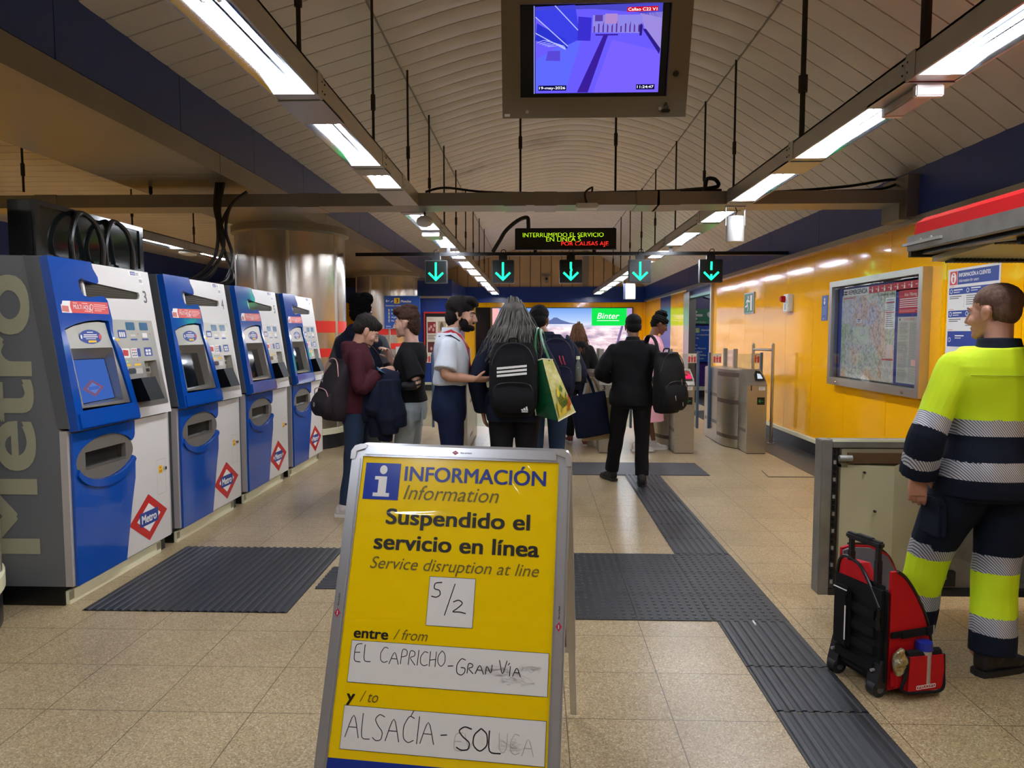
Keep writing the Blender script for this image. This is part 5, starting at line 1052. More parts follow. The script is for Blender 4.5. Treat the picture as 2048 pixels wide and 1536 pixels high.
# ------------------------------------------------------------------ figure kit (local x = the figure's right, y = forward, z = up)
def fuse(mb, name, voxel=.008, smooth=2, parent=None, wr=0., wk=18., seed=0, paint=None, mats=None, tail=0., label=None, stripe=None):
    """join overlapping closed shapes into one continuous surface"""
    ob = bpy.data.objects.new('tmp', mb.mesh('tmp', 0)); COL.objects.link(ob)
    r = ob.modifiers.new('r', 'REMESH'); r.mode = 'VOXEL'; r.voxel_size = voxel
    if smooth:
        sm = ob.modifiers.new('s', 'SMOOTH'); sm.iterations = smooth; sm.factor = .5
    dg = bpy.context.evaluated_depsgraph_get(); me = bpy.data.meshes.new_from_object(ob.evaluated_get(dg))
    old = ob.data; bpy.data.objects.remove(ob); bpy.data.meshes.remove(old); me.name = name
    n = len(me.vertices); co = np.empty(n * 3, np.float32); me.vertices.foreach_get('co', co); co = co.reshape(n, 3)
    if wr:
        no = np.empty(n * 3, np.float32); me.vertices.foreach_get('normal', no); no = no.reshape(n, 3)
        rng = np.random.RandomState(seed); d = np.zeros(n)
        wp = co + .035 * np.sin(co[:, [1, 2, 0]] * 14 + rng.rand(3) * 6)
        for i in range(7):
            k = rng.normal(size=3); k /= np.linalg.norm(k); k[2] *= 1.0; f = wk * (1 + .45 * i)
            d += np.sin(wp @ (k * f) + rng.rand() * 6.28) / (1 + .5 * i)
        co = co + no * (wr * d / 2.2)[:, None]
        me.vertices.foreach_set('co', co.astype(np.float32).ravel())
    me.materials.clear()
    for mm in (mats or mb.mats): me.materials.append(mm)
    p = len(me.polygons)
    if paint:
        c = np.empty(p * 3, np.float32); me.polygons.foreach_get('center', c)
        me.polygons.foreach_set('material_index', paint(c.reshape(p, 3)).astype(np.int32))
    else: me.polygons.foreach_set('material_index', np.zeros(p, np.int32))
    me.polygons.foreach_set('use_smooth', np.ones(p, bool)); me.update()
    o = bpy.data.objects.new(name, me); COL.objects.link(o)
    if parent: o.parent = parent
    if label: o['label'] = label
    return o
def sring(c, rx, ry, X, Y, p=2.3, n=28):
    out = []
    for k in range(n):
        a = 2 * math.pi * k / n; ca, sa = math.cos(a), math.sin(a)
        x = rx * math.copysign(abs(ca) ** (2 / p), ca); y = ry * math.copysign(abs(sa) ** (2 / p), sa)
        out.append(tuple(Vector(c) + X * x + Y * y))
    return out
# torso section: height, forward offset, half width, half depth (for a 1.75 m figure)
TOR = [(.78, -.01, .150, .105), (.88, -.012, .172, .122), (.96, -.008, .166, .116), (1.06, .0, .146, .104), (1.18, .006, .152, .110), (1.29, .006, .174, .118), (1.36, -.004, .178, .112), (1.40, -.01, .166, .10), (1.435, -.014, .138, .088), (1.465, -.018, .108, .076), (1.495, -.02, .078, .066), (1.52, -.02, .064, .062)]
def tor(z):
    for a, b in zip(TOR, TOR[1:]):
        if z <= b[0] or b is TOR[-1]:
            t = (z - a[0]) / (b[0] - a[0]); return [a[i] + (b[i] - a[i]) * t for i in range(1, 4)]
class Fig:
    def __init__(s, name, label, base, face, H=1.75, wide=1., lean=0., side=0., hyaw=0., hpitch=0., hroll=0., stoop=0., sh=(.0, .0), skin='#B98A6E', arms=None, legs=None, hs=1.0, hpos=None):
        s.k = H / 1.75; s.w = wide; s.lean = math.tan(math.radians(lean)); s.side = math.tan(math.radians(side))
        s.root = thing(name, label, 'person', (base[0], base[1], 0), math.radians(face - 90)); s.stoop = stoop
        s.skin = mat('skin_' + skin.strip('#'), skin, rough=.5, var=.08, vscale=20)
        k = s.k
        s.sho = {1: s.U((.168 * wide, -.01, 1.385)), -1: s.U((-.168 * wide, -.01, 1.385))}
        A = arms or {}
        s.el = {1: Vector(A.get('elR', (.25 * wide, -.03, 1.12))) * k, -1: Vector(A.get('elL', (-.25 * wide, -.03, 1.12))) * k}
        s.wr = {1: Vector(A.get('wrR', (.26 * wide, .05, .87))) * k, -1: Vector(A.get('wrL', (-.26 * wide, .05, .87))) * k}
        s.hd = {1: A.get('hR'), -1: A.get('hL')}
        G_ = legs or {}
        s.hip = {1: Vector((.092 * wide, 0, .90)) * k, -1: Vector((-.092 * wide, 0, .90)) * k}
        s.kn = {1: Vector(G_.get('knR', (.10, .02, .49))) * k, -1: Vector(G_.get('knL', (-.10, .02, .49))) * k}
        s.an = {1: Vector(G_.get('anR', (.11, -.03, .085))) * k, -1: Vector(G_.get('anL', (-.11, -.03, .085))) * k}
        s.toe = {1: G_.get('toR', 8), -1: G_.get('toL', -8)}; s.lift = {1: G_.get('liR', 0), -1: G_.get('liL', 0)}
        hp = s.U((0, .02 + stoop, 1.63)); hp.z -= stoop * .25 * k
        if hpos: hp = Vector(hpos)
        s.HM = Matrix.Translation(hp) @ Matrix.Rotation(math.radians(hyaw), 4, 'Z') @ Matrix.Rotation(math.radians(-hpitch), 4, 'X') @ Matrix.Rotation(math.radians(hroll), 4, 'Y') @ Matrix.Scale(k * hs, 4)
        s.pelx = 0
    def U(s, p):
        """point of the upright figure, with size, lean and side bend"""
        z = p[2]; d = max(0, z - .95)
        return Vector((p[0] + d * s.side, p[1] + d * s.lean, z)) * s.k
    def torso(s, mb, z0, z1, inf=0., m=None, steps=14, flare=0., bell=0., p=2.4, wf=1.):
        rings = []; X = Vector((1, 0, 0)); Y = Vector((0, 1, 0))
        for i in range(steps + 1):
            z = z0 + (z1 - z0) * i / steps; f, rx, ry = tor(max(.78, min(1.52, z)))
            fl = flare * max(0, (z0 + .3 - z) / .3) if flare else 0
            bl = bell * math.exp(-((z - 1.12) / .11) ** 2)
            st = s.stoop * max(0, (z - 1.2) / .4) ** 1.5 if s.stoop else 0
            c = s.U((0, f + st, z)); rings.append(sring(c, (rx * s.w * wf + inf + fl) * s.k, (ry + inf + fl + bl) * s.k, X, Y, p))
        mb.loft(rings, m)
    def chain(s, mb, P, R, m=None, sub=4, n=16, capr=True):
        pts = []; rad = []
        for i in range(len(P) - 1):
            for j in range(sub):
                t = j / sub; pts.append(P[i].lerp(P[i + 1], t)); rad.append(R[i] + (R[i + 1] - R[i]) * t)
        pts.append(P[-1]); rad.append(R[-1])
        for _ in range(2):
            pts = [pts[0]] + [(pts[i - 1] + pts[i] * 2 + pts[i + 1]) / 4 for i in range(1, len(pts) - 1)] + [pts[-1]]
        mb.tube(pts, rad, m, n)
        if capr:
            mb.ell(tuple(P[0]), (R[0],) * 3, m, 12, 8)
    def arm_pts(s, sd, t1):
        """shoulder, elbow, then along the forearm; t1 in 0..2 says where the sleeve stops"""
        a, b, c = s.sho[sd], s.el[sd], s.wr[sd]
        if t1 <= 1: return [a, a.lerp(b, t1 * .5), a.lerp(b, t1)]
        return [a, a.lerp(b, .5), b, b.lerp(c, (t1 - 1) * .5), b.lerp(c, t1 - 1)]
    def arm(s, mb, sd, t1, inf, m=None, cuff=0.):
        k = s.k; P = s.arm_pts(sd, t1); base = [.062, .052, .046, .042, .031]
        if t1 <= 1: R = [.055 + inf * .6, .055 + inf * .9, (.052 + inf + cuff)]
        else: R = [.054 + inf * .5, .051 + inf * .8, .046 + inf * .9, .043 + inf, (.033 + (2 - t1) * .012 + inf + cuff)]
        s.chain(mb, P, [r * k for r in R], m)
    def leg(s, mb, sd, t1, inf, m=None, hem=0.):
        k = s.k; a, b, c = s.hip[sd], s.kn[sd], s.an[sd]
        P = [a, a.lerp(b, .5), b, b.lerp(c, .4), b.lerp(c, min(t1, 2) - 1) if t1 > 1.4 else b.lerp(c, .5)]
        s.chain(mb, P, [r * k for r in (.088 + inf, .074 + inf, .056 + inf, .053 + inf, .038 + inf + hem)], m)
    def head(s, mb, m=None):
        H = mb.xf.copy(); mb.xf = s.HM
        mb.ell((0, -.016, .035), (.075, .096, .083), m, 20, 14); mb.ell((0, .03, -.02), (.064, .064, .085), m, 18, 12); mb.ell((0, .035, -.072), (.05, .05, .04), m, 16, 10)
        mb.ell((0, .072, -.098), (.024, .022, .02), m); mb.ell((0, .072, .018), (.052, .024, .016), m); mb.ell((.036, .06, -.035), (.026, .026, .03), m); mb.ell((-.036, .06, -.035), (.026, .026, .03), m)
        mb.tube([(0, .09, .008), (0, .104, -.018), (0, .112, -.036), (0, .094, -.046)], [.008, .011, .014, .009], m, 10); mb.ell((.011, .096, -.04), (.009, .01, .008), m, 8, 6); mb.ell((-.011, .096, -.04), (.009, .01, .008), m, 8, 6)
        mb.ell((0, .086, -.066), (.023, .012, .006), m, 12, 6); mb.ell((0, .084, -.076), (.019, .012, .007), m, 12, 6)
        for q in (-1, 1):
            mb.ell((q * .076, -.004, -.012), (.008, .02, .032), m, 12, 8); mb.ell((q * .081, -.01, .002), (.008, .017, .019), m, 10, 6); mb.ell((q * .077, .002, -.036), (.007, .01, .012), m, 8, 6)
        mb.xf = H
        b = s.HM @ Vector((0, -.02, -.05)); n0 = s.U((0, -.02 + s.stoop * .6, 1.44)); s.chain(mb, [n0, n0.lerp(b, .5), b], [.064 * s.k, .054 * s.k, .056 * s.k], m, capr=False)
    def face(s, iris='#3A2A1E', brow='#2A1D14', bw=.005):
        m = MB(mat('eye_white', '#A59C92', rough=.4)); m.xf = s.HM
        for q in (-1, 1):
            m.ell((q * .031, .075, -.004), (.014, .0125, .0085), mat('eye_white', ''), 12, 8); m.ell((q * .0315, .0845, -.004), (.006, .0045, .006), mat('iris_' + iris.strip('#'), iris, rough=.15), 10, 6)
        m.build('eyes', s.root)
        m = MB(mat('brow_' + brow.strip('#'), brow, rough=.8)); m.xf = s.HM
        for q in (-1, 1): m.tube([(q * .012, .094, .016), (q * .03, .09, .022), (q * .05, .074, .018)], [bw, bw, bw * .5], None, 6)
        m.build('eyebrows', s.root)
    def hand(s, mb, sd, m=None):
        k = s.k; h = s.hd[sd] or {}
        w = s.wr[sd]; d = Vector(h.get('d', (w - s.el[sd]))).normalized(); nrm = Vector(h.get('n', (-sd, 0, 0))); nrm = (nrm - d * nrm.dot(d)).normalized()
        th = d.cross(nrm) if sd > 0 else nrm.cross(d)
        if 't' in h: 
            tv = Vector(h['t']); th = th if th.dot(tv) > 0 else -th
        cu = h.get('curl', .35)
        o = w + d * .012 * k
        sec = []
        for t, ww, tt in ((-.03, .026, .02), (0, .03, .018), (.03, .038, .016), (.065, .041, .015), (.092, .037, .012)):
            sec.append(sring(o + d * t * k, ww * k, tt * k, th, nrm, 2.4, 16))
        mb.loft(sec, m)
        for i, (off, ln, r) in enumerate(((.030, .072, .0092), (.010, .080, .0096), (-.011, .073, .0092), (-.030, .057, .0082))):
            p = o + (d * .086 + th * off) * k; P = [p - d * .02 * k, p]; a = cu * (.7 + .12 * i) + (h.get('spread', 0) * i); dirv = d + th * off * .6
            for j, fl in enumerate((.45, .32, .23)):
                ang = a * (j + 1); v = (dirv * math.cos(ang) + nrm * math.sin(ang)).normalized(); p = p + v * ln * fl * k; P.append(p)
            mb.tube(P, [r * k, r * k, r * .98 * k, r * .9 * k, r * .72 * k], m, 8); mb.ell(tuple(P[-1]), (r * .72 * k,) * 3, m, 8, 6)
        p = o + (d * .012 + th * .026) * k; v = (d * .62 + th * .72 + nrm * (.25 + .4 * cu)).normalized(); q = p + v * .042 * k; v2 = (d * .9 + th * .25 + nrm * (.25 + .6 * cu)).normalized()
        mb.tube([p - v * .015 * k, p, q, q + v2 * .03 * k], [.014 * k, .0135 * k, .0105 * k, .0085 * k], m, 8); mb.ell(tuple(q + v2 * .03 * k), (.0085 * k,) * 3, m, 8, 6)
    def body(s, paint=None, mats=None, voxel=.0065, hands=True, legs=True):
        mb = MB(s.skin); s.head(mb); s.torso(mb, .80, 1.44, -.014)
        for sd in (1, -1):
            s.arm(mb, sd, 2, -.006)
            if hands: s.hand(mb, sd)
            if legs: s.leg(mb, sd, 2, -.012); a = s.an[sd]; mb.ell(tuple(a + Vector((0, .05, -.03)) * s.k), (.034 * s.k, .08 * s.k, .03 * s.k))
        return fuse(mb, 'body', voxel, 2, s.root, paint=paint, mats=mats)
    def top(s, name, m, hem=.9, sleeve=2., inf=.014, wr=.004, cuff=0., flare=0., neck=1.49, collar=0., voxel=.009, paint=None, mats=None, seed=1, bell=0., wk=16., hood=None, wf=1.):
        mb = MB(m); s.torso(mb, hem, neck, inf, None, 16, flare, bell, wf=wf)
        sl = sleeve if isinstance(sleeve, dict) else {1: sleeve, -1: sleeve}
        for sd in (1, -1):
            if sl[sd]: s.arm(mb, sd, sl[sd], inf * .9, None, cuff)
        if collar:
            c = s.U((0, -.02 + s.stoop * .5, neck - .02)); mb.loft([sring(c + Vector((0, 0, dz)) * s.k, rr * s.k, rr * s.k * .95, Vector((1, 0, 0)), Vector((0, 1, 0)), 2, 20) for dz, rr in ((-.05, .09), (0, .078), (collar, .068))])
        if hood: hood(s, mb)
        return fuse(mb, name, voxel, 2, s.root, wr, wk, seed, paint, mats)
    def trousers(s, name, m, inf=.014, waist=1.02, end=1.95, hem=.01, wr=.005, voxel=.009, paint=None, mats=None, seed=3, wk=15.):
        mb = MB(m); s.torso(mb, .80, waist, inf * .8, None, 6)
        for sd in (1, -1): s.leg(mb, sd, end, inf, None, hem)
        return fuse(mb, name, voxel, 2, s.root, wr, wk, seed, paint, mats)
    def shoes(s, m, sole, size=1., high=.0, ml=None):
        for sd in (1, -1):
            a = s.an[sd]; mb = MB(m); X0 = Matrix.Translation((a.x, a.y, a.z - .085 * s.k)) @ Matrix.Rotation(math.radians(-s.toe[sd]), 4, 'Z') @ Matrix.Rotation(math.radians(-s.lift[sd]), 4, 'X') @ Matrix.Scale(s.k * size, 4)
            mb.xf = X0
            def sec(y, w_, z0, z1): return sring((0, y, (z0 + z1) / 2), w_, (z1 - z0) / 2, Vector((1, 0, 0)), Vector((0, 0, 1)), 3, 18)
            mb.loft([sec(-.075, .022, .02, .07), sec(-.06, .035, .015, .10 + high), sec(.0, .038, .012, .11 + high), sec(.04, .04, .012, .09 + high * .3), sec(.10, .046, .012, .065), sec(.16, .042, .012, .05), sec(.195, .02, .015, .035)])
            mb.tube([(0, -.01, .06), (0, -.012, .115 + high)], .045, None, 14)
            o = fuse(mb, 'shoe', .006, 2, s.root)
            m2 = MB(sole); m2.xf = X0; pl = [(.03, -.08), (.042, .0), (.05, .1), (.04, .175), (.0, .205), (-.04, .175), (-.05, .1), (-.042, 0), (-.03, -.08), (0, -.09)]
            m2.loft([[(p[0], p[1], z) for p in pl] for z in (0, .024)]); m2.build('sole', o)
            if ml:
                m2 = MB(ml); m2.xf = X0
                for i in range(4): m2.tube([(-.02, .06 + i * .018, .088 - i * .008), (0, .065 + i * .018, .094 - i * .008), (.02, .06 + i * .018, .088 - i * .008)], .003, None, 5)
                m2.build('laces', o)
    def cap_hair(s, m, parts, wr=.003, wk=60., voxel=.006, smooth=1, name='hair', extra=None, seed=5):
        mb = MB(m); mb.xf = s.HM
        for c, r in parts: mb.ell(c, r, None, 20, 14)
        if extra: extra(mb)
        return fuse(mb, name, voxel, smooth, s.root, wr, wk, seed)
# ------------------------------------------------------------------ people
def fabric(n, c, rough=.85, bump=.25, bs=350, var=.12): return mat(n, c, rough=rough, bump=bump, bscale=bs, var=var, vscale=14, spec=.25)
F_navy = fabric('navy_cloth', '#141B2E'); F_black = fabric('black_cloth', '#101012'); F_blk2 = fabric('black_denim', '#17171A'); F_jean = fabric('blue_denim', '#27374F'); F_pale = fabric('pale_denim', '#A7B1B3'); F_maroon = fabric('maroon_fleece', '#431620'); F_white = fabric('shirt_white', '#C9CFD6', var=.04)
F_trou = fabric('uniform_navy', '#121D3A'); F_pink = fabric('pink_cotton', '#F3B6C6', var=.05); F_greyt = fabric('grey_tee', '#4A4C50'); F_olive = fabric('grey_green', '#4C5148')
F_hv = mat('hi_vis_yellow', '#CDE800', rough=.75, bump=.2, bscale=300, var=.05, vscale=6); F_hvn = fabric('hi_vis_navy', '#0E1626')
S_white = mat('shoe_white', '#C9C5BE', rough=.5); S_black = mat('shoe_black', '#131314', rough=.5); S_sole = mat('sole_dark', '#1A1A1A', rough=.6); S_solew = mat('sole_white', '#D5D2CC', rough=.5)
def refl_tape():
    m = mat('reflective_tape', '#B9BCC4', rough=.35, metal=.2); nt = m.node_tree; N = nt.nodes; L = nt.links; B = N['Principled BSDF']
    tc = N.new('ShaderNodeTexCoord'); w = N.new('ShaderNodeTexWave'); w.inputs['Scale'].default_value = 62; w.bands_direction = 'DIAGONAL'; mp = N.new('ShaderNodeMapping'); mp.inputs['Scale'].default_value = (1, 0, .7); L.new(tc.outputs['Object'], mp.inputs[0]); L.new(mp.outputs[0], w.inputs['Vector'])
    r = N.new('ShaderNodeValToRGB'); L.new(w.outputs[0], r.inputs[0]); r.color_ramp.elements[0].position = .25; r.color_ramp.elements[0].color = lin('#55565E'); r.color_ramp.elements[1].position = .45; r.color_ramp.elements[1].color = lin('#C6C8CE')
    L.new(r.outputs[0], B.inputs['Base Color']); return m
F_tape = refl_tape()
def hairm(n, c): return mat(n, c, rough=.78, spec=.22, bump=.6, bscale=160, var=.35, vscale=60, stretch=(1, 1, .3))
H_black = hairm('hair_black', '#0F0D0C'); H_afro = mat('hair_afro', '#0B0A09', rough=.95, spec=.1, bump=1., bscale=240); H_brown = hairm('hair_brown', '#402A1E'); H_dark = hairm('hair_dark', '#130E0B'); H_grey = mat('hair_grey', '#5E5A53', rough=.5, var=.5, vscale=45, stretch=(1, 1, .2), bump=.4, bscale=150); H_short = hairm('hair_dark_grey', '#251F1B'); H_buzz = hairm('hair_buzz', '#6A4F41'); H_mid = hairm('hair_mid_brown', '#6A4A30')
CAPS = [((0, -.020, .047), (.082, .104, .080)), ((0, -.052, .0), (.074, .066, .075))]
def along(co, A, B):
    """parameter and distance of points to the segment A-B"""
    A = np.array(A); d = np.array(B) - A; L2 = (d * d).sum(); t = ((co - A) @ d) / L2; q = A + np.clip(t, 0, 1)[:, None] * d
    return t, np.linalg.norm(co - q, axis=1)
# --- hi-vis worker
p = Fig('person', 'person in yellow and navy hi-vis workwear standing by the opened machine', (2.13, 3.36), 97, 1.83, 1.13, hyaw=24, hpitch=4, skin='#C08A70', hs=1.02,
        arms=dict(elL=(-.325, -.02, 1.08), wrL=(-.30, .06, .90), elR=(.30, -.02, 1.1), wrR=(.27, .12, .92), hL=dict(d=(.12, .1, -1), n=(.45, .9, 0), curl=.4, t=(1, -.2, 0)), hR=dict(n=(-1, 0, 0))), legs=dict(knL=(-.13, .19, .5), anL=(-.15, .27, .10), knR=(.07, .03, .49), anR=(.03, -.03, .085), toL=20, toR=75))
p.body(voxel=.005)
def jk(co):
    z = co[:, 2]; o = np.zeros(len(co)); o[:] = 0
    o[z < 1.215] = 1; o[z < 1.14] = 2; o[z < 1.025] = 1; o[z < .945] = 2
    zz = z + .0 * co[:, 0]
    for sd in (-1, 1):
        t1, d1 = along(co, p.sho[sd], p.el[sd]); t2, d2 = along(co, p.el[sd], p.wr[sd])
        arm_ = (np.minimum(d1, d2) < .085) & (co[:, 0] * sd > .215)
        tt = np.where(d1 < d2, np.clip(t1, -9, 1), 1 + np.clip(t2, 0, 9))
        a = np.where(tt < .70, 0, np.where(tt < .90, 1, np.where(tt < 1.42, 2, np.where(tt < 1.68, 1, 2))))
        o = np.where(arm_, a, o)
    return o
p.top('jacket', F_hv, hem=.82, inf=.034, wr=.008, neck=1.47, flare=.01, voxel=.0055, paint=jk, mats=[F_hv, F_tape, F_hvn], seed=4, wk=13, bell=.012, cuff=.012)
mb = MB(F_hvn); c = p.U((0, -.022, 1.47)); mb.loft([sring(c + Vector((0, f, dz)), rx, ry, Vector((1, 0, 0)), Vector((0, 1, 0)), 2.2, 24) for dz, rx, ry, f in ((-.03, .115, .10, 0), (.0, .092, .09, 0), (.045, .082, .085, .004))]); fuse(mb, 'collar', .006, 2, p.root, .002, 20, 3)
mb = MB(mat('hi_vis_seam', '#A9BE10', rough=.8)); mb.tube([tuple(p.U((x, -.166 + 1.3 * x * x, 1.355))) for x in (-.2, -.12, 0, .12, .2)], .003, None, 6); mb.build('yoke_seam', p.root)
def tr(co):
    z = co[:, 2] - .03 * (co[:, 1] > .09) + .006 * np.sin(co[:, 1] * 18); o = np.zeros(len(co))
    o[z < .56] = 1; o[z < .475] = 2; o[z < .275] = 1; o[z < .195] = 0; return o
p.trousers('trousers', F_hvn, inf=.038, hem=.02, wr=.006, paint=tr, mats=[F_hvn, F_tape, F_hv], voxel=.0055, end=1.98)
mb = MB(F_hvn); mb.xf = Matrix.Translation((-.225, .06, .74)); mb.bx(-.02, .02, -.075, .075, -.1, .09, None, .012); mb.bx(-.026, .0, -.08, .08, .055, .1, None, .008); mb.build('cargo_pocket', p.root)
p.cap_hair(H_buzz, [((0, -.020, .040), (.0765, .099, .082)), ((0, -.050, .0), (.070, .056, .066))], .0006, 200, .005, 2)
p.face(); p.shoes(S_black, S_sole, 1.12, .03)
# --- tall man with high afro hair
p = Fig('person', 'tall person with high black hair in a navy puffer vest over a grey T-shirt', (-1.76, 7.15), 78, 1.93, 1.16, hyaw=-30, hpitch=5, skin='#2E1E17', legs=dict(anL=(-.14, .0, .085), knL=(-.12, .03, .49)),
        arms=dict(elR=(.27, .02, 1.12), wrR=(.23, .2, .98), elL=(-.28, .02, 1.12), wrL=(-.24, .2, .98)))
p.body(); p.top('t_shirt', F_greyt, .9, .75, .012, .004, cuff=.012)
def vest(s, mb):
    c = s.U((0, -.06, 1.47)); mb.loft([sring(c + Vector((0, 0, dz)), rx, ry, Vector((1, 0, 0)), Vector((0, 1, 0)), 2.2, 24) for dz, rx, ry in ((-.1, .12, .09), (-.03, .135, .12), (.04, .12, .115), (.07, .09, .09))])
p.top('puffer_vest', F_navy, .86, None, .038, .009, flare=.01, wk=22, hood=vest, seed=8); p.trousers('trousers', F_olive, .016)
p.cap_hair(H_afro, [((0, -.02, .06), (.088, .105, .09)), ((0, -.03, .115), (.100, .105, .075)), ((.045, .0, .15), (.06, .07, .05)), ((-.055, -.04, .15), (.05, .06, .05)), ((-.0, .05, .14), (.06, .05, .045)), ((0, -.055, .0), (.076, .06, .07))], .007, 190, .005, 0); p.shoes(S_black, S_sole, 1.1, .05); p.face()
# --- woman in maroon
p = Fig('person', 'person with short dark hair in a maroon hoodie looking down at a phone', (-1.575, 6.2), 8, 1.78, .92, lean=3, hpitch=30, hyaw=8, skin='#C99A80', hpos=(.0, .10, 1.63), hs=1.06,
        arms=dict(elR=(.235, .05, 1.10), wrR=(.12, .20, 1.235), elL=(-.235, .05, 1.10), wrL=(-.06, .23, 1.20), hR=dict(d=(-.25, .8, .3), n=(-.7, .1, -.5), curl=.5, t=(0, 0, 1)), hL=dict(d=(.35, .8, .1), n=(.2, .2, .9), curl=.4, t=(-1, .3, 0))), legs=dict(anR=(.09, -.11, .085), knR=(.09, -.03, .49), anL=(-.09, -.02, .085)))
p.body()
def hood2(s, mb):
    c = s.U((0, -.075, 1.46)); mb.loft([sring(c + Vector((0, 0, dz)), rx, ry, Vector((1, 0, 0)), Vector((0, 1, 0)), 2.2, 24) for dz, rx, ry in ((-.09, .10, .06), (-.03, .125, .085), (.03, .105, .08), (.05, .07, .06))])
p.top('hoodie', F_maroon, .90, 1.96, .022, .006, cuff=.002, hood=hood2, seed=12, bell=.01); p.trousers('jeans', F_jean, .008, hem=.002); p.shoes(S_white, S_solew, .95)
p.cap_hair(H_short, [((0, -.022, .048), (.086, .106, .082)), ((0, -.06, -.0), (.078, .062, .066)), ((0, .055, .075), (.06, .045, .035))], .003, 110, .006, 1); p.face('#3A2A1E', '#241A14', .003)
MAROON = p
# --- person in black T-shirt
p = Fig('person', 'person with curly brown hair in a black T-shirt facing the woman in maroon', (-1.13, 6.4), 176, 1.80, .97, lean=-1, hyaw=-4, hpitch=3, skin='#CFA48C', hpos=(.0, .03, 1.70), hs=1.06,
        arms=dict(elL=(-.265, -.13, 1.125), wrL=(-.23, .10, 1.105), elR=(.25, .06, 1.12), wrR=(.08, .20, 1.33), hL=dict(d=(.3, .95, 0), n=(.6, -.2, -.7), curl=.5, t=(0, .2, 1)), hR=dict(d=(-.35, .25, .85), n=(-.8, .5, .1), curl=.75, t=(-.2, .9, .3))), legs=dict(anL=(-.1, .05, .085), knL=(-.1, .06, .49)))
ink = mat('tattoo_black', '#1B1B1E', rough=.45)
def tat(co):
    t, d = along(co, p.el[-1], p.wr[-1]); t0, d0 = along(co, p.sho[-1], p.el[-1])
    return np.where((d < .075) & (t > .02) & (t < .97) & (d <= d0 + .01), 1, np.where((d0 < .07) & (t0 > .86) & (np.sin(co[:, 2] * 160 + co[:, 1] * 60) > .3) & (co[:, 0] < -.2), 1, 0))
p.body(paint=tat, mats=[p.skin, ink], voxel=.006)
p.top('t_shirt', F_black, .965, {1: .82, -1: .82}, .02, .005, cuff=.016, seed=21, neck=1.485); p.trousers('jeans', F_pale, .014, seed=22)
mb = MB(F_pale)
for sd in (-1,): mb.xf = Matrix.Translation((-.10, -.128, .86)) @ Matrix.Rotation(.25, 4, 'Z'); mb.bx(-.065, .065, -.006, .006, -.08, .08, None, .004); mb.build('back_pocket', p.root)
p.cap_hair(H_brown, [((0, -.02, .05), (.082, .10, .08)), ((0, -.06, -.01), (.073, .058, .09)), ((0, -.075, -.06), (.055, .035, .05)), ((0, .05, .095), (.066, .06, .04)), ((0, .08, .088), (.05, .028, .026)), ((.02, -.02, .12), (.065, .08, .035))], .0055, 130, .006, 0, seed=31); p.face('#3A2A1E', '#2A1D16', .004); p.shoes(S_black, S_solew)
BLACKT = p
# --- station employee
p = Fig('person', 'bearded person in a white short-sleeved shirt with a red lanyard', (-.72, 6.0), 4, 1.90, 1.0, lean=1.5, hyaw=-8, hpitch=6, skin='#BE8E74', hpos=(0, .10, 1.765), hs=1.07,
        arms=dict(elR=(.25, -.03, 1.16), wrR=(.20, .19, 1.135), elL=(-.25, .02, 1.14), wrL=(-.18, .22, 1.12), hR=dict(d=(-.15, .95, -.05), n=(-.5, 0, .8), curl=.55, t=(-.3, 0, .8)), hL=dict(d=(.2, .9, 0), n=(.4, 0, .8), curl=.5, t=(1, 0, .3))), legs=dict(anR=(.1, .0, .085)))
p.body(); p.top('shirt', F_white, 1.08, .80, .022, .005, cuff=.018, neck=1.485, seed=41, bell=.012)
mb = MB(F_white); c = p.U((0, -.015, 1.475)); mb.loft([sring(c + Vector((0, f, dz)), rx, ry, Vector((1, 0, 0)), Vector((0, 1, 0)), 2.1, 24) for dz, rx, ry, f in ((-.04, .10, .09, 0), (.02, .08, .08, .01), (.055, .078, .08, .015))]); fuse(mb, 'collar', .006, 1, p.root)
p.trousers('trousers', F_trou, .022, waist=1.10, seed=42); 
mb = MB(mat('lanyard_red', '#B3121E', rough=.6)); zc = lambda r, f, z: tuple(p.U((r, f, z)))
mb.tube([zc(.085, -.07, 1.475), zc(.095, .0, 1.50), zc(.085, .07, 1.46), zc(.07, .125, 1.36), zc(.035, .148, 1.22), zc(.0, .15, 1.14)], .011, None, 8, flat=.35, hint=(0, 1, .3)); mb.tube([zc(-.085, -.07, 1.475), zc(-.095, .0, 1.5), zc(-.08, .07, 1.46), zc(-.06, .13, 1.36), zc(0, .15, 1.14)], .011, None, 8, flat=.35, hint=(0, 1, .3)); mb.tube([zc(.085, -.07, 1.475), zc(0, -.1, 1.49), zc(-.085, -.07, 1.475)], .011, None, 8, flat=.35); mb.build('lanyard', p.root)
mb = MB(F_trou); mb.tube([zc(.10, -.09, 1.455), zc(.135, .0, 1.465), zc(.13, .07, 1.42)], .012, None, 8, flat=.4); mb.build('shoulder_strap', p.root)
p.cap_hair(H_dark, [((0, -.02, .055), (.086, .106, .083)), ((0, -.06, -.02), (.077, .06, .085)), ((0, .05, .10), (.072, .062, .04)), ((.0, .09, .085), (.05, .03, .025)), ((.078, .0, .02), (.012, .02, .045)), ((-.078, .0, .02), (.012, .02, .045))], .004, 70, .006, 1, seed=44)
p.cap_hair(H_dark, [((0, .045, -.088), (.053, .048, .036)), ((.053, .03, -.06), (.016, .036, .04)), ((-.053, .03, -.06), (.016, .036, .04)), ((0, .088, -.093), (.026, .018, .022)), ((0, .094, -.056), (.024, .009, .006))], .0015, 200, .005, 1, 'beard'); p.face('#2A1E16', '#1A1310', .005); p.shoes(S_black, S_sole)
STAFF = p
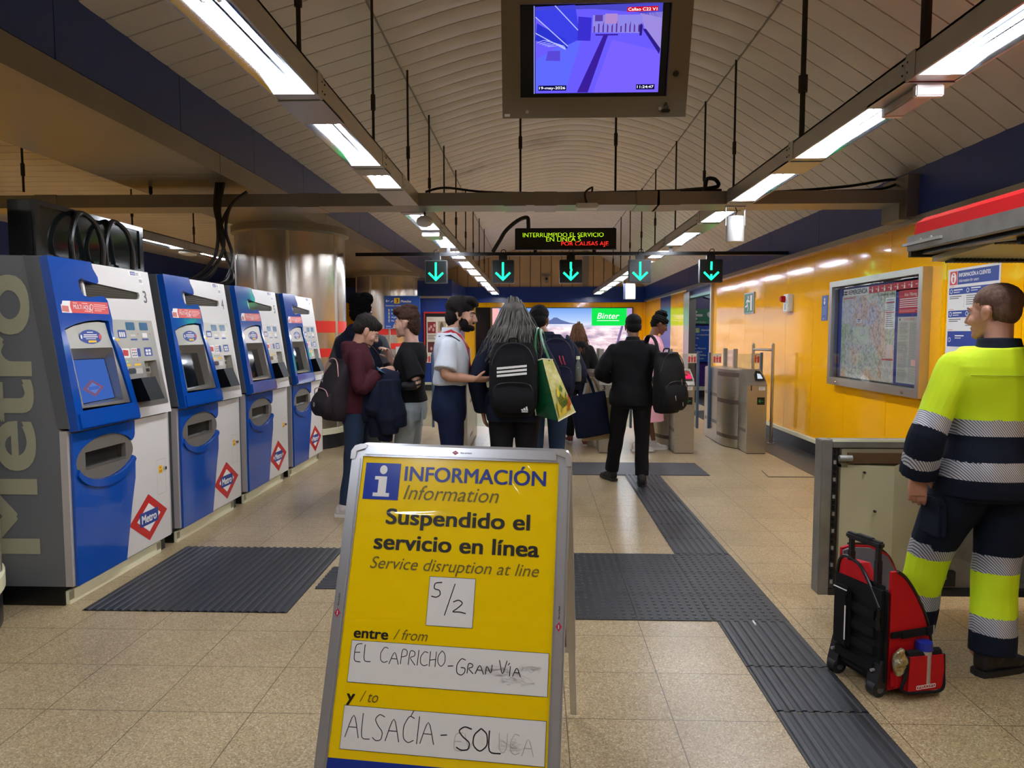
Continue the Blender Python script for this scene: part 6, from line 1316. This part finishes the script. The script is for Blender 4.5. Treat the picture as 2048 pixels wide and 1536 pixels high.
# --- long grey hair
p = Fig('person', 'person with long wavy grey hair in a navy jacket, seen from behind', (-.175, 6.0), 92, 1.90, 1.08, hpitch=4, hyaw=-6, skin='#B98A70', hpos=(.0, .03, 1.75), hs=1.05,
        arms=dict(elL=(-.295, -.04, 1.12), wrL=(-.25, .06, .87), elR=(.30, -.02, 1.13), wrR=(.16, .20, 1.12)))
p.body(); p.top('jacket', F_navy, .80, 1.97, .034, .006, cuff=.008, flare=.01, seed=51, collar=.05); p.trousers('trousers', F_blk2, .024, hem=.012, seed=52); p.shoes(S_black, S_sole)
def lock(mb, a, pts, r): mb.tube(cat([a] + pts, 5), [r * (1 - .75 * (i / (len(pts) * 5)) ** 2) for i in range(len(pts) * 5 + 1)], None, 6)
def long_hair(p, m, n, z_end, spread, r, seed, wav, back=.0, base=CAPS, grey=None):
    rng = random.Random(seed); p.cap_hair(m, base, .0025, 60, .007, 1)
    mb = MB(m)
    for i in range(n):
        a = rng.uniform(-1, 1) * 2.1; rr = rng.uniform(.9, 1.04); h0 = rng.uniform(-.02, .11)
        x0 = math.sin(a) * .08 * rr; y0 = -.02 - math.cos(a) * .092 * rr
        zt = math.sqrt(max(.05, 1 - (x0 / .095) ** 2))
        st = Vector((x0 * .75, y0 * .8 - .0, .035 + h0 * zt)); P = []; ze = z_end + rng.uniform(-.06, .07); sx = x0 * (1 + spread * rng.uniform(.5, 1.2)); ph = rng.uniform(0, 6)
        for j in range(1, 6):
            t = j / 5; P.append((st.x + (sx - st.x) * t ** .8 + wav * math.sin(ph + t * 9) * t, st.y + (y0 * 1.05 - back * t - st.y) * min(1, t * 1.4) + wav * .6 * math.cos(ph + t * 8), st.z + (ze - st.z) * t))
        mb.xf = p.HM; lock(mb, tuple(st), P, r * rng.uniform(.7, 1.3))
    return mb.build('hair_locks', p.root, 60)
long_hair(p, H_grey, 300, -.30, 1.75, .0072, 3, .02, .06, [((0, -.02, .045), (.086, .104, .079)), ((0, -.05, -.06), (.105, .07, .12)), ((0, -.095, -.15), (.135, .05, .11))])
GREY = p
# --- person in navy behind
p = Fig('person', 'person with black hair and a navy backpack queuing in front of the grey-haired person', (.11, 6.95), 86, 1.88, 1.12, hpitch=6, hyaw=-10, skin='#9A6E55', hpos=(-.07, .06, 1.74), hs=1.03, arms=dict(elR=(.31, .0, 1.12), wrR=(.22, .2, 1.08), elL=(-.29, 0, 1.12), wrL=(-.2, .2, 1.05)))
p.body(); p.top('jacket', F_navy, .86, 1.97, .04, .007, seed=61, collar=.04); p.trousers('jeans', F_jean, .02, seed=62); p.cap_hair(H_black, [((0, -.02, .05), (.086, .106, .082)), ((0, -.06, -.01), (.078, .06, .08))], .003, 90, .007, 1); p.shoes(S_black, S_sole)
NAVYP = p
# --- girl with long brown hair inside the lane
p = Fig('person', 'person with long brown hair and black hoodie passing between the gates', (.62, 10.3), 92, 1.74, .98, hpitch=3, hs=1.1, skin='#B98A70', arms=dict(elR=(.26, -.04, 1.12), wrR=(.25, .02, .86), elL=(-.25, 0, 1.12), wrL=(-.2, .15, 1.05)), legs=dict(anR=(.1, -.12, .085), anL=(-.1, .1, .1)))
p.body(); p.top('hoodie', F_black, .9, 1.95, .03, .006, seed=71, hood=hood2); p.trousers('leggings', F_blk2, .012, seed=72); p.shoes(mat('shoe_red', '#7A3630', rough=.5), S_solew)
long_hair(p, H_mid, 130, -.24, .7, .009, 9, .01, .03)
# --- man in black coat
p = Fig('person', 'person in black jacket and trousers carrying a navy tote, seen from behind', (1.02, 7.5), 86, 1.80, 1.12, lean=-1, hpitch=6, hyaw=3, skin='#7A5440', hpos=(.01, .03, 1.68), hs=1.02,
        arms=dict(elL=(-.33, -.03, 1.15), wrL=(-.22, .16, 1.10), elR=(.36, .03, 1.16), wrR=(.27, .22, 1.05), hL=dict(n=(1, 0, 0), curl=1.0, t=(0, .3, 1))), legs=dict(knL=(-.14, .12, .49), anL=(-.19, .22, .09), knR=(.11, .0, .49), anR=(.11, -.05, .085), toL=-25, toR=5))
p.body(); p.top('jacket', F_black, .83, 1.97, .036, .006, cuff=.006, seed=81, collar=.06, flare=.012); p.trousers('trousers', F_blk2, .02, hem=.014, seed=82); p.cap_hair(H_black, [((0, -.022, .045), (.082, .102, .080)), ((0, -.055, -.005), (.074, .06, .068))], .0015, 120, .006, 1); p.shoes(S_black, S_sole, 1.08, .02)
COAT = p
# --- person in pink
p = Fig('person', 'person in a pink dress with black hair tied up, reaching over to a gate reader', (1.56, 9.72), 6, 1.84, .98, lean=5, hpitch=22, hyaw=-6, skin='#7E543E', hpos=(0, .13, 1.73), arms=dict(elR=(.22, .17, 1.12), wrR=(.12, .36, 1.02), elL=(-.24, .05, 1.12), wrL=(-.15, .25, 1.05), hR=dict(d=(-.1, .95, -.2), n=(-.2, 0, -1), curl=.3, t=(-1, 0, 0))), legs=dict(anR=(.09, -.16, .1), knR=(.1, -.02, .5), anL=(-.1, .1, .085)))
p.body(); 
def skirt(s, mb): mb.loft([sring((0, .0, z), rx, ry, Vector((1, 0, 0)), Vector((0, 1, 0)), 2, 26) for z, rx, ry in ((1.05, .165, .13), (.9, .20, .155), (.7, .215, .18), (.42, .23, .2))])
p.top('dress', F_pink, .9, {1: 1.2, -1: 1.2}, .026, .006, cuff=.016, seed=91, hood=skirt, collar=.04); p.shoes(S_white, S_solew, 1.05)
p.cap_hair(H_black, [((0, -.02, .05), (.085, .105, .082)), ((0, -.065, -.0), (.072, .055, .07)), ((0, -.03, .14), (.055, .06, .045)), ((.03, .0, .15), (.035, .035, .035)), ((-.03, .02, .14), (.035, .04, .03)), ((0, .062, .066), (.058, .034, .036)), ((0, -.07, .12), (.04, .04, .04))], .005, 170, .005, 0); p.face()
# ------------------------------------------------------------------ bags and things held
def backpack(name_label, loc, rz, w_, h_, d_, m_, pocket=.5, tilt=0., sh=None, group=None, straps=True, zipm=None, m2=None, reach=.22):
    t = thing('backpack', name_label, 'backpack', loc, rz); t.rotation_euler = (math.radians(tilt), 0, rz)
    def shell(mb, w_, h_, d0, d1, z0, sq=3.2):
        R = []
        for i in range(15):
            u = i / 14; e = (1 - abs(2 * u - 1) ** 4) ** .5 if 0 < u < 1 else .0
            e = max(e, .35); zz = z0 + h_ * u; bl = math.sin(math.pi * min(1, u * 1.15 + .02)) if u < .87 else math.sin(math.pi * min(1, u * 1.15 + .02))
            bl = max(.45, (1 - ((u - .38) / .72) ** 2))
            R.append(sring((0, d0 + (d1 - d0) * bl / 2, zz), w_ / 2 * (.55 + .45 * e), (d1 - d0) / 2 * bl, Vector((1, 0, 0)), Vector((0, 1, 0)), sq, 26))
        mb.loft(R)
    mb = MB(m_); shell(mb, w_, h_, 0, d_ * .78, 0); fuse(mb, 'main_body', .008, 3, t, .004, 16, int(h_ * 100))
    if pocket:
        mb = MB(m2 or m_); shell(mb, w_ * .86, h_ * pocket, d_ * .45, d_, h_ * .06); fuse(mb, 'front_pocket', .007, 3, t, .003, 18, 9)
        zp = MB(zipm or mat('zip_dark', '#2C2C2E', rough=.4)); yy = d_ * .86; zt = h_ * (.06 + pocket)
        zp.tube(cat([(-w_ * .4, yy * .86, zt * .55), (-w_ * .34, yy * .97, zt * .9), (0, yy * 1.0, zt * .98), (w_ * .34, yy * .97, zt * .9), (w_ * .4, yy * .86, zt * .55)], 5), .004, None, 6); zp.build('zip', t)
    zp = MB(zipm or mat('zip_dark', '')); zp.tube(cat([(-w_ * .46, d_ * .42, h_ * .3), (-w_ * .42, d_ * .52, h_ * .75), (-w_ * .2, d_ * .50, h_ * .97), (w_ * .2, d_ * .50, h_ * .97), (w_ * .42, d_ * .52, h_ * .75), (w_ * .46, d_ * .42, h_ * .3)], 5), .0045, None, 6); zp.build('main_zip', t)
    mb = MB(m_); mb.tube(cat([(-.035, .02, h_ * .98), (-.03, .03, h_ * 1.05), (.03, .03, h_ * 1.05), (.035, .02, h_ * .98)], 5), .007, None, 8); mb.build('top_loop', t)
    S = sh or h_
    if straps:
        for q in (-1, 1):
            mb = MB(m_); x = q * w_ * .3; mb.tube(cat([(x * .8, .01, h_ * .90), (x * .95, -.02, S - .03), (x * 1.1, -reach * .45, S + .015), (x * 1.2, -reach * .95, S - .09), (x * 1.3, -reach * 1.12, S - .26), (x * 1.6, -reach * .8, h_ * .35), (x * 1.35, 0, h_ * .12)], 6), .026, None, 10, True, .3, (0, -1, .3)); mb.build('strap', t)
    return t
F_pack = fabric('pack_charcoal', '#2A2428'); M_pinkz = mat('zip_pink', '#C79A94', rough=.5)
t = backpack('dark grey backpack with a pink zip on the person in maroon', (-1.695, 6.16, .84), math.radians(131), .34, .54, .27, F_pack, .46, 6, sh=.68, zipm=M_pinkz, reach=.26)
m = MB(M_wlab); m.xf = frame((.02, .218, .33), (-.2, 0, 1), (-1, -.05, -.2)); m.txt('Tali', 0, 0, .03, M_wlab, 0, .06, .02); m.build('logo', t, 0)
m = MB(M_black); m.xf = frame((-.0, .272, .13), (-1, 0, 0), (0, 0, 1)); m.poly([(.035, 0), (0, .035), (-.035, 0), (0, -.035)], 0, M_black); m.poly([(.03, 0), (0, .03), (-.03, 0), (0, -.03)], .0006, mat('patch_brown', '#4A3A32', rough=.6)); m.txt('D', 0, -.014, .03, M_wlab, .0012, None, .03, 0, 'C'); m.build('patch', t, 0)
t = backpack('black backpack with three white stripes on the person with long grey hair', (-.175, 5.83, .93), math.pi, .40, .60, .20, F_black, .42, 0, reach=.24)
m = MB(M_wlab); m.xf = frame((0, .166, .325), (-1, 0, -.0), (0, 0, 1))
for i in range(3): m.add([(-.13, i * .03, 0), (.11, i * .03 + .022, .0), (.11, i * .03 + .040, .0), (-.13, i * .03 + .018, 0)], [(0, 1, 2, 3)])
m.build('stripes', t, 0)
m = MB(M_wlab); m.xf = frame((0, .203, .06), (-1, 0, 0), (0, 0, 1))
for i, (x, h_) in enumerate(((.07, .014), (.088, .024), (.106, .036))): m.add([(x, 0, 0), (x + .015, 0, 0), (x + .008, h_, 0), (x - .005, h_ * .8, 0)], [(0, 1, 2, 3)])
m.rect(.07, -.012, .12, -.005, 0); m.build('logo', t, 0)
t = backpack('navy backpack with red zip pulls on the person behind the green shopping bag', (.20, 6.74, 1.0), math.radians(178), .36, .56, .24, fabric('pack_navy', '#171A33'), .5, 0, reach=.24)
m = MB(mat('zip_red', '#B01F2C', rough=.5))
for x in (-.06, -.03): m.tube([(x, .225, .40), (x - .01, .245, .36), (x - .025, .24, .32)], .006, None, 6)
m.build('zip_pull', t)
t = thing('bottle', 'small clear bottle with a cream cap in the side pocket of the navy backpack', 'bottle', (.40, 6.62, 1.16)); m = MB(mat('bottle_clear', '#6E736C', rough=.1, alpha=.7)); m.loft([[(r * math.cos(6.283 * k / 20), r * math.sin(6.283 * k / 20), z) for k in range(20)] for r, z in ((.03, 0), (.033, .02), (.033, .14), (.014, .19), (.014, .21))]); m.build('body', t); m = MB(M_cream); m.cyl((0, 0, .205), (0, 0, .235), .018, None, None, 16); m.build('cap', t)
t = backpack('black backpack hanging off one shoulder of the person in the black jacket', (1.31, 7.36, .80), math.radians(212), .36, .62, .26, fabric('pack_black', '#0D0D0E', .7), .5, -3, straps=False)
m = MB(F_black); m.tube(cat([(.1, .02, .58), (.08, -.05, .72), (.10, -.12, .78), (.06, -.22, .70), (.05, -.26, .5), (.12, -.1, .2)], 6), .028, None, 10, True, .3, (0, -1, .3)); m.build('strap', t); m = MB(mat('zip_metal', '#8E8E90', rough=.3, metal=.8))
for x, z in ((-.02, .36), (.05, .2), (-.05, .14)): m.tube([(x, .25, z), (x + .006, .262, z - .03), (x, .258, z - .05)], .004, None, 6)
m.build('zip_pulls', t)
# tote bags
def tote(label, loc, rz, tilt, w_, h_, d_, mm, handle, seed, lining=None):
    t = thing('tote_bag', label, 'bag', loc, rz); t.rotation_euler = (0, math.radians(tilt), rz); mb = MB(mm)
    mb.loft([sring((0, 0, z), w_ / 2 * a, d_ / 2 * b, Vector((1, 0, 0)), Vector((0, 1, 0)), 4, 30) for z, a, b in ((0, .93, .6), (.02, .97, .9), (h_ * .4, 1, 1), (h_ * .8, 1, .7), (h_, 1, .3))]); fuse(mb, 'body', .008, 2, t, .006, 14, seed)
    if handle:
        for q in (-1, 1):
            mb = MB(mm); mb.tube(cat([(-.075, q * .02, h_ - .03), (-.055, q * .02, h_ + handle * .5), (0, q * .01, h_ + handle), (.05, q * .02, h_ + handle * .5), (.075, q * .02, h_ - .03)], 6), .015, None, 8, True, .25, (0, 1, 0)); mb.build('handle', t)
    return t
tote('navy cloth tote bag hanging from the hand of the person in the black jacket', (.635, 7.63, .50), 0, -9, .39, .47, .10, fabric('tote_navy', '#101830'), .24, 3)
tote('beige cloth bag hanging just behind the navy tote bag', (.70, 7.80, .44), 0, -6, .37, .46, .08, fabric('tote_beige', '#B7A27C'), .22, 4)
t = thing('paper_sheet', 'white folded paper sticking out of the navy tote bag', 'paper', (.50, 7.70, .88)); m = MB(M_wlab); m.add([(0, 0, 0), (.03, 0, .01), (.075, 0, .19), (.045, .0, .19), (0, .004, 0), (.03, .004, .01), (.075, .004, .19), (.045, .004, .19)], [(0, 1, 2, 3), (7, 6, 5, 4), (0, 4, 5, 1), (1, 5, 6, 2), (2, 6, 7, 3), (3, 7, 4, 0)]); m.build('sheet', t, 0)
# green shopping bag
t = thing('shopping_bag', 'shiny green and yellow shopping bag printed with vegetables on the grey-haired person', 'bag', (.12, 5.82, .90))
M_gbag = mat('bag_green', '#0F4A2A', rough=.18, bump=.5, bscale=22, var=.25, vscale=12); M_ybag = mat('bag_pale', '#DAD79A', rough=.25, bump=.35, bscale=25, var=.18, vscale=16, vcol='#B9B45C')
A = [(-.11, -.0, .03), (.07, -.13, -.0), (.215, .02, .06), (.05, .15, .06)]; Bt = [(-.165, .0, .46), (-.06, -.07, .50), (.025, .02, .49), (-.06, .09, .47)]
m = MB(M_gbag); n_ = 6
def wall(a0, a1, b0, b1, mm):
    vs = []
    for j in range(n_ + 1):
        for i in range(n_ + 1):
            u, v = i / n_, j / n_; p = (Vector(a0).lerp(Vector(a1), u)).lerp(Vector(b0).lerp(Vector(b1), u), v); q = .014 * math.sin(u * 3.14) * math.sin(v * 3.14); vs.append((p.x, p.y - q, p.z))
    m.add(vs, [(j * (n_ + 1) + i, j * (n_ + 1) + i + 1, (j + 1) * (n_ + 1) + i + 1, (j + 1) * (n_ + 1) + i) for j in range(n_) for i in range(n_)], mm)
wall(A[0], A[1], Bt[0], Bt[1], M_gbag); wall(A[1], A[2], Bt[1], Bt[2], M_ybag); wall(A[2], A[3], Bt[2], Bt[3], M_gbag); wall(A[3], A[0], Bt[3], Bt[0], M_gbag); m.add(A, [(3, 2, 1, 0)], M_gbag); m.build('body', t, 50)
m = MB(M_cream)
for a, b in ((Bt[0], Bt[1]), (Bt[1], Bt[2]), (A[0], Bt[0]), (A[1], A[2])): m.tube([a, b], .005, None, 6)
m.build('piping', t)
m = MB(); ex = (Vector(A[2]) - Vector(A[1])); m.xf = frame(tuple(Vector(A[1]) + Vector((.006, -.022, 0))), ex, (Vector(Bt[1]) - Vector(A[1]))); W_ = ex.length
for (pts, c) in (([(.02, .02), (.18, .03), (.19, .1), (.11, .14), (.03, .1)], '#C8B23A'), ([(.05, .10), (.09, .16), (.13, .11), (.17, .15), (.16, .07), (.08, .06)], '#3F6B22'), ([(.12, .03), (.17, .03), (.165, .10), (.13, .07)], '#B5632A'), ([(.15, .04), (.2, .06), (.185, .13), (.165, .1)], '#C9502A'), ([(.05, .15), (.08, .2), (.1, .15), (.07, .13)], '#D9C93A'), ([(.1, .17), (.12, .2), (.14, .17), (.12, .15)], '#4E7A2A'), ([(.04, .05), (.07, .09), (.09, .05), (.06, .03)], '#D8C24A')): m.poly([(p[0] * .93, p[1] * 1.35) for p in pts], 0, mat('veg_' + c.strip('#'), c, rough=.35))
m.build('print', t, 0)
m = MB(mat('strap_green', '#1F6E42', rough=.4)); 
m.tube(cat([(-.10, -.03, .47), (-.115, -.0, .6), (-.10, .08, .72), (-.08, .2, .72), (-.06, .22, .6)], 6), .024, None, 8, True, .25, (1, -.3, 0)); m.tube(cat([(.0, .0, .48), (-.045, -.0, .6), (-.075, .09, .72), (-.05, .2, .71), (-.03, .22, .6)], 6), .024, None, 8, True, .25, (1, -.3, 0)); m.build('handles', t)
# navy jacket draped over a forearm
t = thing('draped_jacket', 'navy jacket draped over the tattooed forearm', 'jacket', (-1.335, 6.13, 0)); mb = MB(F_navy)
mb.tube([(-.09, .03, 1.20), (.03, .0, 1.23), (.15, .02, 1.21)], [.06, .075, .06], None, 14)
for x, y, z0, r0, r1, dx in ((-.10, -.01, .86, .06, .075, -.05), (-.03, -.045, .92, .065, .09, -.03), (.05, -.05, .74, .07, .10, .02), (.12, -.03, .80, .065, .085, .03), (-.05, .03, .70, .06, .09, .0), (.04, .03, .66, .06, .08, -.02)): mb.tube([(x * .9, y, 1.2), (x, y - .02, 1.05), (x + dx, y - .01, (z0 + 1.0) / 2), (x + dx * 1.3, y, z0)], [r0, r0 * 1.05, r1, r1 * .75], None, 14)
fuse(mb, 'cloth', .009, 3, t, .010, 13, 77)
t = thing('phone', 'phone', 'phone', (-1.335, 6.11, 1.285)); t['label'] = 'phone in the hands of the person in the maroon hoodie'; m = MB(M_black); m.xf = Matrix.Rotation(.5, 4, 'Y') @ Matrix.Rotation(.4, 4, 'Z'); m.bx(-.035, .035, -.07, .07, -.004, .004, None, .003); m.build('case', t); m = MB(glow('phone_screen', '#5E86A8', .5)); m.xf = Matrix.Rotation(.5, 4, 'Y') @ Matrix.Rotation(.4, 4, 'Z'); m.rect(-.031, -.064, .031, .064, .0045); m.build('screen', t, 0)
t = thing('card', 'white card held up by the person in the black T-shirt', 'card', (-1.235, 6.39, 1.45)); m = MB(M_wlab); m.bx(-.022, .022, -.002, .002, -.035, .035); m.build('card', t, 0)
# rolling tool bag
t = thing('rolling_bag', 'open red and black rolling tool bag with a raised handle on the floor', 'bag', (1.555, 3.075, 0), math.radians(20))
F_red = fabric('bag_red', '#B80F18', .6, .15, 300, .08); F_bk = fabric('bag_black', '#111113', .75, .3, 260); F_gl = fabric('bag_lining', '#6E7076', .8, .2, 200); M_bp = mat('bag_plastic', '#17171A', rough=.45)
prof = [(.0, .035), (.23, .035), (.243, .10), (.238, .22), (.212, .32), (.168, .41), (.115, .49), (.07, .54), (.03, .565), (.0, .565)]
proff = [(.0, .035), (.23, .035), (.26, .10), (.31, .22), (.345, .34), (.335, .45), (.275, .535), (.17, .585), (.05, .60), (.0, .59)]
def extr(pr, y0, y1, mm, nm, par=None, sm=30): 
    m = MB(mm); m.loft([[(a, y, b) for a, b in pr] for y in (y0, y1)][::-1]); return m.build(nm, par or t, sm)
sp = extr(prof, .0, .014, F_red, 'side_panel'); extr(proff, .29, .304, F_red, 'side_panel')
m = MB(F_red); c = [(.23, .035), (.243, .10), (.238, .22)]; k = [(a, b) for a, b in c] + [(a - .012, b - .004) for a, b in reversed(c)]; m.loft([[(a, y, b) for a, b in k] for y in (.29, .014)]); m.build('front_panel', t, 60)
m = MB(F_bk); m.bx(.01, .235, .01, .295, .03, .045); m.build('bottom_panel', t)
m = MB(F_gl); m.loft([[(a, y, b) for a, b in ((.02, .05), (.215, .05), (.222, .18), (.15, .24), (.05, .3), (.02, .36))] for y in (.285, .02)]); m.loft([[(a * .96, y, b * .985) for a, b in proff] for y in (.288, .278)]); m.build('lining', t, 30)
m = MB(M_black)
m.tube(cat([(a, .002, b) for a, b in prof[2:9]], 4), .008, None, 8); m.tube(cat([(a, .304, b) for a, b in proff[2:9]], 4), .008, None, 8)
m.tube([(.243, .006, .05), (.246, .004, .1)], .007, None, 8); m.build('zip_edge', t)
m = MB(F_bk); m.bx(-.035, .0, -.004, .308, .05, .50, None, .02)
for z in (.09, .17, .25, .33): m.bx(-.05, -.02, .03, .275, z, z + .065, None, .012)
m.build('back_panel', t)
m = MB(F_red); m.add([(-.03, .03, .40), (-.03, .28, .42), (-.022, .27, .55), (-.022, .16, .56), (.0, .03, .40), (.0, .28, .42), (.03, .27, .55), (.03, .15, .56)], [(0, 1, 2, 3), (3, 2, 6, 7), (0, 3, 7, 4), (1, 5, 6, 2)]); m.build('handle_flap', t, 20)
m = MB(M_black); m.tube(cat([(-.034, .03, .40), (-.03, .10, .50), (-.025, .17, .56), (-.022, .27, .555), (-.03, .29, .42)], 5), .008, None, 8); m.tube([(-.045, .02, .40), (-.048, .02, .36)], .008, None, 6); m.tube([(-.05, .02, .36), (-.05, .015, .31)], .010, None, 8); m.build('flap_zip', t)
m = MB(F_bk); m.bx(-.075, -.04, .17, .25, .16, .44, None, .012); m.bx(-.08, -.055, .165, .255, .40, .445, None, .01); m.build('strap_pad', t); m = MB(M_wlab); m.bx(-.0815, -.079, .17, .25, .432, .436); m.bx(-.0765, -.0745, .178, .184, .2, .36); m.build('reflective_trim', t)
for y in (.07, .225):
    m = MB(M_bp); m.bx(-.02, .008, y - .014, y + .014, .36, .60, None, .004); m.bx(-.017, .004, y - .011, y + .011, .60, .67, None, .003); m.build('handle_tube', t)
m = MB(M_bp); m.bx(-.025, .008, .045, .25, .655, .685, None, .008); m.bx(-.02, .004, .1, .19, .68, .69, None, .003)
m.build('handle_grip', t)
for y in (.035, .27):
    m = MB(M_bp); m.add([(-.06, y - .03, .05), (.05, y - .03, .03), (.05, y - .03, .09), (-.03, y - .03, .17), (-.06, y + .03, .05), (.05, y + .03, .03), (.05, y + .03, .09), (-.03, y + .03, .17)], [(0, 1, 2, 3), (7, 6, 5, 4), (0, 4, 5, 1), (1, 5, 6, 2), (2, 6, 7, 3), (3, 7, 4, 0)]); m.cyl((-.062, y, .12), (-.045, y, .12), .007, None, M_alu, 10); wh = m.build('wheel_housing', t, 20)
    m = MB(mat('wheel_rubber', '#1E1E20', rough=.6)); m.cyl((-.03, y - .022, .038), (-.03, y + .022, .038), .038, None, None, 24); m.cyl((-.03, y - .026, .038), (-.03, y + .026, .038), .018, None, M_dgrey, 16); m.build('wheel', wh)
m = MB(F_bk); m.bx(.0, .245, -.012, -.002, .27, .298, None, .003); m.bx(.19, .225, -.02, -.01, .262, .306, None, .004); m.bx(.05, .19, -.018, -.008, .265, .295, None, .004); m.build('side_strap', t); m = MB(M_alu); m.tube([(.232, -.018, .262), (.232, -.018, .306)], .003, None, 6); m.build('buckle', t)
m = MB(F_red); pr2 = [(.055, .04), (.25, .03), (.262, .10), (.255, .185), (.06, .2)]
m.loft([[(a, y, b) for a, b in pr2] for y in (-.0, -.055)]); m.build('side_pocket', t, 30)
m = MB(F_bk); m.tube(cat([(.055, -.05, .2), (.04, -.055, .12), (.03, -.05, .05), (.15, -.06, .032), (.245, -.06, .032), (.262, -.05, .10), (.257, -.05, .185)], 5), .007, None, 8); m.tube([(.06, -.03, .2), (.25, -.03, .19)], .02, None, 8); m.build('pocket_trim', t)
m = MB(M_wlab); m.xf = frame((.10, -.0565, .048), (1, 0, -.03), (0, 0, 1)); m.plate(rrect(0, 0, .11, .018, .004), [rrect(.003, .003, .107, .015, .003)], 0, .0006); m.txt('PROFI', .01, .0055, .008, None, .0005, .09, .02); m.build('logo', t, 0)
m = MB(F_red); m.bx(-.0, .05, -.035, .0, .05, .13, None, .012); m.build('mesh_pocket', t)
def tolocal(x, y, z): v = Matrix.Rotation(math.radians(20), 4, 'Z') @ Vector((x, y, z)); return (1.555 + v.x, 3.075 + v.y, v.z)
t2 = thing('bottle', 'silver bottle with a blue cap in the side pocket of the red rolling bag', 'bottle', tolocal(.17, -.025, .06)); m = MB(M_alu); m.cyl((0, 0, 0), (0, 0, .15), .032, None, None, 24); m.build('body', t2); m = MB(mat('cap_blue', '#1C2E96', rough=.35)); m.cyl((0, 0, .15), (0, 0, .185), .036, .034, None, 24); m.build('cap', t2)
t2 = thing('foil_packet', 'crumpled foil packet in the mesh pocket of the red rolling bag', 'packet', tolocal(.03, -.03, .12)); mb = MB(mat('foil', '#C9C4A8', rough=.2, metal=.7, bump=.9, bscale=45, var=.3, vscale=30, vcol='#8E7A3A')); mb.ell((0, 0, .045), (.035, .025, .06), None, 16, 10); mb.ell((.0, 0, .09), (.022, .02, .03), None, 12, 8); fuse(mb, 'foil', .006, 1, t2, .006, 60, 5)
t = thing('paper_scrap', 'tiny curled white paper scrap on the ribbed floor strip near the rolling bag', 'paper', (1.22, 3.84, .011)); m = MB(M_wlab); m.loft([[(-.012 + .006 * math.cos(a), y, .006 + .006 * math.sin(a)) for a in (0, 1.2, 2.4, 3.6, 4.8)] for y in (-.025, .025)]); m.build('scrap', t)
